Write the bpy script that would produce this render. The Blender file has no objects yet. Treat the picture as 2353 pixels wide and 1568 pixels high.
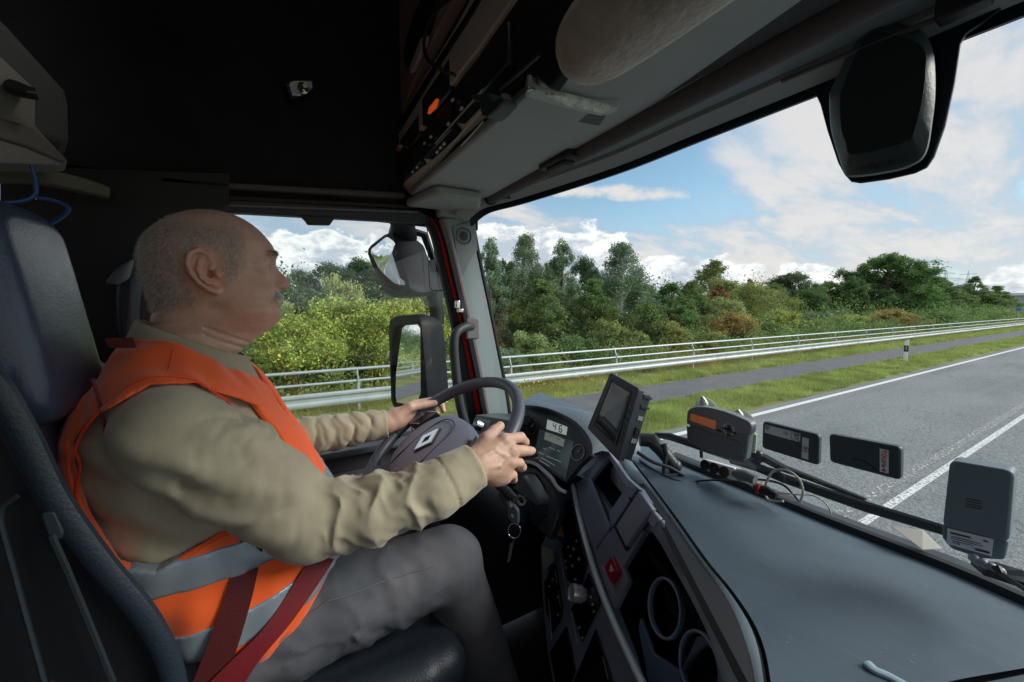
import bpy, bmesh, math, random
import numpy as np
from mathutils import Vector, Matrix
from mathutils.geometry import tessellate_polygon
random.seed(7)
C = bpy.context.scene.collection
SC = bpy.context.scene
# ------------------------------------------------------------------ camera
F, CX, CY = 900.0, 1176.5, 784.0          # focal length and centre, in units of a 2353 px wide picture
PITCH = math.atan(81 / F)
YAW = math.atan(1558 / F * math.cos(PITCH))
_s, _c = math.sin(YAW), math.cos(YAW)
AX = Vector((-_s * math.cos(PITCH), _c * math.cos(PITCH), -math.sin(PITCH)))
RX = Vector((_c, _s, 0))
UX = RX.cross(AX)
cam = bpy.data.cameras.new('camera')
camo = bpy.data.objects.new('camera', cam)
C.objects.link(camo)
camo.matrix_world = Matrix(((RX.x, UX.x, -AX.x, 0), (RX.y, UX.y, -AX.y, 0), (RX.z, UX.z, -AX.z, 0), (0, 0, 0, 1)))
cam.sensor_width = 36
cam.lens = F / 2353 * 36
cam.clip_start = 0.02
cam.clip_end = 6000
SC.camera = camo
SC.view_settings.view_transform = 'Standard'
SC.view_settings.look = 'None'
SC.view_settings.exposure = 0.5
SC.view_settings.gamma = 1
G = -2.65                                  # road level below the eye
SUN_EL, SUN_AZ = math.radians(31), math.radians(36)   # azimuth clockwise from +Y
# ------------------------------------------------------------------ world
def world():
    w = bpy.data.worlds.new('World'); SC.world = w; w.use_nodes = True
    nt = w.node_tree; N = nt.nodes; L = nt.links; N.clear()
    def nd(t, **k):
        n = N.new(t)
        for a, b in k.items(): setattr(n, a, b)
        return n
    def mth(op, a, b=None, c=None, clamp=False):
        n = nd('ShaderNodeMath', operation=op, use_clamp=clamp)
        for i, v in enumerate((a, b, c)):
            if v is None: continue
            if isinstance(v, (int, float)): n.inputs[i].default_value = v
            else: L.new(v, n.inputs[i])
        return n.outputs[0]
    def sstep(v, lo, hi):
        n = nd('ShaderNodeMapRange', interpolation_type='SMOOTHSTEP')
        L.new(v, n.inputs[0])
        for i, x in ((1, lo), (2, hi)):
            if isinstance(x, (int, float)): n.inputs[i].default_value = x
            else: L.new(x, n.inputs[i])
        return n.outputs[0]
    sky = nd('ShaderNodeTexSky', sky_type='NISHITA')
    sky.sun_disc = False; sky.sun_elevation = SUN_EL; sky.sun_rotation = SUN_AZ
    sky.air_density = 1.0; sky.dust_density = 0.6; sky.ozone_density = 1.5
    b1 = nd('ShaderNodeBackground'); b1.inputs[1].default_value = 0.10
    hs = nd('ShaderNodeHueSaturation'); hs.inputs['Saturation'].default_value = 1.0; hs.inputs['Hue'].default_value = .485; hs.inputs['Value'].default_value = 1.25
    L.new(sky.outputs[0], hs.inputs['Color']); L.new(hs.outputs[0], b1.inputs[0])
    tc = nd('ShaderNodeTexCoord')
    sx = nd('ShaderNodeSeparateXYZ'); L.new(tc.outputs['Generated'], sx.inputs[0])
    X, Y, Z = sx.outputs
    az = mth('ARCTAN2', mth('MULTIPLY', X, -1.0), Y)      # 0 ahead, 1.57 to the left
    el = mth('ARCSINE', Z)
    cb = nd('ShaderNodeCombineXYZ'); L.new(az, cb.inputs[0]); L.new(el, cb.inputs[1])
    def noise(scale, det, rough, vec, sxyz=(1, 1, 1), dist=0.0, off=(0, 0, 0)):
        m = nd('ShaderNodeMapping'); m.inputs['Scale'].default_value = sxyz; m.inputs['Location'].default_value = off
        L.new(vec, m.inputs[0])
        n = nd('ShaderNodeTexNoise'); n.inputs['Scale'].default_value = scale
        n.inputs['Detail'].default_value = det; n.inputs['Roughness'].default_value = rough
        n.inputs['Distortion'].default_value = dist
        L.new(m.outputs[0], n.inputs[0]); return n.outputs[0]
    v = cb.outputs[0]
    # cumulus bank low over the trees: its top falls away towards straight ahead
    top = mth('ADD', mth('MULTIPLY', sstep(az, 0.25, 1.02), 0.150), 0.045)
    top = mth('SUBTRACT', top, mth('MULTIPLY', sstep(az, 1.12, 1.35), 0.05))
    nb = noise(7.0, 10, 0.55, v, (1, 1.5, 1), 0.1, (.35, 0, 0))
    lump = mth('ADD', mth('MULTIPLY', mth('SUBTRACT', nb, 0.5), 0.30), top)
    cum = sstep(mth('SUBTRACT', lump, el), -0.003, 0.012)
    nb2 = noise(13.0, 8, 0.6, v, (1, 1.8, 1), 0.0, (2.2, 1, 0))
    cumcol = nd('ShaderNodeMixRGB'); cumcol.inputs[1].default_value = (.50, .55, .63, 1); cumcol.inputs[2].default_value = (.95, .94, .93, 1)
    depth = mth('SUBTRACT', lump, el)
    L.new(sstep(mth('SUBTRACT', nb2, mth('MULTIPLY', depth, 2.2)), 0.28, 0.48), cumcol.inputs[0])
    # sheets and wisps higher up
    dn = mth('ADD', Z, 0.22)
    cb2 = nd('ShaderNodeCombineXYZ'); L.new(mth('DIVIDE', X, dn), cb2.inputs[0]); L.new(mth('DIVIDE', Y, dn), cb2.inputs[1])
    n1 = noise(1.15, 7, 0.58, cb2.outputs[0], (1.0, 0.6, 1), 0.35, (1.3, 4.1, 0))
    n2 = noise(4.5, 7, 0.6, cb2.outputs[0], (1, .35, 1), 0.5)
    hi = mth('ADD', mth('MULTIPLY', n1, 0.72), mth('MULTIPLY', n2, 0.28))
    # a blue gap in the middle, cloudier to the left and ahead
    d1 = mth('SUBTRACT', az, 0.74); d2 = mth('SUBTRACT', el, 0.40)
    gap = mth('EXPONENT', mth('MULTIPLY', mth('ADD', mth('MULTIPLY', mth('MULTIPLY', d1, d1), 9.0), mth('MULTIPLY', mth('MULTIPLY', d2, d2), 30.0)), -1.0))
    bias = mth('SUBTRACT', mth('ADD', mth('MULTIPLY', sstep(az, 1.0, 1.5), 0.26), 0.10), mth('MULTIPLY', gap, 0.20))
    him = sstep(mth('ADD', hi, bias), 0.42, 0.62)
    him = mth('MULTIPLY', him, 0.92)
    # one long flat cloud above the bank
    d3 = mth('SUBTRACT', az, 0.83); d4 = mth('SUBTRACT', el, mth('ADD', mth('MULTIPLY', d3, 0.10), 0.268))
    lf = mth('SUBTRACT', 1.0, mth('ADD', mth('MULTIPLY', mth('MULTIPLY', d3, d3), 17.0), mth('MULTIPLY', mth('MULTIPLY', d4, d4), 2300.0)))
    lf = sstep(mth('ADD', lf, mth('MULTIPLY', mth('SUBTRACT', nb2, 0.5), 3.4)), 0.1, 1.2)
    hcol = nd('ShaderNodeMixRGB'); hcol.inputs[1].default_value = (.42, .53, .67, 1); hcol.inputs[2].default_value = (.80, .75, .74, 1)
    L.new(sstep(hi, 0.44, 0.56), hcol.inputs[0])
    bh = nd('ShaderNodeBackground'); L.new(hcol.outputs[0], bh.inputs[0]); bh.inputs[1].default_value = 0.78
    bl = nd('ShaderNodeBackground'); bl.inputs[0].default_value = (.86, .82, .80, 1); bl.inputs[1].default_value = 0.72
    bc = nd('ShaderNodeBackground'); L.new(cumcol.outputs[0], bc.inputs[0]); bc.inputs[1].default_value = 0.86
    m1 = nd('ShaderNodeMixShader'); L.new(him, m1.inputs[0]); L.new(b1.outputs[0], m1.inputs[1]); L.new(bh.outputs[0], m1.inputs[2])
    m2 = nd('ShaderNodeMixShader'); L.new(lf, m2.inputs[0]); L.new(m1.outputs[0], m2.inputs[1]); L.new(bl.outputs[0], m2.inputs[2])
    m3 = nd('ShaderNodeMixShader'); L.new(cum, m3.inputs[0]); L.new(m2.outputs[0], m3.inputs[1]); L.new(bc.outputs[0], m3.inputs[2])
    o = nd('ShaderNodeOutputWorld'); L.new(m3.outputs[0], o.inputs[0])
world()
sl = bpy.data.lights.new('sun', 'SUN'); sl.energy = 2.6; sl.angle = math.radians(26); sl.color = (1, .95, .87)
so = bpy.data.objects.new('sun', sl); C.objects.link(so)
sd = Vector((math.sin(SUN_AZ) * math.cos(SUN_EL), math.cos(SUN_AZ) * math.cos(SUN_EL), math.sin(SUN_EL)))
so.rotation_euler = sd.to_track_quat('Z', 'Y').to_euler()
# ------------------------------------------------------------------ pixels to points
def ray(x, y): return AX + RX * ((x - CX) / F) - UX * ((y - CY) / F)
def onX(x, y, v): r = ray(x, y); return r * (v / r.x)
def onY(x, y, v): r = ray(x, y); return r * (v / r.y)
def onZ(x, y, v): r = ray(x, y); return r * (v / r.z)
def onD(x, y, d): return ray(x, y) * d
class Plane:
    def __init__(s, p, n): s.p = Vector(p); s.n = Vector(n).normalized()
    def __call__(s, x, y, off=0.0):
        r = ray(x, y); return r * (((s.p + s.n * off).dot(s.n)) / r.dot(s.n))
    def poly(s, pts, off=0.0): return [s(x, y, off) for x, y in pts]
# ------------------------------------------------------------------ materials
def mat(name, col, rough=0.6, metal=0.0, spec=0.5, var=0.0, vscale=8.0, bump=0.0, bscale=200.0, coat=0.0, sss=0.0, sheen=0.0, col2=None, emit=None, stretch=None, det=4):
    m = bpy.data.materials.new(name); m.use_nodes = True
    nt = m.node_tree; N = nt.nodes; L = nt.links; p = N['Principled BSDF']
    p.inputs['Base Color'].default_value = (*col, 1); p.inputs['Roughness'].default_value = rough
    p.inputs['Metallic'].default_value = metal; p.inputs['Specular IOR Level'].default_value = spec
    if coat: p.inputs['Coat Weight'].default_value = coat; p.inputs['Coat Roughness'].default_value = .1
    if sss:
        p.inputs['Subsurface Weight'].default_value = sss; p.inputs['Subsurface Radius'].default_value = (1, .35, .2); p.inputs['Subsurface Scale'].default_value = .008
    if sheen: p.inputs['Sheen Weight'].default_value = sheen
    if emit: p.inputs['Emission Color'].default_value = (*emit[0], 1); p.inputs['Emission Strength'].default_value = emit[1]
    tc = N.new('ShaderNodeTexCoord'); mp = N.new('ShaderNodeMapping'); L.new(tc.outputs['Object'], mp.inputs[0])
    if stretch: mp.inputs['Scale'].default_value = stretch
    if var or col2:
        n = N.new('ShaderNodeTexNoise'); n.inputs['Scale'].default_value = vscale; n.inputs['Detail'].default_value = det; n.inputs['Roughness'].default_value = .6
        L.new(mp.outputs[0], n.inputs[0])
        mr = N.new('ShaderNodeMapRange'); mr.inputs[1].default_value = .32; mr.inputs[2].default_value = .68
        L.new(n.outputs[0], mr.inputs[0])
        mx = N.new('ShaderNodeMixRGB'); L.new(mr.outputs[0], mx.inputs[0])
        c2 = col2 or tuple(min(1, c * (1 + var)) for c in col); c1 = col if col2 else tuple(c * (1 - var) for c in col)
        mx.inputs[1].default_value = (*c1, 1); mx.inputs[2].default_value = (*c2, 1)
        L.new(mx.outputs[0], p.inputs['Base Color'])
        mr2 = N.new('ShaderNodeMapRange'); mr2.inputs[3].default_value = max(0, rough - .08); mr2.inputs[4].default_value = min(1, rough + .08)
        L.new(n.outputs[0], mr2.inputs[0]); L.new(mr2.outputs[0], p.inputs['Roughness'])
    if bump:
        n2 = N.new('ShaderNodeTexNoise'); n2.inputs['Scale'].default_value = bscale; n2.inputs['Detail'].default_value = 3
        L.new(mp.outputs[0], n2.inputs[0])
        b = N.new('ShaderNodeBump'); b.inputs['Strength'].default_value = bump; b.inputs['Distance'].default_value = .02 / max(1, bscale / 30)
        L.new(n2.outputs[0], b.inputs['Height']); L.new(b.outputs[0], p.inputs['Normal'])
    return m
def glass_mat(name, tint=(.93, .96, .95), refl=1.0):
    m = bpy.data.materials.new(name); m.use_nodes = True
    nt = m.node_tree; N = nt.nodes; L = nt.links; N.remove(N['Principled BSDF'])
    t = N.new('ShaderNodeBsdfTransparent'); t.inputs[0].default_value = (*tint, 1)
    g = N.new('ShaderNodeBsdfGlossy'); g.inputs['Roughness'].default_value = .015
    fr = N.new('ShaderNodeLayerWeight'); fr.inputs[0].default_value = .5
    pw = N.new('ShaderNodeMath'); pw.operation = 'POWER'; pw.inputs[1].default_value = 5; L.new(fr.outputs['Facing'], pw.inputs[0])
    ml = N.new('ShaderNodeMath'); ml.operation = 'MULTIPLY_ADD'; ml.inputs[1].default_value = .7 * refl; ml.inputs[2].default_value = .035 * refl; L.new(pw.outputs[0], ml.inputs[0])
    mx = N.new('ShaderNodeMixShader'); L.new(ml.outputs[0], mx.inputs[0]); L.new(t.outputs[0], mx.inputs[1]); L.new(g.outputs[0], mx.inputs[2])
    L.new(mx.outputs[0], N['Material Output'].inputs[0]); return m
BLACK = mat('black_plastic', (.012, .012, .014), .55, bump=.15, bscale=900)
DARK = mat('dark_grey_plastic', (.030, .031, .036), .5, bump=.2, bscale=900, var=.1)
LINING = mat('dark_lining', (.026, .022, .025), .95, spec=.1, bump=.5, bscale=500, var=.35, vscale=2.5)
TRIM = mat('warm_trim', (.10, .085, .085), .6)
CHAR = mat('charcoal_plastic', (.09, .095, .115), .48, bump=.25, bscale=1200, var=.06)
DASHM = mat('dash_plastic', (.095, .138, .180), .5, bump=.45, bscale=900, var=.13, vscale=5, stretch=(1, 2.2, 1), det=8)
HEAD = mat('header_plastic', (.32, .35, .35), .7, bump=.25, bscale=900, var=.05)
HEADD = mat('header_dark_plastic', (.085, .10, .108), .65, bump=.25, bscale=900)
PILLAR = mat('pillar_plastic', (.24, .31, .325), .55, bump=.2, bscale=900)
RUBBER = mat('rubber', (.010, .011, .014), .6)
REDP = mat('red_paint', (.85, .018, .014), .25, coat=.6)
LEATH = mat('leather', (.050, .068, .115), .30, bump=.15, bscale=260, var=.12, vscale=14)
LEATHD = mat('dark_leather', (.022, .030, .042), .42, bump=.3, bscale=260)
FABRIC = mat('seat_fabric', (.13, .12, .18), .9, bump=.6, bscale=500, var=.2, vscale=30)
SILVER = mat('silver_trim', (.62, .65, .68), .32, metal=.85)
CHROME = mat('chrome', (.85, .86, .88), .12, metal=1)
WHEELM = mat('wheel_leather', (.085, .092, .125), .42, bump=.3, bscale=600)
HUBM = mat('hub_plastic', (.27, .29, .385), .5, bump=.35, bscale=900, var=.06)
FLEECE = mat('fleece', (.50, .45, .41), .95, bump=.6, bscale=120, var=.22, vscale=18, sheen=.4)
STEEL = mat('galvanised_steel', (.40, .455, .475), .5, metal=.25, var=.12, vscale=2.5, bump=.05, bscale=40)
GLASS = glass_mat('window_glass')
MIRROR = mat('mirror_glass', (.86, .89, .9), .02, metal=1)
# ------------------------------------------------------------------ mesh helpers
OFF = {}
def woff(o):
    return OFF.get(o.name, Vector((0, 0, 0))) if o else Vector((0, 0, 0))
def make(name, V, Fs, m, parent=None, smooth=30, bevel=0, bseg=2, sub=0, origin=None):
    V = np.asarray(V, dtype=np.float64).reshape(-1, 3)
    if parent is None and origin is None:
        origin = Vector(((V[:, 0].min() + V[:, 0].max()) / 2, (V[:, 1].min() + V[:, 1].max()) / 2, V[:, 2].min()))
    base = woff(parent) if parent else Vector(origin)
    me = bpy.data.meshes.new(name)
    W = V - np.array(base)
    if isinstance(Fs, np.ndarray):
        k = Fs.shape[1]; n = len(Fs)
        me.vertices.add(len(W)); me.vertices.foreach_set('co', W.ravel())
        me.loops.add(n * k); me.loops.foreach_set('vertex_index', Fs.ravel().astype(np.int32))
        me.polygons.add(n); me.polygons.foreach_set('loop_start', np.arange(0, n * k, k, dtype=np.int32))
        me.update(calc_edges=True)
    else:
        me.from_pydata(W.tolist(), [], [tuple(f) for f in Fs])
        bm = bmesh.new(); bm.from_mesh(me); bmesh.ops.remove_doubles(bm, verts=bm.verts, dist=1e-6)
        bmesh.ops.recalc_face_normals(bm, faces=bm.faces); bm.to_mesh(me); bm.free()
    if smooth:
        me.polygons.foreach_set('use_smooth', [True] * len(me.polygons))
        if smooth < 170 and not isinstance(Fs, np.ndarray): me.set_sharp_from_angle(angle=math.radians(smooth))
    if m: me.materials.append(m)
    o = bpy.data.objects.new(name, me); C.objects.link(o)
    if parent: o.parent = parent; OFF[o.name] = base
    else: o.location = base; OFF[o.name] = base
    if bevel:
        b = o.modifiers.new('bevel', 'BEVEL'); b.width = bevel; b.segments = bseg; b.limit_method = 'ANGLE'; b.angle_limit = math.radians(35)
    if sub:
        s = o.modifiers.new('sub', 'SUBSURF'); s.levels = sub; s.render_levels = sub
    return o
def thing(name, label, cat, loc=(0, 0, 0), group=None):
    o = bpy.data.objects.new(name, None); C.objects.link(o); o.location = loc; OFF[o.name] = Vector(loc)
    o.empty_display_size = .05
    o['label'] = label; o['category'] = cat
    if group: o['group'] = group
    return o
def tag(o, label, cat, group=None):
    o['label'] = label; o['category'] = cat
    if group: o['group'] = group
    return o
def kind(o, k): o['kind'] = k; return o
class M:
    def __init__(s): s.v = []; s.f = []
    def add(s, V, Fs):
        n = len(s.v); s.v += [Vector(v) for v in V]; s.f += [tuple(i + n for i in f) for f in Fs]; return s
    def box(s, c, d, R=None):
        P = [Vector((x * d[0] / 2, y * d[1] / 2, z * d[2] / 2)) for x in (-1, 1) for y in (-1, 1) for z in (-1, 1)]
        if R is not None: P = [R @ p for p in P]
        return s.add([Vector(c) + p for p in P], [(0, 1, 3, 2), (4, 6, 7, 5), (0, 4, 5, 1), (2, 3, 7, 6), (0, 2, 6, 4), (1, 5, 7, 3)])
    def tube(s, pts, r, n=10, cap=True, flat=None):
        pts = [Vector(p) for p in pts]; rs = r if isinstance(r, (list, tuple)) else [r] * len(pts)
        rings = []; up = None
        for i, p in enumerate(pts):
            d = (pts[min(i + 1, len(pts) - 1)] - pts[max(i - 1, 0)]).normalized()
            if up is None:
                up = Vector((0, 0, 1)) if abs(d.z) < .9 else Vector((1, 0, 0))
            a = d.cross(up)
            if a.length < 1e-6: a = d.cross(Vector((0, 1, 0)))
            a.normalize(); b = a.cross(d).normalized(); up = b
            fl = flat or 1.0
            rings.append([p + a * math.cos(t) * rs[i] + b * math.sin(t) * rs[i] * fl for t in [2 * math.pi * k / n for k in range(n)]])
        V = [q for R_ in rings for q in R_]; Fs = []
        for i in range(len(rings) - 1):
            for k in range(n):
                Fs.append((i * n + k, i * n + (k + 1) % n, (i + 1) * n + (k + 1) % n, (i + 1) * n + k))
        if cap: Fs.append(tuple(range(n))[::-1]); Fs.append(tuple((len(rings) - 1) * n + k for k in range(n)))
        return s.add(V, Fs)
    def prism(s, P, n, t, holes=()):
        # P: planar loop, extruded by n*t away from its face; holes: loops in the same plane
        P = [Vector(p) for p in P]; n = Vector(n).normalized(); off = n * t
        if not holes:
            k = len(P)
            s.add(P + [p + off for p in P], [tuple(range(k)), tuple(range(2 * k - 1, k - 1, -1))] + [(i, (i + 1) % k, k + (i + 1) % k, k + i) for i in range(k)])
            return s
        loops = [P] + [[Vector(p) for p in h] for h in holes]
        # flatten to 2D
        a = (P[1] - P[0]).normalized(); b = n.cross(a)
        L2 = [[Vector((p.dot(a), p.dot(b), 0)) for p in l] for l in loops]
        tri = tessellate_polygon(L2); allv = [p for l in loops for p in l]; k = len(allv)
        Fs = [tuple(t_) for t_ in tri] + [tuple(i + k for i in t_[::-1]) for t_ in tri]
        o = 0
        for l in loops:
            q = len(l); Fs += [(o + i, o + (i + 1) % q, k + o + (i + 1) % q, k + o + i) for i in range(q)]; o += q
        return s.add(allv + [p + off for p in allv], Fs)
    def loft(s, rings, close=True, cap=True):
        n = len(rings[0]); V = [Vector(p) for R_ in rings for p in R_]; Fs = []
        for i in range(len(rings) - 1):
            for k in range(n if close else n - 1):
                Fs.append((i * n + k, i * n + (k + 1) % n, (i + 1) * n + (k + 1) % n, (i + 1) * n + k))
        if cap and close: Fs.append(tuple(range(n))[::-1]); Fs.append(tuple((len(rings) - 1) * n + k for k in range(n)))
        return s.add(V, Fs)
    def lathe(s, c, axis, prof, n=32):
        axis = Vector(axis).normalized(); q = axis.to_track_quat('Z', 'Y'); c = Vector(c)
        ring = prof[0][0] > .0015 and prof[-1][0] > .0015
        if ring and prof[0] != prof[-1]: prof = list(prof) + [prof[0]]
        rings = [[c + q @ Vector((r * math.cos(2 * math.pi * k / n), r * math.sin(2 * math.pi * k / n), z)) for k in range(n)] for r, z in prof]
        return s.loft(rings, cap=not ring)
    def ball(s, c, r, n=14, sc=(1, 1, 1)):
        prof = [(max(1e-4, r * math.sin(math.pi * i / n)), -r * math.cos(math.pi * i / n)) for i in range(n + 1)]
        rings = [[Vector(c) + Vector((a * math.cos(2 * math.pi * k / (2 * n)) * sc[0], a * math.sin(2 * math.pi * k / (2 * n)) * sc[1], z * sc[2])) for k in range(2 * n)] for a, z in prof]
        return s.loft(rings)
    def done(s, name, m, parent=None, **k): return make(name, s.v, s.f, m, parent, **k)
def spline(pts, n=8):
    """Catmull-Rom through points."""
    pts = [Vector(p) for p in pts]; out = []
    for i in range(len(pts) - 1):
        p0 = pts[max(i - 1, 0)]; p1 = pts[i]; p2 = pts[i + 1]; p3 = pts[min(i + 2, len(pts) - 1)]
        for k in range(n):
            t = k / n
            out.append(.5 * ((2 * p1) + (p2 - p0) * t + (2 * p0 - 5 * p1 + 4 * p2 - p3) * t * t + (3 * p1 - p0 - 3 * p2 + p3) * t ** 3))
    out.append(pts[-1]); return out
def spl2(pts, n=6): return [(p.x, p.y) for p in spline([Vector((a, b, 0)) for a, b in pts], n)]
def rpoly(P, r, n=4):
    """Round the corners of a planar 3-D loop."""
    out = []; k = len(P)
    for i in range(k):
        p = P[i]; a = P[i - 1] - p; b = P[(i + 1) % k] - p; q = min(r, a.length * .45, b.length * .45)
        p0 = p + a.normalized() * q; p1 = p + b.normalized() * q
        for j in range(n + 1):
            t = j / n; out.append(p0 * (1 - t) ** 2 + p * 2 * t * (1 - t) + p1 * t * t)
    return out
def rrect(c, u, v, w, h, r, n=5):
    """Rounded rectangle loop centred at c with axes u, v."""
    P = [c + u * (sx * w / 2) + v * (sy * h / 2) for sx, sy in ((-1, -1), (1, -1), (1, 1), (-1, 1))]
    return rpoly(P, r, n)
def text(name, s, P, u, v, size, m, parent, depth=.0003, align='CENTER'):
    cu = bpy.data.curves.new(name, 'FONT'); cu.body = s; cu.size = size; cu.extrude = depth; cu.align_x = align; cu.align_y = 'CENTER'
    cu.materials.append(m)
    tmp = bpy.data.objects.new(name + '_curve', cu); me = bpy.data.meshes.new_from_object(tmp); bpy.data.objects.remove(tmp)
    o = bpy.data.objects.new(name, me); C.objects.link(o)
    if not me.materials: me.materials.append(m)
    u = Vector(u).normalized(); w = u.cross(Vector(v)).normalized(); v = w.cross(u)
    R = Matrix((u, v, w)).transposed().to_4x4()
    o.parent = parent; o.matrix_basis = Matrix.Translation(Vector(P) - woff(parent)) @ R
    OFF[o.name] = woff(parent)
    return o
# ------------------------------------------------------------------ signed distance surfaces
def A(*v): return np.array(v, dtype=np.float32)
def nrm(P): return np.sqrt((P * P).sum(-1))
def rcone(P, a, b, r1, r2):
    a = np.array(a, np.float32); b = np.array(b, np.float32); ab = b - a
    t = np.clip(((P - a) @ ab) / (ab @ ab), 0, 1)
    return nrm(P - a - t[..., None] * ab) - (r1 + (r2 - r1) * t)
def smin(a, b, k):
    h = np.clip(.5 + .5 * (b - a) / k, 0, 1); return b + (a - b) * h - k * h * (1 - h)
def smax(a, b, k): return -smin(-a, -b, k)
def ellip(P, c, r):
    r = np.array(r, np.float32); q = (P - np.array(c, np.float32)) / r; k0 = nrm(q); k1 = nrm(q / r); return k0 * (k0 - 1) / np.maximum(k1, 1e-6)
def rbox(P, c, h, r):
    q = np.abs(P - np.array(c, np.float32)) - (np.array(h, np.float32) - r)
    return nrm(np.maximum(q, 0)) + np.minimum(q.max(-1), 0) - r
def gau(P, c, s): d = (P - np.array(c, np.float32)) / np.array(s, np.float32); return np.exp(-(d * d).sum(-1))
_rg = np.random.default_rng(3)
_nd = _rg.normal(size=(9, 3)).astype(np.float32); _np = _rg.uniform(0, 6.28, 9).astype(np.float32)
def wob(P, k, seed=0):
    out = 0
    for i in range(5):
        j = (i + seed) % 9; out = out + np.sin((P @ _nd[j]) * k * (1 + .35 * i) + _np[j] + 1.3 * np.sin((P @ _nd[(j + 3) % 9]) * k * .6))
    return out / 5
def poly2d(y, z, V):
    V = np.array(V, np.float32); d = np.full(y.shape, 1e9, np.float32); s = np.ones(y.shape, np.float32)
    for i in range(len(V)):
        a = V[i]; b = V[i - 1]; e = b - a; wy = y - a[0]; wz = z - a[1]
        t = np.clip((wy * e[0] + wz * e[1]) / (e @ e), 0, 1); dy = wy - e[0] * t; dz = wz - e[1] * t
        d = np.minimum(d, dy * dy + dz * dz)
        c1 = z >= a[1]; c2 = z < b[1]; c3 = e[0] * wz > e[1] * wy
        fl = (c1 & c2 & c3) | (~c1 & ~c2 & ~c3); s = np.where(fl, -s, s)
    return s * np.sqrt(d)
def sdf_mesh(fn, lo, hi, h, B=14, marg=1.25):
    lo = np.array(lo, np.float32); hi = np.array(hi, np.float32)
    nb = np.ceil((hi - lo) / (h * B)).astype(int)
    gi = np.stack(np.meshgrid(*[np.arange(k) for k in nb], indexing='ij'), -1).reshape(-1, 3)
    cen = lo + (gi + .5) * (B * h)
    d = np.concatenate([fn(cen[i:i + 200000].astype(np.float32)) for i in range(0, len(cen), 200000)])
    gi = gi[np.abs(d) < B * h * .87 * marg + .004]
    loc = np.stack(np.meshgrid(*[np.arange(B + 1)] * 3, indexing='ij'), -1).astype(np.float32)
    keys = []; pos = []; quads = []
    N1 = np.int64(1 << 20)
    def key(c): return (c[..., 0].astype(np.int64) * N1 + c[..., 1]) * N1 + c[..., 2]
    for s in range(0, len(gi), 48):
        g = gi[s:s + 48]; base = g * B
        P = lo + (base[:, None, None, None, :] + loc) * h
        D = fn(P.reshape(-1, 3).astype(np.float32)).reshape(P.shape[:-1])
        S = D < 0
        c8 = [(i, j, k) for i in (0, 1) for j in (0, 1) for k in (0, 1)]
        sub = lambda T, c: T[:, c[0]:c[0] + B, c[1]:c[1] + B, c[2]:c[2] + B]
        cnt = sum(sub(S, c).astype(np.int8) for c in c8); act = (cnt > 0) & (cnt < 8)
        if not act.any(): continue
        idx = np.argwhere(act); b_, i_, j_, k_ = idx.T
        dv = {c: sub(D, c)[b_, i_, j_, k_] for c in c8}
        acc = np.zeros((len(idx), 3), np.float32); n = np.zeros(len(idx), np.float32)
        for c in c8:
            for ax in range(3):
                if c[ax]: continue
                e = list(c); e[ax] = 1; e = tuple(e); d0, d1 = dv[c], dv[e]; x = (d0 < 0) != (d1 < 0)
                t = np.where(x, d0 / np.where(x, d0 - d1, 1), 0); p = np.tile(np.array(c, np.float32), (len(idx), 1)); p[:, ax] += t
                acc += p * x[:, None]; n += x
        cell = base[b_] + np.stack([i_, j_, k_], -1)
        keys.append(key(cell + 4)); pos.append(lo + (cell + acc / n[:, None]) * h)
        c0 = dv[(0, 0, 0)] < 0
        for ax, e in enumerate([(1, 0, 0), (0, 1, 0), (0, 0, 1)]):
            x = c0 != (dv[e] < 0); a1, a2 = [(1, 2), (2, 0), (0, 1)][ax]
            cc = cell[x] + 4; u = np.zeros(3, int); u[a1] = 1; w = np.zeros(3, int); w[a2] = 1
            q = np.stack([key(cc), key(cc - u), key(cc - u - w), key(cc - w)], -1)
            fl = ~c0[x]; q[fl] = q[fl][:, ::-1]; quads.append(q)
    K = np.concatenate(keys); Pp = np.concatenate(pos); Q = np.concatenate(quads)
    o = np.argsort(K); K = K[o]; Pp = Pp[o]
    ix = np.searchsorted(K, Q).clip(0, len(K) - 1); ok = (K[ix] == Q).all(-1)
    return Pp, ix[ok].astype(np.int32)
def sdf_obj(name, fn, lo, hi, h, m, parent=None, **k):
    V, Q = sdf_mesh(fn, lo, hi, h, **k); return make(name, V, Q, m, parent, smooth=180)
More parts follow.
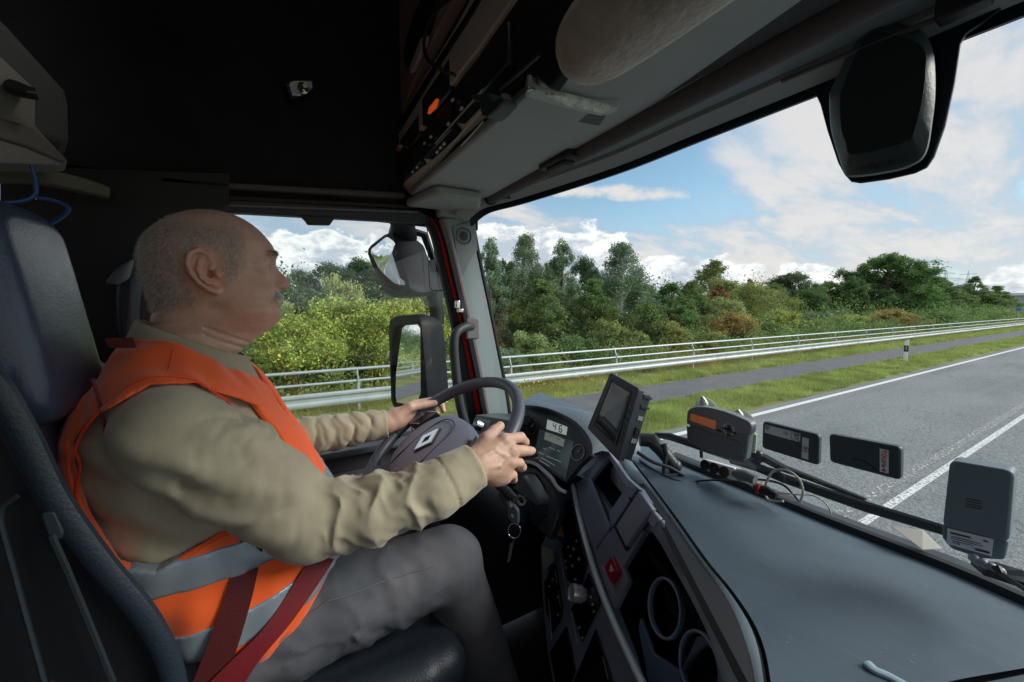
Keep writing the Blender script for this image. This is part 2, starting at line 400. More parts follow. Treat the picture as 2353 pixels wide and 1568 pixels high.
# ================================================================== OUTSIDE
def strip(x0, x1, z, name, m, y0=-300, y1=1500, step=None):
    ys = [y0, y1] if not step else list(np.arange(y0, y1 + .1, step))
    V = []; Fs = []
    for i, y in enumerate(ys): V += [(x0, y, z), (x1, y, z)]
    for i in range(len(ys) - 1): Fs.append((2 * i, 2 * i + 1, 2 * i + 3, 2 * i + 2))
    return kind(make(name, V, Fs, m, smooth=0), 'structure')
def road_mat():
    m = mat('asphalt', (.21, .235, .245), .75, bump=.9, bscale=28)
    nt = m.node_tree; N = nt.nodes; L = nt.links; p = N['Principled BSDF']
    tc = [n for n in N if n.type == 'TEX_COORD'][0]
    def nz(sc, det, st, lo, hi):
        mp = N.new('ShaderNodeMapping'); mp.inputs['Scale'].default_value = st; L.new(tc.outputs['Object'], mp.inputs[0])
        n = N.new('ShaderNodeTexNoise'); n.inputs['Scale'].default_value = sc; n.inputs['Detail'].default_value = det; L.new(mp.outputs[0], n.inputs[0])
        r = N.new('ShaderNodeMapRange'); r.inputs[1].default_value = lo; r.inputs[2].default_value = hi; L.new(n.outputs[0], r.inputs[0]); return r.outputs[0]
    def mix(a, b, f, bt='MIX'):
        x = N.new('ShaderNodeMixRGB'); x.blend_type = bt
        for i, v in ((1, a), (2, b)):
            if isinstance(v, tuple): x.inputs[i].default_value = (*v, 1)
            else: L.new(v, x.inputs[i])
        if isinstance(f, float): x.inputs[0].default_value = f
        else: L.new(f, x.inputs[0])
        return x.outputs[0]
    streak = nz(.9, 3, (1, .03, 1), .4, .62)
    patch = nz(.5, 8, (1, .5, 1), .42, .62)
    grit = nz(16, 8, (1, 1, 1), .38, .62)
    spk = nz(60, 2, (1, 1, 1), .56, .64)
    c = mix((.150, .180, .195), (.235, .268, .28), streak)
    c = mix(c, (.215, .25, .26), patch)
    c = mix(c, mix(c, (.45, .45, .45), 1.0, 'MULTIPLY'), mix((0, 0, 0), (.55, .55, .55), nz(16, 8, (1, 1, 1), .60, .44)))
    c = mix(c, (.45, .46, .45), mix((0, 0, 0), (.6, .6, .6), spk))
    # fine cracks
    mp = N.new('ShaderNodeMapping'); mp.inputs['Scale'].default_value = (1, .8, 1); L.new(tc.outputs['Object'], mp.inputs[0])
    nn = N.new('ShaderNodeTexNoise'); nn.inputs['Scale'].default_value = 3; nn.inputs['Detail'].default_value = 6; L.new(mp.outputs[0], nn.inputs[0])
    ad = N.new('ShaderNodeVectorMath'); ad.operation = 'ADD'; L.new(mp.outputs[0], ad.inputs[0]); L.new(nn.outputs['Color'], ad.inputs[1])
    vo = N.new('ShaderNodeTexVoronoi'); vo.feature = 'DISTANCE_TO_EDGE'; vo.inputs['Scale'].default_value = 1.6; L.new(ad.outputs[0], vo.inputs[0])
    r = N.new('ShaderNodeMapRange'); r.inputs[1].default_value = .0; r.inputs[2].default_value = .022; r.inputs[3].default_value = .8; r.inputs[4].default_value = 0; L.new(vo.outputs['Distance'], r.inputs[0])
    mk = N.new('ShaderNodeMath'); mk.operation = 'MULTIPLY'; L.new(r.outputs[0], mk.inputs[0]); L.new(nz(.35, 4, (1, 1, 1), .42, .58), mk.inputs[1])
    c = mix(c, (.05, .05, .05), mk.outputs[0])
    L.new(c, p.inputs['Base Color']); return m
def paint_mat(name, worn):
    m = mat(name, (.72, .74, .74), .6, bump=.5, bscale=40)
    nt = m.node_tree; N = nt.nodes; L = nt.links; p = N['Principled BSDF']
    tc = [n for n in N if n.type == 'TEX_COORD'][0]
    n = N.new('ShaderNodeTexNoise'); n.inputs['Scale'].default_value = 24; n.inputs['Detail'].default_value = 8; n.inputs['Roughness'].default_value = .7; L.new(tc.outputs['Object'], n.inputs[0])
    r = N.new('ShaderNodeMapRange'); r.inputs[1].default_value = worn; r.inputs[2].default_value = worn + .05; L.new(n.outputs[0], r.inputs[0])
    mx = N.new('ShaderNodeMixRGB'); mx.inputs[1].default_value = (.16, .17, .175, 1); mx.inputs[2].default_value = (.74, .76, .76, 1)
    L.new(r.outputs[0], mx.inputs[0]); L.new(mx.outputs[0], p.inputs['Base Color']); return m
GROUND = mat('meadow_ground', (.11, .14, .035), .95, bump=.6, bscale=12, col2=(.24, .23, .08), vscale=.6, det=8)
def ground():
    V = []; Fs = []
    prof = [(-900, -3.4), (-120, -3.6), (-30, -3.6), (-16, -3.5), (-12.2, -2.95), (-10.6, -2.60), (-10.0, -2.56), (-9.0, -2.625), (-7.0, -2.625), (-6.7, -2.61), (-5.9, -2.61), (-5.35, -2.67), (8, -2.67), (900, -2.7)]
    ys = [-900, -200, -60, 0, 40, 80, 120, 200, 400, 900, 3000]
    for y in ys:
        for x, z in prof: V.append((x, y, z))
    n = len(prof)
    for j in range(len(ys) - 1):
        for i in range(n - 1): Fs.append((j * n + i, j * n + i + 1, (j + 1) * n + i + 1, (j + 1) * n + i))
    kind(make('ground', V, Fs, GROUND, smooth=180), 'structure')
ground()
strip(-5.38, 9.0, G, 'road', road_mat())
PATHM = mat('path_asphalt', (.12, .125, .135), .8, bump=.6, bscale=30, var=.14, vscale=1.5)
strip(-8.72, -7.08, -2.605, 'path', PATHM)
strip(-5.18, -5.04, G + .004, 'edge_line', paint_mat('edge_paint', .36))
cp = paint_mat('worn_paint', .44)
V = []; Fs = []
for y0, y1 in [(5.95, 60), (68, 74), (82, 88), (96, 102), (110, 116), (-40, -2)]:
    n = len(V); V += [(-1.85, y0, G + .004), (-1.755, y0, G + .004), (-1.755, y1, G + .004), (-1.85, y1, G + .004)]; Fs.append((n, n + 1, n + 2, n + 3))
kind(make('centre_line', V, Fs, cp, smooth=0), 'structure')
V = []; Fs = []
n = 0
cp2 = paint_mat('ghost_paint', .545)
V = [(-2.10, 5.2, G + .0035), (-1.96, 5.2, G + .0035), (-1.96, 26, G + .0035), (-2.10, 26, G + .0035)]; Fs = [(0, 1, 2, 3)]
kind(make('old_centre_line', V, Fs, cp2, smooth=0), 'structure')
# ---- guardrail
def guardrail():
    XR = -10.12
    t = thing('guardrail', 'long galvanised steel crash barrier with two handrail tubes above its beam beside the path', 'guardrail', (XR, 0, -2.6))
    ys = [-90, 260]
    # beam: sigma profile facing the path
    pr = [(.00, -.56), (.035, -.56), (.05, -.60), (.05, -.64), (.012, -.69), (.012, -.75), (.05, -.80), (.05, -.84), (.035, -.88), (0, -.88)]
    pr = [(x, z) for x, z in pr]
    beam = M()
    rings = [[(XR + .06 + x, y, -1.47 + z) for x, z in pr] for y in ys]
    m = M(); m.loft([[Vector(p) for p in r] for r in rings]); m.done('beam', STEEL, t, smooth=20)
    for zz, xx, r, nm in ((-1.55, -.10, .037, 'top_tube'), (-1.83, .0, .031, 'middle_tube')):
        M().tube([(XR + xx, ys[0], zz), (XR + xx, ys[1], zz)], r, 12).done(nm, STEEL, t)
    # posts every 4.3 m
    y0 = onX(1416, 805, XR).y
    base = None
    for k in range(-20, 50):
        y = y0 + 4.33 * k
        if base is None:
            m = M().box((XR, y, -2.5), (.10, .055, 1.2))
            m.box((XR, y, -2.0), (.05, .07, .30))
            m.prism([(XR - .02, y - .012, -1.93), (XR + .04, y - .012, -1.93), (XR + .05, y - .012, -1.80), (XR - .07, y - .012, -1.54), (XR - .12, y - .012, -1.54), (XR - .03, y - .012, -1.80)], (0, 1, 0), .024)
            base = m.done('post', STEEL, t, bevel=0); by = y
        else:
            o = base.copy(); C.objects.link(o); o.parent = t; o.location.y = y - by
guardrail()
# ---- marker post
def marker():
    p = onX(2079, 835, -6.45)
    top = onX(2076, 783, -6.45).z
    q = thing('delineator_post', 'white roadside marker post with a black band standing in the grass verge', 'marker post', (p.x, p.y, G))
    W = mat('white_post', (.80, .80, .80), .5, var=.05); K = mat('post_black', (.02, .02, .02), .5)
    w = .075
    tri = lambda z, k=1.0, c=(p.x, p.y): [Vector((c[0] + math.cos(a) * w * k * (1 if i != 0 else 1.1), c[1] + math.sin(a) * w * k * .8, z)) for i, a in enumerate([0, .5, 1.9, 2.6, 3.14, 3.8, 4.4, 5.8])]
    h = top - G
    M().loft([tri(G - .05), tri(G + h * .90)] + [[v + Vector((0, 0, .06 * (v.x - p.x + w) / w)) for v in tri(G + h * .93)]]).done('post', W, q, smooth=30)
    M().loft([tri(G + h * .50, 1.04), tri(G + h * .77, 1.04)]).done('black_band', K, q, smooth=30)
    n = (0.2, -1, 0)
    M().box((p.x + .02, p.y - .065, G + h * .66), (.04, .012, .16)).done('reflector', mat('reflector', (.35, .36, .38), .2), q)
marker()
# ---- leaves
def leafmat(name, c1, c2, c3=None, pos=.82):
    m = bpy.data.materials.new(name); m.use_nodes = True; nt = m.node_tree; N = nt.nodes; L = nt.links; p = N['Principled BSDF']
    g = N.new('ShaderNodeNewGeometry'); cr = N.new('ShaderNodeValToRGB'); L.new(g.outputs['Random Per Island'], cr.inputs[0])
    e = cr.color_ramp.elements; e[0].color = (*c1, 1); e[1].color = (*c2, 1)
    if c3: x = e.new(pos); x.color = (*c2, 1); e[-1].position = 1.0; e[-1].color = (*c3, 1); x2 = e[1]
    tc = N.new('ShaderNodeTexCoord'); n = N.new('ShaderNodeTexNoise'); n.inputs['Scale'].default_value = .9; n.inputs['Detail'].default_value = 3; L.new(tc.outputs['Object'], n.inputs[0])
    mr = N.new('ShaderNodeMapRange'); mr.inputs[1].default_value = .35; mr.inputs[2].default_value = .65; mr.inputs[3].default_value = .75; mr.inputs[4].default_value = 1.25; L.new(n.outputs[0], mr.inputs[0])
    oi = N.new('ShaderNodeObjectInfo'); hs = N.new('ShaderNodeHueSaturation')
    mh = N.new('ShaderNodeMapRange'); mh.inputs[3].default_value = .485; mh.inputs[4].default_value = .52; L.new(oi.outputs['Random'], mh.inputs[0]); L.new(mh.outputs[0], hs.inputs['Hue'])
    L.new(mr.outputs[0], hs.inputs['Value']); L.new(cr.outputs[0], hs.inputs['Color']); L.new(hs.outputs[0], p.inputs['Base Color'])
    p.inputs['Roughness'].default_value = .55; p.inputs['Specular IOR Level'].default_value = .3
    tr = N.new('ShaderNodeBsdfTranslucent'); L.new(hs.outputs[0], tr.inputs[0])
    mx = N.new('ShaderNodeMixShader'); mx.inputs[0].default_value = .38; L.new(p.outputs[0], mx.inputs[1]); L.new(tr.outputs[0], mx.inputs[2])
    L.new(mx.outputs[0], N['Material Output'].inputs[0]); return m
LF = {
    'green': leafmat('leaf_green', (0.103, 0.181, 0.051), (0.228, 0.342, 0.116)),
    'dark': leafmat('leaf_dark', (0.062, 0.121, 0.055), (0.145, 0.228, 0.102)),
    'blue': leafmat('leaf_bluegreen', (0.117, 0.201, 0.123), (0.290, 0.402, 0.239)),
    'yellow': leafmat('leaf_yellow', (0.138, 0.255, 0.065), (0.359, 0.442, 0.116), (0.800, 0.800, 0.174), .50),
    'olive': leafmat('leaf_olive', (0.166, 0.248, 0.072), (0.373, 0.415, 0.145)),
    'light': leafmat('leaf_light', (0.248, 0.348, 0.123), (0.524, 0.590, 0.261)),
    'orange': leafmat('leaf_orange', (0.221, 0.228, 0.080), (0.580, 0.402, 0.145)),
    'rust': leafmat('leaf_rust', (0.235, 0.161, 0.072), (0.469, 0.268, 0.131)),
}
BARK = mat('bark', (.10, .085, .065), .9, var=.3, vscale=6, bump=.6, bscale=30)
BIRCHB = mat('birch_bark', (.45, .44, .40), .8, var=.4, vscale=5)
def quads(P, rng, s, flat=.0, elong=1.7):
    n = len(P); u = rng.normal(size=(n, 3)); u /= np.linalg.norm(u, axis=1, keepdims=True)
    w = rng.normal(size=(n, 3)); w[:, 2] += flat; v = np.cross(u, w); v /= np.linalg.norm(v, axis=1, keepdims=True) + 1e-9
    sz = s * rng.uniform(.6, 1.4, (n, 1)); a = u * sz * elong / 2; b = v * sz / 2
    V = np.stack([P - a, P + b * .9, P + a, P - b * .9], 1).reshape(-1, 3)
    return V, np.arange(n * 4).reshape(n, 4)
def crown_pts(kindn, rng, nl, R, H, base):
    """Leaf positions for a crown of radius R between base and H."""
    pts = []; K = {'dome': 120, 'round': 84, 'birch': 60, 'alder': 46, 'bush': 34, 'willow': 50}[kindn]
    cen = []
    for k in range(K):
        t = rng.uniform(0, 1) ** (1.05 if kindn == 'round' else .8)
        if kindn == 'alder': pr = (1 - t) ** .75 * (.35 + 1.0 * min(1, t * 5))
        elif kindn == 'birch': pr = math.sin(math.pi * (t * .78 + .16)) * (1.0 - .25 * t)
        elif kindn == 'dome': pr = math.sqrt(max(.02, 1 - (t * 1.02) ** 2.2)) if t < .97 else .15
        elif kindn == 'bush': pr = math.sqrt(max(.02, 1 - t * t * .95))
        else: pr = math.sqrt(max(.03, 1 - (2 * t - .85) ** 2 / 1.35))
        a = rng.uniform(0, 2 * math.pi); r = R * pr * math.sqrt(rng.uniform(.02 if kindn == 'round' else .12, 1)) * rng.uniform(.75, 1.12)
        c = np.array([math.cos(a) * r, math.sin(a) * r, base + t * (H - base)])
        cen.append((c, rng.uniform(.16, .34) * R * (.55 + .45 * pr) * (.72 if kindn == 'dome' else 1)))
    cen.append((np.array([0, 0, base + .93 * (H - base)]), .14 * R))
    w = np.array([c[1] ** 2 for c in cen]); w /= w.sum()
    for (c, s), q in zip(cen, w):
        n = int(nl * q) + 8
        # sub-clumps give the crown an uneven edge with gaps
        ns = 7; d = rng.normal(size=(ns, 3)); d /= np.linalg.norm(d, axis=1, keepdims=True)
        sc = c + d * s * rng.uniform(.45, 1.0, (ns, 1)); j = rng.integers(0, ns, n)
        p = sc[j] + rng.normal(size=(n, 3)) * s * .26
        if kindn in ('birch', 'willow'): p[:, 2] -= np.abs(rng.normal(size=n)) ** 1.5 * s * .55
        pts.append(p)
    return np.concatenate(pts), cen
PROTO = {}
def proto(kindn, leaf, seed, nl, R, H, base, ls, trunk=True):
    rng = np.random.default_rng(seed); P, cen = crown_pts(kindn, rng, nl, R, H, base)
    V, Q = quads(P, rng, ls)
    me = bpy.data.meshes.new('crown'); me.vertices.add(len(V)); me.vertices.foreach_set('co', V.ravel().astype(np.float32))
    me.loops.add(len(Q) * 4); me.loops.foreach_set('vertex_index', Q.ravel().astype(np.int32)); me.polygons.add(len(Q))
    me.polygons.foreach_set('loop_start', np.arange(0, len(Q) * 4, 4, dtype=np.int32)); me.update(calc_edges=True); me.materials.append(LF[leaf])
    t = M(); tr = .022 * H + .02
    if trunk:
        t.tube([(0, 0, -.4), (.02 * H, 0, H * .3), (0, .015 * H, H * .6), (0, 0, H * .9)], [tr * 1.15, tr, tr * .6, tr * .15], 8)
        for c, s in cen[::3]:
            z0 = max(.12 * H, c[2] - .3 * H * rng.uniform(.4, 1)); t.tube([(0, 0, z0), ((c[0]) * .5, c[1] * .5, (z0 + c[2]) / 2 - .02 * H), tuple(c)], [tr * .35, tr * .22, tr * .06], 5)
    else:
        for c, s in cen[::3]: t.tube([(0, 0, -.3), (c[0] * .4, c[1] * .4, c[2] * .5), tuple(c)], [.03, .02, .008], 5)
    mt = bpy.data.meshes.new('trunk'); mt.from_pydata([v[:] for v in t.v], [], t.f); mt.materials.append(BIRCHB if kindn == 'birch' else BARK)
    PROTO[(kindn, leaf)] = PROTO.get((kindn, leaf), []) + [(me, mt, R, H)]
for kd, lf, sd_, nl, R, H, b, ls in [
    ('dome', 'green', 31, 80000, 4.2, 9.0, .3, .105),
    ('round', 'green', 1, 62000, 4.0, 9.0, .6, .115), ('round', 'dark', 2, 36000, 3.4, 9.0, 1.2, .10), ('birch', 'blue', 3, 34000, 2.3, 9.0, 1.0, .070),
    ('alder', 'blue', 4, 26000, 2.2, 9.0, .8, .078), ('alder', 'green', 5, 30000, 2.6, 9.0, .6, .085), ('bush', 'yellow', 6, 34000, 2.2, 3.4, .1, .060),
    ('bush', 'olive', 7, 15000, 1.8, 2.6, .0, .065), ('bush', 'light', 8, 18000, 1.9, 3.4, .0, .065), ('bush', 'green', 9, 15000, 1.9, 2.8, .0, .07),
    ('bush', 'orange', 10, 11000, 1.7, 2.4, .0, .07), ('birch', 'olive', 11, 15000, 2.0, 9.0, 1.5, .10), ('alder', 'rust', 12, 13000, 2.0, 7.0, .8, .11),
    ('round', 'olive', 13, 30000, 3.2, 6.5, .6, .085), ('bush', 'blue', 14, 15000, 1.9, 2.8, .0, .06)]:
    proto(kd, lf, sd_, nl, R, H, b, ls, trunk=kd != 'bush')
def place(name, kd, lf, px, py, X, wpx, label, cat, group=None, zb=-3.4, rot=None, x3=None):
    """A tree whose crown top shows at pixel (px, py) when it stands X metres to the left."""
    p = onX(px, py, X); me, mt, R, H = PROTO[(kd, lf)][0]
    h = p.z - zb; d = p.dot(AX); r = wpx / 2 * d / F
    t = thing(name, label, cat, (p.x, p.y, zb), group)
    sx = r / R; sz = h / (H * 1.02); rz = rot if rot is not None else (px * 1.7) % 6.28
    for nm, me_ in (('crown', me), ('trunk' if mt.materials[0] != BARK or kd != 'bush' else 'stem', mt)):
        o = bpy.data.objects.new(nm, me_); C.objects.link(o); o.parent = t; o.scale = (sx, sx, sz); o.rotation_euler = (0, 0, rz)
    return t
T = [
 # windshield, left to right
 ('alder_tree', 'alder', 'blue', 1128, 548, -19, 120, 'slender blue-green alder half hidden by the windscreen pillar', 'tree'),
 ('birch_tree', 'birch', 'blue', 1205, 535, -20, 140, 'tall loose birch standing left of the pointed alder in the windscreen', 'tree'),
 ('alder_tree', 'alder', 'blue', 1292, 552, -19, 120, 'pointed dark alder between two birches, its tip against the white cloud', 'tree'),
 ('birch_tree', 'birch', 'blue', 1432, 556, -20, 185, 'broad dense birch with drooping twigs, widest crown against the white cumulus', 'tree'),
 ('deciduous_tree', 'alder', 'green', 1365, 640, -17, 170, 'mid green tree filling the gap below the alder and the broad birch', 'tree'),
 ('deciduous_tree', 'alder', 'green', 1240, 640, -16.5, 190, 'leafy green tree in front of the tall birch near the pillar', 'tree'),
 ('deciduous_tree', 'alder', 'green', 1545, 648, -18, 150, 'dark green tree right of the broad birch with its tip below the clouds', 'tree'),
 ('birch_tree', 'birch', 'olive', 1640, 596, -27, 130, 'thin olive birch with a reddish base standing alone above the scrub', 'tree'),
 ('autumn_tree', 'alder', 'rust', 1655, 655, -24, 80, 'rusty brown tree in front of the thin olive birch', 'tree'),
 ('deciduous_tree', 'round', 'olive', 1730, 655, -26, 170, 'olive tree with a low round crown right of the rusty tree', 'tree'),
 ('deciduous_tree', 'round', 'dark', 1815, 632, -34, 140, 'dark tree with a tufted top midway along the tree line', 'tree'),
 ('alder_tree', 'alder', 'rust', 1725, 645, -29, 60, 'small reddish tree peeking over the olive crown', 'tree'),
 ('deciduous_tree', 'dome', 'green', 1905, 650, -32, 110, 'mid green tree left of the big domed tree', 'tree'),
 ('deciduous_tree', 'dome', 'green', 2045, 588, -27, 215, 'biggest domed green tree rising above the whole tree line', 'tree'),
 ('deciduous_tree', 'round', 'dark', 2118, 628, -33, 66, 'dark tree leaning out of the right side of the big domed tree', 'tree'),
 ('deciduous_tree', 'round', 'dark', 2195, 660, -32, 120, 'low dark tree just right of the big domed tree', 'tree'),
 ('alder_tree', 'alder', 'green', 2243, 634, -31, 64, 'pointed green tree under the power pylons', 'tree'),
 ('alder_tree', 'alder', 'green', 2292, 656, -30, 80, 'rightmost dark pointed tree before the white hall', 'tree'),
 ('deciduous_tree', 'dome', 'green', 2190, 680, -26, 150, 'round green tree at the foot of the pointed tree under the pylons', 'tree'),
 ('deciduous_tree', 'round', 'green', 1165, 600, -21, 110, 'full green tree behind the slender alder at the pillar', 'tree'),
 ('deciduous_tree', 'round', 'green', 1255, 605, -22, 110, 'full green tree filling the gap between the tall birch and pointed alder', 'tree'),
 ('deciduous_tree', 'round', 'dark', 1345, 600, -23, 110, 'dark full tree left behind the broad dense birch', 'tree'),
 ('deciduous_tree', 'round', 'green', 1490, 655, -22, 90, 'green tree touching the right flank of the broad dense birch', 'tree'),
 ('deciduous_tree', 'dome', 'green', 1590, 650, -23, 110, 'green tree between the dark pointed one and the thin olive birch', 'tree'),
 ('deciduous_tree', 'round', 'dark', 1690, 662, -30, 90, 'dark tree right behind the rusty brown tree', 'tree'),
 ('deciduous_tree', 'dome', 'green', 1775, 655, -30, 90, 'green tree left of the dark one with the tufted top', 'tree'),
 ('deciduous_tree', 'round', 'green', 1855, 652, -31, 90, 'green tree right of the dark one with the tufted top', 'tree'),
 ('deciduous_tree', 'dome', 'green', 1965, 640, -29, 90, 'green tree merging into the left slope of the big domed tree', 'tree'),
 ('deciduous_tree', 'dome', 'green', 2155, 642, -29, 120, 'green tree merging into the right slope of the big domed tree', 'tree'),
 ('deciduous_tree', 'dome', 'green', 2262, 672, -27, 120, 'low green tree between the two rightmost pointed trees', 'tree'),
 # side window
 ('deciduous_tree', 'round', 'dark', 765, 612, -42, 150, 'dark round tree at the back of the side window, right of the nose', 'tree'),
 ('deciduous_tree', 'round', 'dark', 835, 602, -42, 140, 'dark round tree left of the upper mirror', 'tree'),
 ('deciduous_tree', 'round', 'dark', 695, 628, -44, 110, 'dark tree just beyond the tip of the driver\'s nose', 'tree'),
 ('deciduous_tree', 'round', 'dark', 632, 632, -44, 90, 'dark tree whose crown shows beside the driver\'s brow', 'tree'),
 ('deciduous_tree', 'round', 'dark', 910, 618, -40, 150, 'dark tree behind the upper mirror', 'tree'),
 ('deciduous_tree', 'alder', 'green', 1000, 600, -24, 190, 'green tree showing between the mirrors and the red door edge', 'tree'),
]
for n_, kd, lf, px, py, X, w, lab, cat in T: place(n_, kd, lf, px, py, X, w, lab, cat)
Bs = [
 ('yellow', 690, 735, -14.2, 300, 'yellow autumn bush nearest the driver\'s collar'), ('yellow', 800, 690, -15.2, 300, 'large yellow-green bush in the middle of the side window'),
 ('light', 775, 645, -17.5, 190, 'pale grey-green willow bush topping the yellow bush'), ('yellow', 905, 690, -15.5, 240, 'yellow-green bush behind the lower mirror'),
 ('green', 960, 685, -17, 240, 'green bush under the upper mirror'), ('light', 640, 700, -18, 200, 'light green bush behind the yellow bush beside the chin'),
 ('light', 1215, 770, -13.0, 150, 'silvery pale bush low by the windscreen pillar'), ('blue', 1160, 800, -12.4, 130, 'blue-green bush right next to the windscreen pillar'),
 ('green', 1310, 775, -13.4, 170, 'green bush below the leafy tree, left of the monitor'), ('olive', 1400, 745, -14.2, 150, 'olive bush above the monitor'),
 ('olive', 1460, 770, -13.2, 110, 'brownish bush with dry stalks behind the barrier'), ('olive', 1540, 745, -14.5, 160, 'olive bush in front of the dark tree'),
 ('green', 1480, 700, -15.5, 130, 'taller green bush at the foot of the broad birch'), ('orange', 1690, 725, -16, 150, 'orange autumn bush right of the tree gap'),
 ('olive', 1630, 770, -14, 150, 'yellow-olive bush hugging the barrier in mid view'), ('light', 1665, 690, -19, 120, 'pale green bush under the rusty tree'),
 ('yellow', 1800, 715, -17, 120, 'yellow-leaved bush in the middle of the scrub'), ('green', 1750, 745, -15, 150, 'green bush next to the yellow-leaved bush'),
 ('olive', 1860, 740, -15.5, 150, 'olive bush left of the big domed tree'), ('blue', 1900, 715, -19, 130, 'blue-green bush behind the olive bush'),
 ('yellow', 1955, 725, -16, 110, 'small yellow bush at the foot of the big domed tree'), ('orange', 2050, 715, -17, 130, 'orange-brown bush directly under the big domed tree'),
 ('olive', 2000, 745, -15, 120, 'low olive bush behind the barrier under the big domed tree'), ('green', 2130, 720, -17, 150, 'green bush right of the orange-brown bush'),
 ('green', 2210, 715, -18, 120, 'green bush below the pointed tree'), ('olive', 2275, 718, -18, 110, 'last olive bush before the open field'),
]
for lf, px, py, X, w, lab in Bs: place('bush', 'bush', lf, px, py, X, w, lab, 'bush', zb=-3.3)
# undergrowth: one leafy mass behind the barrier, and a far wood
def thicket(name, y0, y1, n, x0, x1, hmin, hmax, lf, ls, seed, nper=900, zb=-3.4, lean=0):
    rng = np.random.default_rng(seed); Ps = []
    for i in range(n):
        y = rng.uniform(y0, y1); x = rng.uniform(x0, x1); h = rng.uniform(hmin, hmax); r = rng.uniform(.35, .6) * h
        k = 6; d = rng.normal(size=(k, 3)) * r * .55; c = np.array([x, y, zb + h * .55]) + d * [1, 1.3, .8]
        j = rng.integers(0, k, nper); Ps.append(c[j] + rng.normal(size=(nper, 3)) * r * .33)
    P = np.concatenate(Ps); P = P[P[:, 2] > zb]
    V, Q = quads(P, rng, ls); kind(make(name, V, Q, LF[lf], smooth=0), 'stuff')
thicket('undergrowth', -22, 34, 130, -14.5, -11.3, .8, 1.7, 'olive', .06, 21, 750)
thicket('undergrowth', 8, 90, 120, -17.0, -12.0, 1.0, 2.2, 'green', .08, 22, 600)
thicket('undergrowth', -60, 150, 150, -26, -16, 2.0, 3.6, 'green', .13, 23, 420)
thicket('undergrowth', 30, 170, 120, -23, -13.5, 1.2, 2.8, 'olive', .14, 27, 350)
thicket('far_wood', -130, -16, 130, -52, -34, 4.5, 7.5, 'dark', .18, 24, 800)
thicket('far_wood', -10, 200, 130, -56, -38, 4.5, 7.5, 'dark', .2, 25, 800)
thicket('undergrowth', -120, -20, 70, -16, -12, 1.5, 3.5, 'light', .12, 26, 450)
# grass
def grass(name, regions, m, seed, hh, ww):
    rng = np.random.default_rng(seed); Vs = []; n0 = 0
    for (x0, x1, y0, y1, n, h, zg) in regions:
        t = rng.uniform(0, 1, n); y = y0 + (y1 - y0) * t ** 1.6; x = rng.uniform(x0, x1, n) + .07 * np.sin(y * 2.1) + .05 * np.sin(y * 5.3) + rng.normal(size=n) * .04
        cl = np.sin(x * 3.1 + 1.7 * np.sin(y * 1.3)) * np.sin(y * 2.3 + x); H_ = h * (.5 + .45 * cl + rng.uniform(0, .8, n) + 1.3 * (rng.uniform(0, 1, n) > .985)); a = rng.uniform(0, 6.28, n)
        w = ww * (1 + y.clip(0, 80) * .05); l = rng.normal(size=(n, 2)) * H_[:, None] * .35
        B = np.stack([x, y, np.full(n, zg)], 1); du = np.stack([np.cos(a) * w, np.sin(a) * w, 0 * a], 1)
        Tp = B + np.stack([l[:, 0], l[:, 1], H_], 1)
        Vs.append(np.stack([B - du, B + du, Tp], 1).reshape(-1, 3))
    V = np.concatenate(Vs); Q = np.arange(len(V)).reshape(-1, 3)
    return kind(make(name, V, Q, m, smooth=0), 'stuff')
GR = leafmat('grass_blades', (.22, .31, .075), (.42, .50, .15), (.64, .62, .30))
GR2 = leafmat('dry_grass_blades', (.24, .28, .06), (.48, .46, .16), (.62, .54, .26))
grass('grass', [(-7.0, -5.5, 3, 26, 90000, .10, -2.62), (-7.0, -5.6, 26, 110, 50000, .12, -2.62)], GR, 31, .1, .0035)
grass('grass', [(-10.1, -8.80, -12, 26, 75000, .14, -2.62), (-10.2, -8.80, 26, 120, 40000, .16, -2.62)], GR, 32, .1, .0035)
grass('tall_dry_grass', [(-11.8, -9.9, -14, 30, 45000, .42, -2.68), (-11.8, -9.9, 30, 120, 20000, .45, -2.68), (-10.0, -9.3, 4, 9, 2500, .28, -2.62)], GR2, 33, .1, .003)
FLW = mat('yellow_petals', (.75, .55, .02), .6)
rng = np.random.default_rng(5)
n = 260; yy = 4.4 + np.abs(rng.normal(size=n)) * 2.2; xx = -9.75 + rng.normal(size=n) * .25
P = np.stack([xx, yy, -2.62 + rng.uniform(.12, .5, n)], 1)
V, Q = quads(P, rng, .045, elong=1.1); kind(make('yellow_wildflowers', V, Q, FLW, smooth=0), 'stuff')
n = 240; P = np.stack([rng.uniform(-10.2, -9.0, n), rng.uniform(6, 60, n), -2.62 + rng.uniform(.1, .22, n)], 1)
V, Q = quads(P, rng, .03, elong=1.1); kind(make('white_wildflowers', V, Q, mat('white_petals', (.7, .7, .66), .6), smooth=0), 'stuff')
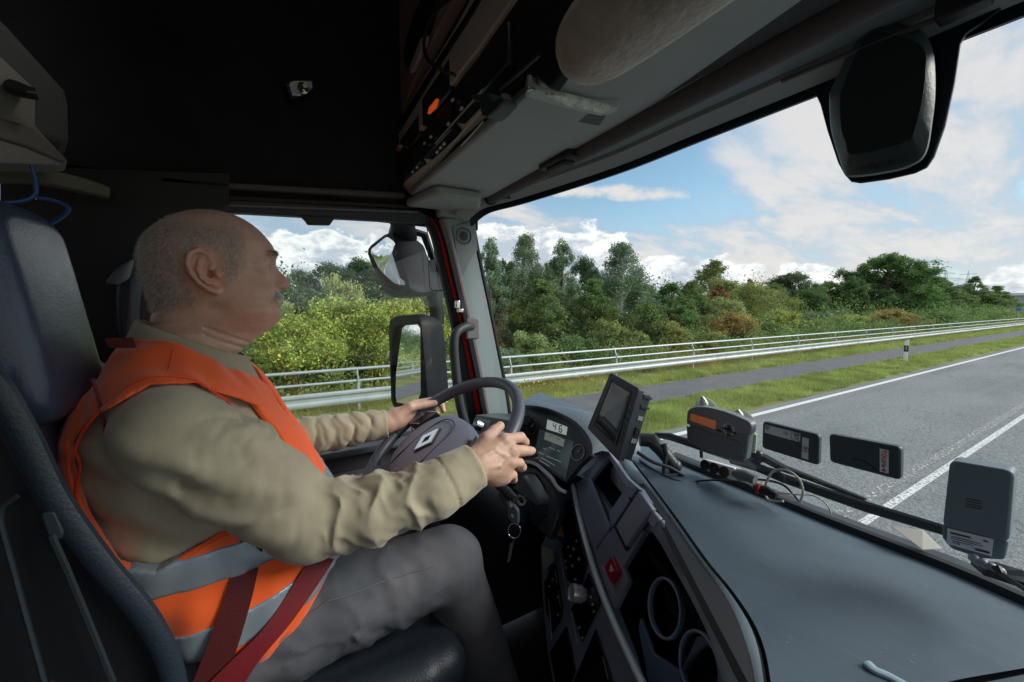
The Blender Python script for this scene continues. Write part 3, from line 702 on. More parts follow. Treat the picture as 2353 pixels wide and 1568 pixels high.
# litter on the path
# distant things
HILL = mat('hill_wood', (.045, .075, .075), .95, var=.25, vscale=.02)
rng = np.random.default_rng(8)
V = []; Fs = []
xs = np.linspace(-900, 500, 90)
for i, x in enumerate(xs):
    h = 16 + 9 * math.sin(x * .006 + 1) + 5 * math.sin(x * .021) + rng.uniform(0, 3.0)
    V += [(x, 1250, -4), (x, 1270, -4 + h), (x, 1500, -4 + h * .7)]
for i in range(len(xs) - 1):
    a = 3 * i; Fs += [(a, a + 3, a + 4, a + 1), (a + 1, a + 4, a + 5, a + 2)]
kind(make('hills', V, Fs, HILL, smooth=180), 'structure')
def pylon(px, py, dist, label):
    r = ray(px, py); p = r * (dist / r.y); zt = p.z; h = zt + 4
    t = thing('power_pylon', label, 'pylon', (p.x, p.y, -4), 'power pylons on the horizon')
    m = M(); S = mat('pylon_steel', (.42, .50, .58), .8)
    for sx in (-1, 1):
        for sy in (-1, 1): m.tube([(p.x + sx * h * .1, p.y + sy * h * .1, -4), (p.x + sx * h * .02, p.y + sy * h * .02, -4 + h * .8), (p.x, p.y, zt)], h * .0032, 5)
    for k in range(9):
        z0 = -4 + h * .09 * k; z1 = z0 + h * .09; a = h * (.1 - .0088 * k); b = h * (.1 - .0088 * (k + 1))
        for sx in (-1, 1): m.tube([(p.x + sx * a, p.y - a, z0), (p.x - sx * b, p.y - b, z1)], h * .0022, 4)
    m.done('tower', S, t)
    m = M()
    for zz, w in ((.62, .20), (.76, .26), (.90, .16)):
        z = -4 + h * zz; m.tube([(p.x - w * h, p.y, z), (p.x, p.y, z + h * .03), (p.x + w * h, p.y, z)], h * .003, 4); m.tube([(p.x - w * h, p.y, z), (p.x + w * h, p.y, z)], h * .003, 4)
    m.done('crossarm', S, t)
    return p, h
pylon(2176, 620, 620, 'taller lattice power pylon just right of the big domed tree')
pylon(2226, 622, 690, 'fainter lattice power pylon above the pointed green tree')
def hall():
    a = onY(2292, 672, 330); b = onY(2420, 672, 330); z1 = onY(2300, 676, 330).z; z0 = -4
    t = thing('warehouse', 'long low white-roofed hall on the horizon at the far right', 'warehouse', (a.x, 330, z0))
    M().box(((a.x + b.x) / 2 + 15, 345, (z0 + z1) / 2 - .4), (b.x - a.x + 30, 30, z1 - z0 - .8)).done('wall', mat('hall_wall', (.35, .39, .44), .6), t)
    M().box(((a.x + b.x) / 2 + 15, 345, z1 - .2), (b.x - a.x + 32, 32, 1.3)).done('roof', mat('hall_roof', (.75, .77, .80), .5), t)
hall()
def bluesign():
    p = onX(2341, 711, -10.9)
    t = thing('road_sign', 'tiny round blue road sign on a grey pole at the far end of the path', 'sign', (p.x, p.y, -2.65))
    M().tube([(p.x, p.y, -2.7), (p.x, p.y, p.z + .3)], .04, 8).done('pole', STEEL, t)
    M().lathe((p.x + .0, p.y - .05, p.z), (0, -1, 0), [(.001, 0), (.24, 0), (.24, .02), (.001, .02)], 24).done('sign_plate', mat('sign_blue', (.03, .22, .55), .4), t)
bluesign()
# ================================================================== CAB SHELL
XS = -1.30                                   # inner face of the driver's door and side wall
cab = thing('truck_cab', 'red truck cab interior with dark lining, grey pillar and wide windscreen around the driver', 'truck cab', (-.1, 0, -1.4))
SIDE = Plane((XS, 0, 0), (1, 0, 0))
# windscreen edges (symmetric about x = -.1)
_wt = [(-1.235, .555, .285), (-1.20, .60, .325), (-1.1, .68, .345), (-.81, .80, .375), (-.59, .835, .39), (-.39, .86, .40), (-.1, .872, .403)]
_wb = [(-1.235, .68, -.44), (-1.15, .73, -.44), (-1.0, .79, -.44), (-.81, .83, -.44), (-.62, .86, -.44), (-.39, .885, -.44), (-.1, .90, -.44)]
def mirr(L_): return L_ + [(-.2 - x, y, z) for x, y, z in L_[-2::-1]]
WT = spline(mirr(_wt), 5); WB = spline(mirr(_wb), 5)
def wpt(i, t): return WT[i].lerp(WB[i], t)
m = M(); m.loft([[wpt(i, t) for i in range(len(WT))] for t in (0, .33, .66, 1)], close=False)
gl = m.done('windscreen', GLASS, cab, smooth=180)
# frit band and rubber seal round the glass
m = M(); FR = []
n = len(WT)
def inw(i, e): return WT[i] + (WB[i] - WT[i]).normalized() * e
m.loft([[inw(i, -.02) + Vector((0, .004, 0)) for i in range(n)], [inw(i, .018) + Vector((0, .004, 0)) for i in range(n)], [inw(i, .018) - Vector((0, .003, 0)) for i in range(n)], [inw(i, -.02) - Vector((0, .003, 0)) for i in range(n)]], close=False)
m.done('windscreen_seal', mat('frit_blue_black', (.006, .012, .024), .35), cab, smooth=60)
def ribbon(name, a, b, mt, parent, th=.01, d=(0, 0, 1), **k):
    """Solid band between two polylines, thickened along d."""
    d = Vector(d) * th
    return M().loft([[a[i], b[i], b[i] + d, a[i] + d] for i in range(len(a))]).done(name, mt, parent, **k)
# header: stepped trim from the glass back to the overhead shelf
def offs(L_, dy, dz): return [p + Vector((0, dy, dz)) for p in L_]
Hs = [p.copy() for p in WT]
def head_curve(f, z):
    """Header line: blend of the windscreen's top curve (f=0) and a straight line y=.62 (f=1)."""
    return [Vector((p.x, p.y * (1 - f) + f * min(p.y - .01, .60 + .05 * min(1, (p.x + 1.25) * 1.2)), z if z is not None else p.z)) for p in Hs]
h0 = offs(WT, -.012, -.004); h1 = [p + Vector((0, -.05, .012)) for p in WT]
ribbon('header_lip', h0, h1, HEAD, cab, .012, smooth=50)
h2 = [p + Vector((0, -.056, .02)) for p in WT]; h3 = head_curve(.62, None); h3 = [p + Vector((0, 0, .03)) for p in h3]
h3 = [Vector((p.x, min(p.y, q.y - .004), p.z)) for p, q in zip(h3, h2)]
ribbon('header_panel', h2, h3, mat('header_blue_grey', (.20, .24, .265), .6, bump=.25, bscale=900), cab, .012, smooth=50)
h4 = [Vector((p.x, min(q.y - .003, .70 if p.x > -1.1 else q.y), .405)) for p, q in zip(WT, h3)]
ribbon('header_band', h3, [Vector((p.x, min(p.y - .02, .64 + .0 * p.x), .408)) for p in h3], HEAD, cab, .012, smooth=50)
# roller blind tube under the header
rb = thing('roller_blind', 'rolled up dark sun blind running along the top of the windscreen', 'sun blind', (-.6, .62, .36))
M().tube([(-1.17, .598, .352), (-.62, .628, .366), (.6, .655, .39)], .021, 16).done('blind_tube', mat('blind_fabric', (.085, .07, .075), .8, bump=.2), rb)
M().tube([(-1.175, .597, .352), (-1.163, .598, .352)], .024, 16).done('end_cap', BLACK, rb)
c = onY(1287, 378, .60); M().box(c + Vector((.0, 0, .012)), (.115, .05, .03), Matrix.Rotation(.05, 3, 'Z')).box(c + Vector((.0, 0.0, -.006)), (.075, .035, .012)).done('blind_bracket', BLACK, rb, bevel=.006)
# underside panel between shelf lip and blind
UZ = .385
M().prism([(-1.26, .36, .345), (.12, .36, .345), (.12, .66, UZ + .015), (-1.05, .66, UZ), (-1.24, .60, .345)], (0, 0, 1), .02).done('overhead_panel', HEAD, cab, bevel=.006)
m = M()
for px, py, a, b in ((1175, 376, .018, .018),): m.lathe(onZ(px, py, .352), (0, 0, -1), [(.001, 0), (a, 0), (a, .003), (.001, .003)], 20)
m.done('screw_cap', BLACK, cab)
M().lathe(WT[9] + Vector((.0, -.03, .006)), (0, 0, -1), [(.001, -.004), (.02, -.004), (.02, .004), (.001, .004)], 16).done('plug', BLACK, cab)
# seam lines under the panel
m = M(); m.tube([onZ(1047, 463, .3505), onZ(1118, 398, .3505), onZ(1262, 277, .352), onZ(1300, 235, .352), onZ(1310, 215, .352)], .0028, 6); m.done('panel_seam', BLACK, cab)
# corner cover under the left end
m = M(); m.prism([(-1.285, .35, .315), (-1.10, .39, .315), (-1.10, .53, .315), (-1.26, .60, .315)], (0, 0, 1), .03); m.done('corner_cover', HEAD, cab, bevel=.01)
# ---- side wall, roof, rear wall
M().box((XS - .03, -.30, .80), (.05, 1.86, .96)).box((XS - .035, -.18, .30), (.04, 1.6, .055)).done('side_wall', LINING, cab)
m = M(); m.box((-.1, -.52, 1.31), (2.5, 1.24, .06)); m.box((-.85, .5, 1.31), (1.0, .80, .06)); m.done('roof_lining', LINING, cab)
m = M(); m.box((-.1, -1.13, .0), (2.5, .05, 2.8)); m.done('rear_wall', BLACK, cab)
M().box((1.12, -.13, -.92), (.05, 1.96, .92)).box((1.12, -.13, .88), (.05, 1.96, .84)).box((1.12, -.92, -.0), (.05, .38, .92)).done('passenger_side', BLACK, cab)
M().box((-.1, 0, -1.36), (2.5, 2.2, .06)).done('floor', BLACK, cab)
# front bulkhead below and above the windscreen (outside skin, keeps the light out of the footwell)
M().box((-.1, .93, -.92), (2.5, .06, .88)).done('front_wall', BLACK, cab)
M().box((-.63, .93, .88), (1.44, .06, .86)).done('front_roof_wall', BLACK, cab)
# ceiling of the header zone so that sky light does not leak in
M().prism([(-1.3, .60, .47), (.1, .60, .47), (.1, .92, .47), (-1.3, .92, .47)], (0, 0, 1), .02).done('header_ceiling', BLACK, cab)
# ---- driver's door with window opening; B pillar
zt = lambda x: SIDE(x, 492).z
wtop = [SIDE(x, y) for x, y in ((520, 488), (760, 500), (940, 508))]
door = M()
# belt part of the door under the window
BELT = -.44
door.prism([(XS, -.55, BELT), (XS, .95, BELT), (XS, .95, -1.3), (XS, -.55, -1.3)], (-1, 0, 0), .06)
dr = door.done('driver_door', DARK, cab, bevel=.012)
M().box((XS + .012, .05, BELT - .012), (.06, 1.2, .02)).done('window_ledge', mat('ledge', (.10, .12, .13), .5), dr, bevel=.008)
M().box((XS + .02, .05, BELT - .10), (.05, .9, .035)).done('door_trim', SILVER, dr, bevel=.01)
# top rail
def band(name, pts, mt, parent, off=0.0, t=.03, bevel=.004, pl=SIDE):
    return M().prism(pl.poly(pts, off), pl.n, -t).done(name, mt, parent, bevel=bevel)
band('window_header', [(380, 455), (430, 452), (960, 482), (990, 500), (980, 512), (960, 512), (700, 498), (560, 490), (380, 486)], mat('window_header_grey', (.03, .034, .044), .45), cab, .004)
band('headliner_edge', [(370, 405), (540, 420), (930, 442), (935, 455), (520, 432), (370, 420)], mat('headliner_edge', (.09, .078, .082), .7), cab, .02, bevel=.004)
band('window_header_groove', [(380, 440), (520, 448), (950, 470), (962, 480), (520, 461), (380, 453)], mat('groove_dark_red', (.02, .006, .008), .6), cab, .008, bevel=.003)
band('window_header_lip', [(515, 470), (960, 486), (960, 490), (515, 474)], mat('lip', (.16, .14, .15), .5), cab, .010, t=.008, bevel=0)
band('window_latch', [(688, 494), (700, 506), (707, 516), (758, 517), (766, 506), (772, 498)], mat('latch', (.022, .028, .036), .5), cab, .012, t=.02)
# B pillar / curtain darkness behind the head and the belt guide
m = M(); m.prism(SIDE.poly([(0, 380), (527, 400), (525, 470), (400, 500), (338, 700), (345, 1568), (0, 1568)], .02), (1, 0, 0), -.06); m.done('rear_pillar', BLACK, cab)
band('pillar_trim', [(262, 660), (315, 600), (345, 590), (350, 760), (262, 760)], mat('pillar_brown', (.10, .07, .075), .85), cab, .03, t=.02)
band('belt_guide', [(262, 690), (268, 632), (298, 612), (316, 640), (305, 780), (270, 800)], mat('belt_guide', (.03, .035, .05), .45), cab, .09, t=.05, bevel=.012)
band('belt_guide_cap', [(236, 652), (262, 618), (303, 592), (290, 640), (262, 655)], mat('guide_cap', (.14, .16, .19), .5), cab, .12, t=.03, bevel=.008)
# side window glass
glp = SIDE.poly([(340, 480), (980, 480), (1110, 930), (1130, 1010), (340, 1010)], -.025)
M().prism(glp, (1, 0, 0), .004).done('side_window', glass_mat('side_glass', (.93, .96, .95), .7), cab, smooth=0)
# red door edge, seals, pillar
def bandc(name, left, right, mt, parent, off, t, bevel=.004, pl=SIDE, n=6):
    a = [pl(x, y, off) for x, y in spl2(left, n)]; b = [pl(x, y, off) for x, y in spl2(right, n)]
    d = pl.n * -t
    return M().loft([[p, q, q + d, p + d] for p, q in zip(a, b)]).done(name, mt, parent, bevel=bevel, smooth=60)
bandc('window_seal', [(960, 497), (990, 530), (1013, 620), (1040, 740), (1062, 860), (1078, 960), (1085, 1010)], [(984, 497), (1004, 530), (1027, 620), (1056, 740), (1080, 860), (1097, 960), (1104, 1010)], RUBBER, cab, -.004, .03)
bandc('red_door_frame', [(984, 500), (1003, 530), (1026, 620), (1054, 740), (1078, 860), (1095, 960), (1103, 1010)], [(997, 500), (1019, 540), (1044, 640), (1072, 760), (1093, 860), (1112, 960), (1120, 1010)], REDP, cab, -.012, .03)
bandc('door_seal', [(996, 498), (1018, 540), (1043, 640), (1071, 760), (1092, 860), (1111, 960), (1119, 1010)], [(1016, 498), (1035, 540), (1060, 640), (1086, 760), (1107, 860), (1125, 960), (1133, 1010)], RUBBER, cab, .006, .05)
pil = bandc('pillar_cover', [(1014, 500), (1033, 560), (1052, 640), (1075, 740), (1098, 850), (1117, 950), (1130, 1010)], [(1082, 497), (1090, 545), (1106, 620), (1127, 720), (1147, 820), (1164, 900), (1180, 1010)], PILLAR, cab, .035, .05, .010)
bandc('pillar_edge', [(1014, 500), (1033, 560), (1052, 640), (1075, 740), (1098, 850), (1117, 950), (1130, 1010)], [(1028, 500), (1045, 560), (1064, 640), (1087, 740), (1110, 850), (1128, 950), (1141, 1010)], mat('pillar_edge', (.20, .19, .20), .6), cab, .042, .02, .006)
bandc('screen_seal', [(1082, 486), (1089, 530), (1104, 610), (1125, 710), (1145, 810), (1162, 900), (1178, 1010)], [(1091, 486), (1095, 530), (1110, 610), (1131, 710), (1151, 810), (1168, 900), (1184, 1010)], RUBBER, cab, .038, .03, .002)
band('pillar_top', [(1012, 497), (1008, 462), (1075, 452), (1112, 448), (1092, 500), (1084, 508)], HEAD, cab, .04, t=.05, bevel=.01)
# tweeter in the pillar
PP = Plane((XS + .037, 0, 0), (1, 0, 0))
c = PP(1065, 543); a_ = (PP(1065, 533) - PP(1065, 553)).length * .85
sp = M().lathe(c, (1, 0, 0), [(.001, -.004), (a_ * 1.15, -.004), (a_ * 1.15, .004), (a_, .003), (a_ * .9, .0015), (.001, .003)], 28).done('speaker', mat('speaker_mesh', (.05, .06, .065), .6), pil)
m = M()
for i in range(-5, 6):
    for j in range(-5, 6):
        y = i * a_ * .16 + (j % 2) * a_ * .08; z = j * a_ * .15
        if y * y + z * z < (a_ * .82) ** 2: m.lathe(c + Vector((.0032, y, z)), (1, 0, 0), [(.001, 0), (a_ * .045, 0), (a_ * .045, .0006), (.0001, .0006)], 6)
m.done('grille_holes', BLACK, sp)
m = M(); m.prism(PP.poly([(1040, 520), (1092, 505), (1098, 575), (1083, 598), (1062, 640), (1052, 610)], .002), (1, 0, 0), -.004); m.done('speaker_recess', mat('recess_grey', (.20, .24, .25), .6), pil, bevel=.003)
# grab handle
hp = [PP(1083, 751, .0), PP(1070, 751, .02), PP(1050, 763, .035), PP(1043, 790, .04), PP(1047, 850, .04), PP(1057, 930, .04), PP(1075, 985, .035), PP(1100, 1000, 0)]
M().tube(spline(hp, 6), .0155, 14).done('grab_handle', mat('handle_rubber', (.035, .045, .05), .5, bump=.2), cab)
M().box(PP(1086, 755, .004), (.012, .05, .075)).done('handle_mount', mat('mount_grey', (.20, .20, .21), .5), cab, bevel=.005)
# radio aerial cable outside on the window frame and small catch
M().tube([PP(981, 497, -.03), PP(984, 600, -.03), PP(988, 660, -.03), PP(994, 668, -.03), PP(1040, 668, -.03)], .0016, 6).done('window_wire', BLACK, cab)
m = M().box(PP(1051, 700, -.0), (.02, .015, .028)).box(PP(1057, 714, .0), (.02, .02, .014)); m.done('door_catch', CHROME, cab, bevel=.003)
# reading lamp on the side wall
lp = thing('reading_lamp', 'small silver reading lamp with a round lens on the dark side wall', 'lamp', SIDE(690, 203, .02))
lpP = Plane(SIDE(690, 203, .03), (1, .15, -.15))
M().prism(rpoly(lpP.poly([(660, 190), (672, 183), (718, 184), (722, 203), (690, 222), (668, 220)]), .006), lpP.n, -.03).done('lamp_body', SILVER, lp, bevel=.004)
M().prism(rpoly(lpP.poly([(656, 192), (664, 190), (672, 219), (664, 218)], .001), .003), lpP.n, -.022).done('switch', BLACK, lp, bevel=.002)
c = lpP(696, 203, .002); M().lathe(c, lpP.n, [(.001, 0), (.014, 0), (.014, .003), (.009, .002), (.001, -.001)], 24).done('lens', mat('lens', (.25, .25, .18), .08, metal=.7), lp)
# rear storage box top left, rail and blue lead
bx = thing('storage_locker', 'grey rear locker corner with a black bolt handle at the upper left', 'locker', onX(60, 300, -1.0))
LP = Plane(onX(60, 300, -1.0), (.92, .35, .0))
m = M().prism(LP.poly([(-60, 10), (0, 40), (148, 205), (156, 240), (158, 330), (-60, 290)]), LP.n, -.10); m.done('locker_side', mat('locker_dark', (.045, .045, .045), .8), bx, bevel=.01)
m = M().prism(rpoly(LP.poly([(-60, 90), (0, 130), (80, 205), (80, 290), (158, 372), (140, 380), (0, 376), (-60, 370)], .012), .006), LP.n, -.06); m.done('locker_panel', mat('locker_grey', (.15, .145, .13), .75, bump=.3, var=.1), bx, bevel=.008)
m = M().prism(LP.poly([(-60, 262), (0, 268), (78, 292), (156, 366), (148, 378), (60, 340), (-60, 305)], .016), LP.n, -.02); m.done('locker_lip', mat('locker_lip', (.095, .085, .08), .75), bx, bevel=.006)
M().tube([LP(30, 200, .014), LP(34, 203, .05), LP(70, 214, .06), LP(84, 216, .06)], [.011, .012, .0095, .009], 14).done('bolt_handle', mat('bolt_black', (.02, .024, .02), .15), bx)
RP = Plane(onX(120, 430, -1.15), (.9, .43, 0))
a = [RP(x, y) for x, y in spl2([(-60, 378), (80, 385), (180, 405), (255, 430)], 5)]; b = [RP(x, y) for x, y in spl2([(-60, 415), (80, 420), (180, 438), (253, 455)], 5)]
M().loft([[p, q, q - RP.n * .03, p - RP.n * .03] for p, q in zip(a, b)]).done('bunk_rail', mat('bunk_rail', (.10, .095, .075), .7), cab, bevel=.004, smooth=60)
BL = mat('blue_cable_sheath', (.01, .06, .22), .35)
cp_ = Plane(onX(100, 470, -.98), (.9, .4, 0))
w = M().tube([cp_(x, y) for x, y in spl2([(72, 378), (82, 420), (78, 450), (40, 464), (-30, 468)], 6)], .0032, 8).tube([cp_(x, y) for x, y in spl2([(82, 455), (125, 462), (157, 478), (140, 500), (108, 518)], 6)], .0032, 8).done('blue_cable', BL)
tag(w, 'thin blue coiled cable hanging above the headrest', 'cable')
# ================================================================== OVERHEAD SHELF
SH = .362
oc = thing('overhead_console', 'overhead storage console with radios and a grey fascia above the windscreen', 'overhead console', (-.6, SH, .34))
SF = Plane((0, SH, 0), (0, -1, 0))
# body: dark box with open bays behind the fascia
M().box((-.58, SH + .13, .72), (1.38, .22, .70)).done('console_box', mat('bay_black', (.006, .006, .008), .6), oc)
def sfp(name, pts, mt, off, t=.02, bevel=.004, parent=oc): return M().prism(SF.poly(pts, off), SF.n, -t).done(name, mt, parent, bevel=bevel)
# curved end cheek and upper fascia
sfp('end_cheek', [(897, 296), (888, 150), (905, 0), (975, -60), (1075, -60), (1010, 60), (960, 160), (912, 290)], mat('cheek_brown', (.34, .24, .24), .75), .012, .03)
sfp('fascia_band', [(907, 320), (905, 296), (960, 200), (1046, 60), (1110, -60), (1215, -60), (1100, 110), (1000, 240), (945, 330), (925, 340)], mat('fascia_band', (.52, .46, .43), .6, bump=.2), .022, .03)
sfp('fascia_edge', [(907, 318), (1000, 165), (1085, 30), (1130, -50), (1122, -55), (1070, 35), (985, 168), (903, 300)], BLACK, .026, .01, 0)
sfp('upper_slot', [(932, 155), (925, 120), (950, 30), (985, -40), (1010, -40), (985, 60), (940, 165)], BLACK, .024, .02)
sfp('slot_lip', [(942, 168), (938, 160), (965, 88), (978, 80), (974, 100), (948, 162)], mat('slot_lip', (.5, .48, .47), .5), .03, .012, .003)
# lip under the radios: rounded warm strip running along the bottom
lipa = [SF(x, y, .004) for x, y in [(925, 462), (1000, 360), (1100, 245), (1195, 172)]]
lipm = mat('shelf_lip', (.50, .45, .39), .55, bump=.2)
rr = []
for p in [SF(928, 448, .0), SF(960, 405, 0), SF(1030, 318, 0), SF(1110, 240, 0), SF(1170, 195, 0), SF(1215, 160, 0)]:
    rr.append([p + Vector((0, -.012 + .03 * (1 - math.cos(t)) , .018 - .03 * t / 1.57 * 1.0)) for t in [k * 1.57 / 6 for k in range(7)]] + [p + Vector((0, .03, .02))])
M().loft(rr).done('shelf_lip', lipm, oc, smooth=70)
# radio bays
def bay(x0, x1, z0, z1, name='radio', dep=.014, mt=None):
    c = Vector(((x0 + x1) / 2, SH - .008, (z0 + z1) / 2)); return M().box(c, (x1 - x0, .03, z1 - z0)).done(name, mt or mat('radio_black', (.035, .035, .042), .25), oc, bevel=.004)
def zx(px, py): p = SF(px, py); return p.x, p.z
x0, z0 = zx(935, 440); x1, z1 = zx(985, 320)
r1 = bay(-1.29, -1.09, .392, .45); r2 = bay(-1.29, -1.09, .462, .52); r3 = bay(-1.06, -.86, .392, .46); r4 = bay(-1.06, -.86, .475, .545); r5 = bay(-.84, -.60, .40, .47)
BTN = mat('button_grey', (.7, .72, .75), .4)
DISP = mat('orange_display', (.45, .06, .015), .4, emit=((.9, .12, .02), .25))
c = SF(993, 240, .026)
M().prism(rpoly(SF.poly([(982, 262), (986, 247), (1003, 226), (999, 246)], .030), .002), SF.n, -.006).done('display', DISP, r4)
for (x_, y_) in [(1030, 285), (1060, 250), (975, 330), (990, 315), (1004, 350), (1012, 340), (1020, 331), (948, 395), (958, 385), (1040, 230)]:
    M().box(SF(x_, y_, .03), (.010, .004, .004)).done('button', BTN, r3)
m = M()
for a_, b_ in (((1060, 335), (1110, 280)), ((1030, 340), (1105, 255)), ((1000, 330), (1110, 205))):
    m.tube([SF(*a_, .026), SF(*b_, .026)], .0016, 6)
m.done('bay_edge', mat('bay_edge', (.40, .48, .50), .4), oc)
p = SF(925, 345, .02); M().box(p + Vector((.01, -.012, 0)), (.035, .014, .010)).done('toggle', mat('copper_toggle', (.55, .38, .28), .3, metal=.6), oc, bevel=.002)
sfp('grey_module', [(1124, 268), (1130, 240), (1152, 210), (1155, 225), (1150, 240)], mat('module_grey', (.16, .145, .13), .5), .03, .02)
# microphone cable with brass plug
ck = M().tube([SF(x, y, o) for (x, y), o in zip(spl2([(1045, -10), (1010, 15), (985, 55), (974, 105), (985, 140), (1010, 158)], 5), [.05] * 40)], .0042, 8).done('radio_cable', BLACK)
tag(ck, 'black looping antenna lead plugged in above the radios', 'cable')
M().tube([SF(1008, 157, .05), SF(1022, 164, .045), SF(1045, 172, .04)], [.0055, .0045, .004], 10).done('plug', mat('brass', (.7, .5, .25), .25, metal=.9), ck)
# holder clip hanging at the shelf edge with cord
hc = thing('microphone_holder', 'dark bracket clipped to the front edge of the overhead console', 'bracket', SF(1115, 240, .03))
m = M().prism(SF.poly([(1080, 218), (1122, 212), (1130, 232), (1150, 222), (1155, 235), (1132, 262), (1120, 272), (1106, 268), (1100, 236), (1082, 228)], .05), SF.n, -.03)
m.done('bracket', mat('bracket_teal_black', (.05, .075, .09), .4), hc, bevel=.004)
M().tube([SF(1148, 208, .05), SF(1190, 170, .05), SF(1240, 125, .05)], .003, 6).done('cord', BLACK, hc)
# big dark recess wall to the right of the radios and net pocket
sfp('recess_panel', [(1120, 250), (1100, 100), (1130, -60), (1420, -60), (1300, 150), (1262, 205), (1215, 165)], mat('recess_dark', (.012, .013, .02), .7), .012, .02)
# interior light at the panel
LZ = .340
il = thing('interior_light', 'wide interior lamp with clear ribbed lens under the overhead console', 'lamp', onZ(1310, 235, LZ))
LPn = Plane((0, 0, LZ), (0, 0, -1))
M().prism(rpoly(LPn.poly([(1205, 222), (1212, 200), (1240, 208), (1424, 250), (1408, 262), (1380, 268), (1300, 250)]), .006), (0, 0, 1), .02).done('housing', mat('lamp_housing', (.45, .47, .46), .4), il, bevel=.004)
M().prism(rpoly(LPn.poly([(1250, 218), (1300, 222), (1404, 250), (1385, 262), (1300, 244)], .003), .005), (0, 0, 1), .006).done('lens', mat('clear_lens', (.75, .78, .72), .12, spec=1, bump=1.0, bscale=60, var=.3, vscale=30), il, bevel=.002)
M().prism(rpoly(LPn.poly([(1206, 218), (1212, 204), (1232, 210), (1222, 226)], .003), .004), (0, 0, 1), .006).done('reading_lens', mat('clear_lens2', (.45, .5, .42), .1, metal=.5, bump=1, bscale=80), il, bevel=.002)
M().prism(LPn.poly([(1200, 224), (1392, 270), (1378, 292), (1200, 258)], -.008), (0, 0, 1), .01).done('lamp_surround', HEADD, il, bevel=.004)
# fleece roll lying in the shelf and bulging over its edge
def roll():
    a = onD(1350, 108, .50); b = a + Vector((.62, .13, .10)); ax = (b - a).normalized(); R = .052
    t_ = [0, .012, .03, .055, .09, .15, .25, .4, .55, .7]
    rad = [.004, .52, .78, .93, 1.0, 1.02, 1.0, 1.03, 1.0, 1.0]
    c0 = a - ax * .045
    q = ax.to_track_quat('Z', 'Y'); rings = []
    for s_, r_ in zip(t_, rad):
        rings.append([c0 + ax * s_ + q @ Vector((math.cos(k) * R * r_ * (1 + .03 * math.sin(3 * k + s_ * 9)), math.sin(k) * R * r_ * (1.0 + .02 * math.sin(5 * k)), 0)) for k in [2 * math.pi * i / 40 for i in range(40)]])
    o = M().loft(rings).done('fleece_roll', FLEECE, smooth=170, sub=1)
    tag(o, 'thick beige fleece roll bulging from the overhead shelf above the interior lamp', 'blanket roll')
roll()
# ================================================================== SENSOR BOX ON THE WINDSCREEN
sb = thing('sensor_housing', 'large black sensor and camera housing hanging at the top centre of the windscreen', 'sensor housing', (-.3, .82, .1))
BP = Plane((-.3, .858, .2), (0, -1, -.02))
outl = [(1780, 170), (1840, 205), (1872, 214), (1884, 240), (1900, 300), (1925, 375), (1940, 402), (1955, 418), (1975, 421), (2040, 412), (2100, 398), (2128, 385), (2145, 360), (2170, 290), (2192, 190), (2205, 100), (2220, 75), (2260, 50), (2300, 20), (2300, -60), (1780, -60)]
M().prism(BP.poly(outl), BP.n, -.008).done('mount_plate', mat('frit_black', (.004, .010, .018), .3), sb, bevel=.002)
outer = [(1905, 215), (1908, 290), (1922, 345), (1940, 398), (1960, 408), (2030, 400), (2090, 385), (2128, 355), (2143, 280), (2150, 200), (2142, 110), (2100, 60), (1990, 60)]
inner = [(1930, 215), (1932, 290), (1944, 330), (1949, 352), (1975, 355), (2040, 340), (2085, 325), (2098, 312), (2118, 240), (2128, 170), (2122, 110), (2060, 80), (1990, 80)]
o3 = [BP(x, y, .0) for x, y in outer]; o2 = [BP(x, y, .055) for x, y in [(a * .85 + 2035 * .15, b * .85 + 230 * .15) for a, b in outer]]; o1 = [BP(x, y, .05) for x, y in inner]
oo = spl2(outer + outer[:1], 4)[:-1]; nn_ = spl2(inner + inner[:1], 4)[:-1]
mm = M(); rg = [[BP(x, y, 0) for x, y in oo], [BP(x, y, .030) for x, y in oo], [BP(x * .97 + 2035 * .03, y * .97 + 230 * .03, .040) for x, y in oo], [BP(x, y, .052) for x, y in nn_], [BP(x * .985 + 2035 * .015, y * .985 + 230 * .015, .0515) for x, y in nn_]]
mm.loft(rg); mm.done('housing_shell', mat('housing_grey', (.060, .085, .10), .5, bump=.2), sb, smooth=50)
M().prism([BP(x, y, .0535) for x, y in [(a * .985 + 2035 * .015, b * .985 + 230 * .015) for a, b in nn_]], BP.n, -.001).done('front_cover', mat('cover_black', (.010, .015, .021), .5), sb, smooth=0)
m = M(); g0 = Vector((1972, 400)); 
for k in range(15):
    x = 1978 + k * 7.4; y = 392 - k * 1.6; m.tube([BP(x - 3, y - 9, .058), BP(x + 4, y + 5, .053)], .0012, 5)
m.done('vent_grille', BLACK, sb)
M().tube([BP(1797, 187, .05), BP(1960, 120, .05), BP(2200, 25, .05), BP(2300, -15, .05)], .004, 8).done('trim_rod', mat('rod_brown', (.10, .085, .085), .4), sb)
M().box(BP(2215, 5, .05), (.05, .03, .03)).done('rod_end', BLACK, sb, bevel=.004)
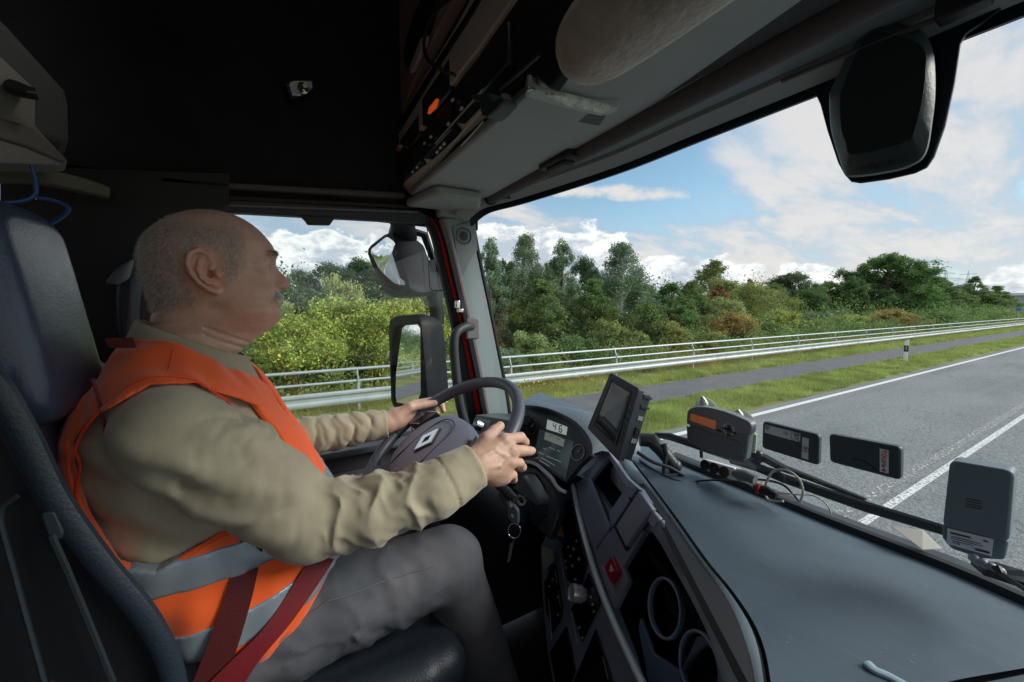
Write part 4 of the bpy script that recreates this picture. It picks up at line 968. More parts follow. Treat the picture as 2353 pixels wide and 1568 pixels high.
# ================================================================== DASHBOARD
dash = thing('dashboard', 'wide blue-grey dashboard with a driver-facing console, cup holders and instrument hood', 'dashboard', (-.5, .6, -1.0))
DZ = -.425
edge_px = [(1390, 1048), (1440, 1100), (1467, 1124), (1499, 1170), (1517, 1192), (1560, 1262), (1603, 1334), (1636, 1400), (1660, 1470), (1680, 1520), (1692, 1568), (1712, 1660)]
edge = [onZ(x, y, DZ - .012) for x, y in edge_px]
eds = spline(edge, 4)
seam_px = [(1455, 1062), (1487, 1103), (1547, 1183), (1621, 1287), (1674, 1352), (1722, 1423), (1749, 1489), (1763, 1568), (1772, 1660)]
seam = spline([onZ(x, y, DZ + .012) for x, y in seam_px], 6)
def resample(L_, n):
    d = [0]
    for i in range(1, len(L_)): d.append(d[-1] + (L_[i] - L_[i - 1]).length)
    out = []
    for k in range(n):
        t = d[-1] * k / (n - 1); i = max(1, min(len(L_) - 1, next((j for j in range(len(d)) if d[j] >= t), len(d) - 1)))
        f = (t - d[i - 1]) / max(1e-9, d[i] - d[i - 1]); out.append(L_[i - 1].lerp(L_[i], f))
    return out
NS = 44
E_ = resample(eds, NS); S_ = resample(seam, NS)
far_px = [(1530, 1052), (1640, 1098), (1750, 1141), (1900, 1203), (2050, 1262), (2200, 1322), (2353, 1390), (2600, 1500)]
far = spline([onZ(x, y, DZ + .018) for x, y in far_px], 6)
# main top: from the seam to the rubber lip
Fr = resample(far, NS)
right_end = Vector((.75, .70, DZ + .012))
m = M()
mid = [S_[i].lerp(Fr[i], .5) + Vector((0, 0, .008)) for i in range(NS)]
Sx = [p + Vector((.003, .002, 0)) for p in S_]
m.loft([Sx, [S_[i].lerp(Fr[i], .25) + Vector((0, 0, .006)) for i in range(NS)], mid, [S_[i].lerp(Fr[i], .75) + Vector((0, 0, .006)) for i in range(NS)], Fr, [p - Vector((0, 0, .05)) for p in Fr], [p - Vector((0, 0, .05)) for p in Sx], Sx], close=False)
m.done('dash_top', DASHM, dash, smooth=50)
def specks(m):
    nt = m.node_tree; N = nt.nodes; L = nt.links; p = N['Principled BSDF']; tc = [n for n in N if n.type == 'TEX_COORD'][0]; src = p.inputs['Base Color'].links[0].from_socket
    for sc_, lo_, f_, st_ in ((170, .70, .22, (1, 1, 1)), (26, .62, .05, (1, 7, 1))):
        mp = N.new('ShaderNodeMapping'); mp.inputs['Scale'].default_value = st_; mp.inputs['Rotation'].default_value = (0, 0, .5); L.new(tc.outputs['Object'], mp.inputs[0])
        n = N.new('ShaderNodeTexNoise'); n.inputs['Scale'].default_value = sc_; n.inputs['Detail'].default_value = 3; L.new(mp.outputs[0], n.inputs[0])
        r = N.new('ShaderNodeMapRange'); r.inputs[1].default_value = lo_; r.inputs[2].default_value = lo_ + .05; r.inputs[4].default_value = f_; L.new(n.outputs[0], r.inputs[0])
        x = N.new('ShaderNodeMixRGB'); L.new(r.outputs[0], x.inputs[0]); L.new(src, x.inputs[1]); x.inputs[2].default_value = (.42, .46, .50, 1); src = x.outputs[0]
    L.new(src, p.inputs['Base Color'])
specks(DASHM)
# rest of the top towards the passenger
M().loft([[S_[-1] + Vector((.003, 0, 0)), Fr[-1]], [Vector((.5, .45, DZ + .012)), Vector((.5, .86, DZ + .018))], [Vector((1.0, .45, DZ + .012)), Vector((1.0, .80, DZ + .018))]], close=False).done('dash_top_end', DASHM, dash)
# shoulder between the seam and the console edge
m = M()
rings = [[p - Vector((.003, .002, 0)) for p in S_], [S_[i].lerp(E_[i], .35) + Vector((0, 0, .006)) for i in range(NS)], [S_[i].lerp(E_[i], .75) + Vector((0, 0, .004)) for i in range(NS)], E_, [p + Vector((-.004, -.004, -.008)) for p in E_], [p + Vector((0, 0, -.05)) for p in E_]]
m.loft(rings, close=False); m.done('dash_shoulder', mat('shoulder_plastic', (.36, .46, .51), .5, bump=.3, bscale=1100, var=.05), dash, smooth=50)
M().loft([[p + Vector((0, 0, -.004)) for p in S_], [p + Vector((-.006, -.004, -.012)) for p in S_], [p + Vector((.006, .004, -.012)) for p in S_]], close=True).done('dash_seam', BLACK, dash)
M().tube([onZ(x, y, DZ + .0045) for x, y in spl2([(1514, 1190), (1556, 1198), (1620, 1226), (1692, 1260)], 5)], .0016, 6).done('cover_seam', mat('seam_grey', (.04, .045, .05), .7), dash)
# rubber lip and cowl strip up to the glass
far2 = [p + Vector((.0, .020, .0)) for p in Fr]
m = M(); m.loft([[p + Vector((0, -.004, 0)) for p in Fr], [p + Vector((0, -.002, .012)) for p in Fr], [p + Vector((0, .008, .013)) for p in Fr], [p + Vector((0, .009, -.02)) for p in Fr]], close=False); m.done('cowl_lip', mat('lip_rubber', (.012, .016, .022), .5), dash, smooth=60)
m = M(); m.loft([[p + Vector((0, .009, -.012)) for p in Fr], [p + Vector((0, .018, -.012)) for p in Fr], [p + Vector((0, .019, .004)) for p in Fr], [p + Vector((0, .040, .008)) for p in Fr], [p + Vector((0, .050, -.002)) for p in Fr], [p + Vector((0, .050, -.06)) for p in Fr]], close=False); m.done('cowl_strip', mat('cowl_grey', (.075, .09, .105), .5, bump=.2), dash, smooth=60)
# body under the top (keeps light out)
M().prism([(-1.28, .66, -.50), (-.80, .74, -.50), (-.30, .56, -.52), (1.0, .48, -.50), (1.0, .93, -.50), (-1.28, .93, -.50)], (0, 0, -1), .02).done('dash_body', BLACK, dash)
# filler at the left end of the dash between binnacle and pillar
M().prism([onZ(x, y, DZ - .02) for x, y in [(1130, 955), (1205, 930), (1300, 945), (1370, 985), (1400, 1040), (1470, 1065), (1560, 1068), (1640, 1110), (1500, 1010), (1400, 960), (1240, 900)]], (0, 0, -1), .05).done('dash_corner', DASHM, dash, bevel=.01)
# ---- console facing the driver
A0, B0, W0 = Vector((-.78, .74, -.42)), Vector((-.28, .53, -.45)), Vector((-.1, -.3, -.95))
CP = Plane(A0, -((B0 - A0).cross(W0)))
PAN = mat('panel_plastic', (.24, .28, .37), .42, bump=.2, bscale=1000, var=.06)
PANL = mat('panel_light', (.29, .33, .43), .4, bump=.2, bscale=1000)
GLOSS = mat('gloss_black', (.006, .006, .009), .15)
panel_out = [(1400, 1040), (1440, 1100), (1470, 1124), (1500, 1168), (1517, 1192), (1560, 1262), (1603, 1334), (1640, 1400), (1666, 1470), (1690, 1568), (1700, 1640), (1290, 1640), (1271, 1568), (1259, 1500), (1247, 1370), (1243, 1257), (1256, 1228), (1280, 1165), (1318, 1105), (1356, 1075)]
slot = [(1398, 1050), (1438, 1121), (1404, 1172), (1357, 1103)]
recess = [(1481, 1222), (1499, 1222), (1535, 1275), (1585, 1352), (1613, 1400), (1636, 1460), (1652, 1530), (1660, 1640), (1490, 1640), (1450, 1500), (1412, 1398), (1443, 1334), (1431, 1303)]
M().prism(CP.poly(panel_out, -.002), CP.n, -.012, holes=[CP.poly(slot, -.002), CP.poly(recess, -.002)]).done('console_panel', PAN, dash, smooth=0)
def cpp(name, pts, mt, off=.004, t=.012, bevel=.002, r=0, parent=dash):
    P = CP.poly(pts, off)
    if r: P = rpoly(P, r)
    return M().prism(P, CP.n, -t).done(name, mt, parent, bevel=bevel)
# side cheek of the console towards the driver's legs
ch = [CP(x, y, -.002) for x, y in [(1318, 1105), (1280, 1165), (1256, 1228), (1243, 1257), (1247, 1370), (1259, 1500), (1271, 1568), (1290, 1640)]]
M().loft([ch, [p + Vector((.02, .25, -.05)) for p in ch]], close=False).done('console_cheek', BLACK, dash, smooth=40)
# slot box and recess box
def cavity(name, loop, depth, mt, d=None):
    P = CP.poly(loop, -.003); D = (d or -CP.n) * depth
    m = M(); k = len(P); m.add(P + [p + D for p in P], [(i, (i + 1) % k, k + (i + 1) % k, k + i) for i in range(k)] + [tuple(range(k, 2 * k))]); return m.done(name, mt, dash, smooth=0)
DK = mat('cavity_black', (.004, .004, .006), .7)
cavity('card_slot', slot, .12, DK); cavity('holder_recess', recess, .10, DK)
# raised frames around the slot
cpp('slot_frame', [(1383, 1032), (1400, 1040), (1440, 1098), (1470, 1126), (1437, 1121), (1398, 1050), (1357, 1103), (1350, 1092)], PANL, .006)
cpp('slot_frame_lower', [(1437, 1121), (1466, 1125), (1411, 1208), (1397, 1216), (1404, 1172)], PAN, .005)
cpp('drawer_front', [(1324, 1104), (1352, 1098), (1397, 1214), (1395, 1222), (1366, 1262), (1352, 1235), (1330, 1160)], PAN, .008, bevel=.003)
cpp('drawer_edge', [(1349, 1098), (1356, 1097), (1400, 1210), (1395, 1220)], PANL, .012, t=.006)
cpp('blank_pad', [(1468, 1128), (1497, 1169), (1438, 1257), (1415, 1209)], PANL, .014, bevel=.003, r=.004)
cpp('pad_frame', [(1462, 1124), (1500, 1168), (1437, 1268), (1408, 1209)], BLACK, .008)
cpp('catch', [(1446, 1141), (1452, 1145), (1448, 1152), (1442, 1148)], BLACK, .010)
tray = [(1474, 1119), (1502, 1124), (1532, 1138), (1560, 1184), (1548, 1180), (1502, 1168)]
M().prism([onZ(x, y, DZ + .0065) for x, y in tray], (0, 0, -1), .004).done('tray_pocket', mat('pocket_dark', (.012, .022, .03), .5), dash, bevel=.002)
cpp('key_pad', [(1498, 1172), (1513, 1190), (1502, 1218), (1486, 1197)], PANL, .010, bevel=.003)
cpp('bezel_rail', spl2([(1517, 1192), (1560, 1262), (1603, 1334), (1640, 1400), (1668, 1480), (1690, 1568), (1700, 1640)], 4) + spl2([(1672, 1640), (1664, 1568), (1645, 1490), (1620, 1410), (1588, 1350), (1540, 1275), (1503, 1216)], 4), mat('bezel_violet', (.24, .255, .36), .4, bump=.2), .008, bevel=.003)
cpp('lower_panel', [(1397, 1222), (1410, 1212), (1440, 1262), (1470, 1215), (1480, 1222), (1431, 1303), (1443, 1334), (1412, 1397), (1385, 1330), (1368, 1268)], PAN, .004)
# hazard switch with white triangle
hz = cpp('hazard_switch', [(1404, 1277), (1421, 1313), (1405, 1341), (1388, 1305)], mat('hazard_red', (.42, .012, .03), .35), .014, bevel=.002, r=.003)
q = [CP(1404, 1296, .0148), CP(1411, 1312, .0148), CP(1400, 1315, .0148)]
M().prism(q, CP.n, .0006).done('triangle_mark', mat('mark_white', (.7, .6, .6), .5), hz, smooth=0)
cpp('hazard_frame', [(1380, 1296), (1386, 1302), (1404, 1343), (1412, 1372), (1394, 1352)], PANL, .010)
# long silver trim strip
tr = [CP(x, y, .010) for x, y in spl2([(1316, 1112), (1330, 1180), (1351, 1262), (1376, 1342), (1411, 1430), (1452, 1520), (1475, 1568), (1510, 1640)], 5)]
M().tube(tr, [.003] + [.0075] * (len(tr) - 2) + [.0075], 12).done('silver_strip', mat('strip_silver', (.80, .90, .95), .35, metal=.15), dash)
# switch clusters
cl = [[(1300, 1150), (1310, 1150), (1328, 1225), (1308, 1268), (1290, 1250), (1290, 1195)], [(1312, 1232), (1330, 1225), (1348, 1295), (1336, 1340), (1310, 1370), (1298, 1300), (1290, 1262)], [(1264, 1310), (1275, 1300), (1292, 1395), (1290, 1420), (1268, 1455), (1254, 1400), (1250, 1340)], [(1352, 1315), (1378, 1385), (1336, 1475), (1312, 1400), (1330, 1370)], [(1368, 1445), (1405, 1560), (1390, 1640), (1300, 1640), (1320, 1560)], [(1262, 1500), (1300, 1440), (1310, 1480), (1320, 1540), (1290, 1640), (1276, 1568)]]
for c_ in cl: cpp('switch_bank', c_, GLOSS, .003, t=.004, bevel=.001)
ICON = mat('icon_white', (.45, .48, .52), .5)
for x, y in [(1306, 1257), (1311, 1278), (1315, 1300), (1325, 1243), (1318, 1262), (1299, 1290), (1301, 1305), (1330, 1285), (1307, 1340), (1322, 1332), (1262, 1348), (1270, 1332), (1282, 1413), (1282, 1372), (1362, 1390), (1365, 1405), (1331, 1442), (1358, 1372), (1259, 1232), (1338, 1466)]:
    c_ = CP(x, y, .0045); a_ = (CP(x + 2, y, .0045) - c_); b_ = (CP(x, y + 3.2, .0045) - c_)
    M().prism([c_ - a_ - b_, c_ + a_ - b_, c_ + a_ + b_, c_ - a_ + b_], CP.n, .0006).done('switch_icon', ICON, dash, smooth=0)
for pts in ([(1276, 1313), (1280, 1343)], [(1282, 1355), (1288, 1395)], [(1260, 1375), (1268, 1470)], [(1312, 1405), (1328, 1485)], [(1288, 1282), (1305, 1380)], [(1385, 1510), (1397, 1560)]):
    M().tube([CP(*pts[0], .005), CP(*pts[1], .005)], .0012, 6).done('chrome_line', SILVER, dash)
# round knob
kc = CP(1345, 1368, .0); kax = (onD(1322, 1373, 1.0) - onD(1356, 1364, 1.0)).normalized() * .3 + CP.n
rk = (CP(1345, 1368) - CP(1345, 1398)).length
knob = M().lathe(kc, CP.n, [(.001, 0), (.0145, 0), (.0145, .010), (.0195, .012), (.020, .034), (.018, .038), (.0165, .0355), (.001, .035)], 36).done('rotary_knob', mat('knob_silver', (.75, .75, .77), .3, metal=.5), dash, smooth=40)
# cup holders: ring plus inner blade
for cx_, cy_, s_ in ((1526, 1396, 1.0), (1606, 1530, .95)):
    c_ = CP(cx_, cy_, -.022); tv = (CP(cx_ + 8, cy_ + 18, -.022) - c_).normalized(); bv = CP.n.cross(tv).normalized()
    R_ = .047 * s_
    m = M(); rings = []
    for k in range(40):
        t = 2 * math.pi * k / 40; dd = tv * math.cos(t) + bv * math.sin(t)
        rings.append([c_ + dd * (R_ + a_) + CP.n * z_ for a_, z_ in ((-.0025, .0), (-.0022, .002), (0, .0034), (.0022, .002), (.0025, 0), (.001, -.008), (-.001, -.008))])
    rings.append(rings[0]); m.loft(rings, cap=False)
    hr = m.done('cup_holder', mat('holder_blue_grey', (.30, .40, .58), .3), dash, smooth=70)
    m = M(); rings = []
    for k in range(15):
        t = math.radians(-62 + 124 * k / 14); dd = tv * math.sin(t) * .8 - bv * (math.cos(t) * .5 - .55)
        rings.append([c_ + dd * R_ + CP.n * z_ + bv * w_ for z_, w_ in ((-.012, 0), (-.006, .003), (-.05, .004))])
    m.loft(rings); m.done('gripper', mat('gripper_dark', (.06, .08, .13), .3), hr, smooth=60)
cpp('holder_web', [(1471, 1418), (1500, 1500), (1560, 1540), (1600, 1462), (1640, 1462), (1655, 1500), (1620, 1485), (1570, 1530), (1550, 1640), (1500, 1640), (1465, 1440)], mat('web_blue', (.10, .15, .24), .4), -.02, t=.01, bevel=.003)
# ---- things stuck in the console
cd = thing('red_card', 'red card lying with a green slip in the open console slot', 'card', CP(1393, 1160, -.03))
cq = Plane(CP(1393, 1160, -.045), CP.n)
M().prism(cq.poly([(1381, 1147), (1386, 1145), (1402, 1172), (1398, 1188), (1391, 1180)]), CP.n, -.004).done('card', mat('card_red', (.62, .02, .03), .4), cd, smooth=0)
M().prism(cq.poly([(1388, 1148), (1415, 1158), (1408, 1176), (1402, 1172)], -.006), CP.n, -.003).done('slip', mat('slip_green', (.05, .09, .07), .6), cd, smooth=0)
nt_ = thing('sticky_note', 'pale green sticky note poking out beside the switch banks', 'paper note', CP(1258, 1283, .01))
M().prism(CP.poly([(1243, 1256), (1271, 1264), (1273, 1288), (1263, 1300), (1252, 1311), (1247, 1285)], .012), CP.n, -.0008).done('note', mat('note_green', (.38, .52, .36), .8), nt_, smooth=0)
yc = thing('parking_card', 'blue card with a yellow triangle tucked above the switch bank', 'card', CP(1288, 1215, .01))
M().prism(CP.poly([(1279, 1205), (1288, 1185), (1299, 1240), (1292, 1250), (1280, 1238)], .010), CP.n, -.0015).done('card', mat('card_blue', (.02, .04, .30), .5), yc, smooth=0)
M().prism(CP.poly([(1286, 1190), (1295, 1236), (1281, 1231)], .0112), CP.n, -.0008).done('triangle_mark', mat('card_yellow', (.85, .50, .03), .5), yc, smooth=0)
# ================================================================== INSTRUMENT BINNACLE
ip = thing('instrument_cluster', 'hooded instrument cluster showing 46 behind the steering wheel', 'instrument cluster', (-.95, .68, -.6))
IP = Plane((-.95, .70, -.44), (.10, -.87, .5))
def ipp(name, pts, mt, off=.002, t=.006, bevel=.0, r=0, parent=ip, n=None):
    P = IP.poly(pts, off)
    if r: P = rpoly(P, r)
    return M().prism(P, IP.n, -t).done(name, mt, parent, bevel=bevel, smooth=0 if not bevel else 30)
ipp('face', spl2([(1200, 930), (1235, 935), (1270, 945), (1312, 970), (1340, 1000), (1354, 1030), (1356, 1046)], 4) + [(1330, 1070), (1300, 1108), (1262, 1085), (1203, 1060), (1190, 1020)], mat('face_black', (.030, .034, .042), .4), 0, .02)
SCRM = mat('screen_dark', (.020, .030, .034), .12, emit=((.10, .15, .16), .10))
LCD = mat('lcd_grey', (.40, .44, .42), .3, emit=((.55, .6, .56), .30))
LCD2 = mat('lcd_dim', (.12, .15, .14), .3, emit=((.4, .46, .42), .16))
ipp('lower_display', [(1240, 986), (1318, 1014), (1299, 1101), (1226, 1049)], SCRM, .002, r=.004)
ld = ipp('speed_display', [(1258, 964), (1303, 981), (1300, 1000), (1255, 986)], LCD, .003, r=.002)
ipp('status_display', [(1253, 993), (1297, 1010), (1294, 1027), (1250, 1010)], LCD2, .0035, r=.002)
u_ = IP(1303, 981) - IP(1258, 964); v_ = IP(1258, 964) - IP(1255, 986)
INK = mat('lcd_ink', (.01, .012, .012), .4)
# seven segment 46
def seg7(ch, c, w, h, parent):
    S = {'a': ((-1, 1), (1, 1)), 'b': ((1, 1), (1, 0)), 'c': ((1, 0), (1, -1)), 'd': ((-1, -1), (1, -1)), 'e': ((-1, 0), (-1, -1)), 'f': ((-1, 1), (-1, 0)), 'g': ((-1, 0), (1, 0))}
    m = M(); uu = u_.normalized(); vv = v_.normalized()
    for k in {'4': 'bcfg', '6': 'acdefg'}[ch]:
        (ax, ay), (bx_, by_) = S[k]; a = c + uu * ax * w / 2 + vv * ay * h / 2; b = c + uu * bx_ * w / 2 + vv * by_ * h / 2; d = (b - a).normalized(); nn = d.cross(IP.n)
        m.prism([a + d * .0006 - nn * .0016, b - d * .0006 - nn * .0016, b - d * .0006 + nn * .0016, a + d * .0006 + nn * .0016], IP.n, .0004)
    m.done('digit', INK, parent, smooth=0)
seg7('4', IP(1274, 980, .0034), .0115, .020, ld); seg7('6', IP(1288, 986, .0034), .0115, .020, ld)
LN = mat('screen_lines', (.35, .45, .45), .4, emit=((.4, .5, .5), .25))
for k, (a_, b_) in enumerate((((1238, 1040), (1250, 1045)), ((1244, 1052), (1275, 1070)), ((1262, 1028), (1275, 1034)), ((1240, 1058), (1262, 1072)), ((1256, 1048), (1290, 1062)), ((1280, 1035), (1288, 1038)), ((1248, 1030), (1256, 1033)))):
    M().tube([IP(*a_, .003), IP(*b_, .003)], .0007, 5).done('screen_line', LN, ip)
M().tube([IP(1262, 1000, .004), IP(1270, 1003, .004)], .001, 5).tube([IP(1277, 1006, .004), IP(1287, 1011, .004)], .001, 5).done('status_text', INK, ip)
# round gauges
GR_ = mat('gauge_ring', (.30, .33, .36), .3, metal=.6)
for cx_, cy_, r_ in ((1222, 982, .026), (1212, 1030, .020), (1328, 1040, .024)):
    c_ = IP(cx_, cy_, .002)
    g = M().lathe(c_, IP.n, [(r_ - .0015, 0), (r_, .0), (r_, .002), (r_ - .0015, .002), (r_ - .0015, 0)], 32).done('gauge', GR_, ip)
    m = M()
    for k in range(9):
        a = math.radians(-30 + 30 * k); d = u_.normalized() * math.cos(a) + v_.normalized() * math.sin(a); m.tube([c_ + d * r_ * .78 + IP.n * .001, c_ + d * r_ * .95 + IP.n * .001], .0006, 4)
    m.done('scale', ICON, g)
    d = (u_.normalized() * .6 + v_.normalized() * .8); M().tube([c_ + IP.n * .003, c_ + d * r_ * .8 + IP.n * .003], [.0016, .0006], 6).done('needle', mat('needle', (.65, .68, .7), .4), g)
# hood
hi_ = spl2([(1203, 935), (1235, 937), (1268, 946), (1312, 971), (1338, 998), (1352, 1026), (1354, 1046)], 5)
ho_ = spl2([(1200, 921), (1235, 922), (1280, 932), (1335, 950), (1372, 982), (1386, 1010), (1384, 1036)], 5)
a = [IP(x, y, .004) for x, y in hi_]; b = [IP(x, y, .055) for x, y in hi_]; c2 = [IP(x, y, .058) for x, y in [(p[0] * .75 + q[0] * .25, p[1] * .75 + q[1] * .25) for p, q in zip(hi_, ho_)]]
d2 = [IP(x, y, .035) for x, y in ho_]; e2 = [p + Vector((.03, .11, -.03)) for p in d2]
M().loft([a, b], close=False).done('hood_inside', mat('hood_inside', (.02, .02, .025), .6), ip, smooth=60)
M().loft([b, c2], close=False).done('hood_rim', mat('hood_rim', (.06, .065, .085), .45), ip, smooth=60)
M().loft([c2, d2, e2], close=False).done('hood_top', mat('hood_blue_grey', (.14, .19, .24), .5, bump=.3, bscale=1000), ip, smooth=70)
# silver surround under the cluster
sv = [IP(x, y, .012) for x, y in spl2([(1196, 1063), (1215, 1062), (1233, 1068), (1248, 1080), (1268, 1098), (1278, 1115), (1288, 1126), (1299, 1131)], 5)]
M().tube(sv, .0055, 10).done('silver_surround', mat('surround_silver', (.85, .88, .92), .35, metal=.1), ip)
M().prism(IP.poly([(1196, 1066), (1232, 1074), (1262, 1104), (1280, 1130), (1284, 1180), (1262, 1240), (1215, 1200), (1180, 1120), (1170, 1080)], -.004), IP.n, -.03).done('lower_cowl', mat('cowl_dark', (.035, .042, .055), .45), ip, bevel=.006)
M().prism(IP.poly([(1204, 1082), (1232, 1088), (1250, 1118), (1256, 1180), (1236, 1200), (1215, 1150), (1196, 1105)], .002), IP.n, -.01).done('cowl_inset', mat('inset', (.014, .018, .026), .5), ip, bevel=.004)
# light switch pod left of the cluster
lsw = thing('light_switch', 'grey switch pod with a silver rotary knob between wheel and door pillar', 'switch', (-1.1, .6, -.36))
LS = Plane(onD(1108, 975, 1.32), (.25, -.85, .45))
M().prism(rpoly(LS.poly([(1092, 958), (1128, 966), (1118, 996), (1098, 992), (1082, 978)]), .005), LS.n, -.02).done('switch_plate', mat('plate_silver', (.30, .32, .34), .35, metal=.3), lsw, bevel=.003)
m = M().loft([LS.poly([(1090, 954), (1178, 966), (1178, 984), (1130, 1000), (1118, 999)], -.002), [p + Vector((-.03, .10, -.01)) for p in LS.poly([(1092, 956), (1170, 962), (1172, 980), (1125, 994), (1116, 992)], -.002)]]); m.done('switch_pod', mat('pod_grey', (.13, .16, .17), .5), lsw, bevel=.004)
kn = M().lathe(LS(1106, 980, .0), (-.2, -.85, .45), [(.001, 0), (.017, 0), (.0165, .022), (.014, .026), (.001, .026)], 30).done('knob', CHROME, lsw)
# ================================================================== STEERING WHEEL
WC = Vector((-.966, .345, -.351)); WN = Vector((.0318, -.5543, .8317)); W1 = Vector((.9984, .0573, 0)); W2 = WN.cross(W1).normalized()
sw = thing('steering_wheel', 'large dark truck steering wheel with a padded hub and silver diamond badge', 'steering wheel', WC)
def wp(a, r, z=0): a = math.radians(a); return WC + (W1 * math.cos(a) + W2 * math.sin(a)) * r + WN * z
m = M(); rings = []
for k in range(97):
    a = 360 * k / 96; c_ = wp(a, .229); d = (c_ - WC).normalized(); thick = .0165 + .002 * max(0, math.cos(math.radians((a + 30) * 2)))
    rings.append([c_ + d * math.cos(t) * thick + WN * math.sin(t) * thick * .95 for t in [2 * math.pi * i / 18 for i in range(18)]])
m.loft(rings, cap=False); m.done('rim', WHEELM, sw, smooth=180)
m = M()
for a in (18, 197):                                       # stitch seams round the rim
    c_ = wp(a, .229); d = (c_ - WC).normalized(); m.tube([c_ + d * math.cos(t) * .0178 + WN * math.sin(t) * .017 for t in [2 * math.pi * i / 24 for i in range(25)]], .0009, 5)
m.done('rim_seam', BLACK, sw)
# hub pad: rounded dome, wider towards the driver
HC = WC - W2 * .030
hubl = [(0, .108), (.055, .104), (.105, .080), (.135, .040), (.146, 0), (.142, -.045), (.120, -.085), (.080, -.112), (0, -.122)]
hubl = hubl + [(-x, y) for x, y in hubl[-2:0:-1]]
HR = [HC + W1 * x + W2 * y for x, y in hubl]; hs_ = spline(HR + HR[:1], 4)[:-1]
def hring(s_, z_): return [HC + (p - HC) * s_ + WN * (z_ + .008) for p in hs_]
M().loft([hring(.93, -.075), hring(1.0, -.045), hring(1.0, -.018), hring(.97, -.006), hring(.90, .002), hring(.70, .010), hring(.40, .015), hring(.12, .017)]).done('hub_pad', HUBM, sw, smooth=60)
# spokes
SPK = mat('spoke_dark', (.13, .14, .175), .45)
for a0, a1, w in ((-4, 2, .026), (184, 178, .026), (-66, -56, .022), (-114, -124, .022)):
    m = M(); p0 = wp(a0, .09, -.03); p1 = wp(a1, .222, -.004); d = (p1 - p0).normalized(); n_ = WN; s_ = d.cross(n_).normalized()
    rg = []
    for t, ww, zz in ((0, 1.3, 0), (.4, 1.0, -.004), (.8, .9, .0), (1, 1.1, .002)):
        c_ = p0.lerp(p1, t) + n_ * zz; rg.append([c_ + s_ * w * ww * x + n_ * y for x, y in ((-1, -.009), (-1, .006), (-.8, .011), (.8, .011), (1, .006), (1, -.009))])
    m.loft(rg); m.done('spoke', SPK, sw, smooth=35)
# grooves on the pad
def hp_(x, y, z=.0): return HC + W1 * x + W2 * y + WN * (z + .008)
def pady(x, y):
    r = math.hypot(x, y) / .12; return .0168 - .007 * min(1, r) ** 2 - (.012 * max(0, r - .8))
groove = [(-.060, -.105), (-.056, -.055), (-.052, .02), (-.040, .062), (-.018, .078), (.018, .078), (.040, .062), (.052, .02), (.056, -.055), (.060, -.105)]
M().tube([hp_(x, y, pady(x, y) - .0005) for x, y in spl2(groove, 5)], .0014, 6).done('pad_groove', BLACK, sw)
# switch blocks on the spokes with chrome edges
for sx in (-1, 1):
    m = M().prism([hp_(sx * .118, .085, .002), hp_(sx * .168, .070, .002), hp_(sx * .185, .010, .002), hp_(sx * .142, .025, .002)], WN, -.02); b_ = m.done('button_block', mat('button_block', (.02, .02, .025), .3), sw, bevel=.003)
    M().tube([hp_(sx * .118, .085, .004), hp_(sx * .168, .070, .004), hp_(sx * .185, .010, .004), hp_(sx * .142, .025, .004)], .0016, 6).done('chrome_frame', SILVER, b_)
# diamond badge
def dia(w, h, s_=1): return [hp_(-w * s_, 0), hp_(-w * s_ * .05, h * s_), hp_(w * s_ * .05, h * s_), hp_(w * s_, 0), hp_(w * s_ * .05, -h * s_), hp_(-w * s_ * .05, -h * s_)]
M().prism([p + WN * .0155 for p in dia(.034, .045, 1.0)], WN, .0022).done('badge_recess', BLACK, sw, smooth=0)
bo = [hp_(0, .040), hp_(.028, 0), hp_(0, -.040), hp_(-.028, 0)]; bi = [hp_(.0, .016), hp_(.0115, 0), hp_(0, -.018), hp_(-.0105, 0)]
M().prism([p + WN * .0182 for p in bo], WN, .0045, holes=[[p + WN * .0182 for p in bi]]).done('badge', mat('badge_chrome', (.80, .82, .84), .18, metal=.9), sw, smooth=0)
# column, shroud and stalks
col = thing('steering_column', 'dark steering column shroud with stalks and ignition below the wheel', 'steering column', WC - WN * .5)
M().tube([WC - WN * .075, WC - WN * .16, WC - WN * .34 + Vector((0, .02, 0))], [.055, .062, .07], 16, flat=.9).done('shroud', mat('shroud_dark', (.025, .03, .038), .45), col)
M().prism([onD(x, y, .98) for x, y in [(1172, 1122), (1202, 1088), (1216, 1105), (1240, 1150), (1232, 1166), (1196, 1140)]], Vector((.3, -.9, .3)), -.05).done('shroud_side', mat('shroud_side', (.04, .047, .058), .4), col, bevel=.006)
M().tube([onD(1140, 1112, .98), onD(1165, 1130, .955), onD(1185, 1148, .93)], [.010, .012, .009], 12).done('stalk', mat('stalk', (.03, .035, .042), .35), col)
M().tube([onD(1196, 1050, 1.02), onD(1235, 1044, 1.03)], [.007, .006], 10).done('wiper_stalk', BLACK, col)
M().lathe(onD(1199, 1149, 1.0), (.4, -.9, .2), [(.009, 0), (.014, 0), (.014, .004), (.009, .004), (.009, 0)], 20).done('ignition_lock', SILVER, col)
kb = thing('key_bunch', 'ignition key fob with a split ring and a single key hanging below it', 'keys', onD(1180, 1210, .95))
KP = Plane(onD(1178, 1190, .95), (.5, -.8, .1))
M().prism(rpoly(KP.poly([(1165, 1156), (1180, 1162), (1190, 1175), (1190, 1206), (1178, 1202), (1166, 1190)]), .004), KP.n, -.012).done('key_fob', mat('fob_grey', (.10, .13, .15), .4), kb, bevel=.002)
M().tube([onD(1150, 1133, .96), onD(1164, 1152, .95), onD(1172, 1166, .948)], [.006, .010, .009], 12).done('key_head', mat('keyhead', (.045, .055, .065), .35), kb)
c_ = KP(1182, 1220, .002); uu = (KP(1192, 1220, .002) - c_).normalized(); vv = (KP(1182, 1210, .002) - c_).normalized()
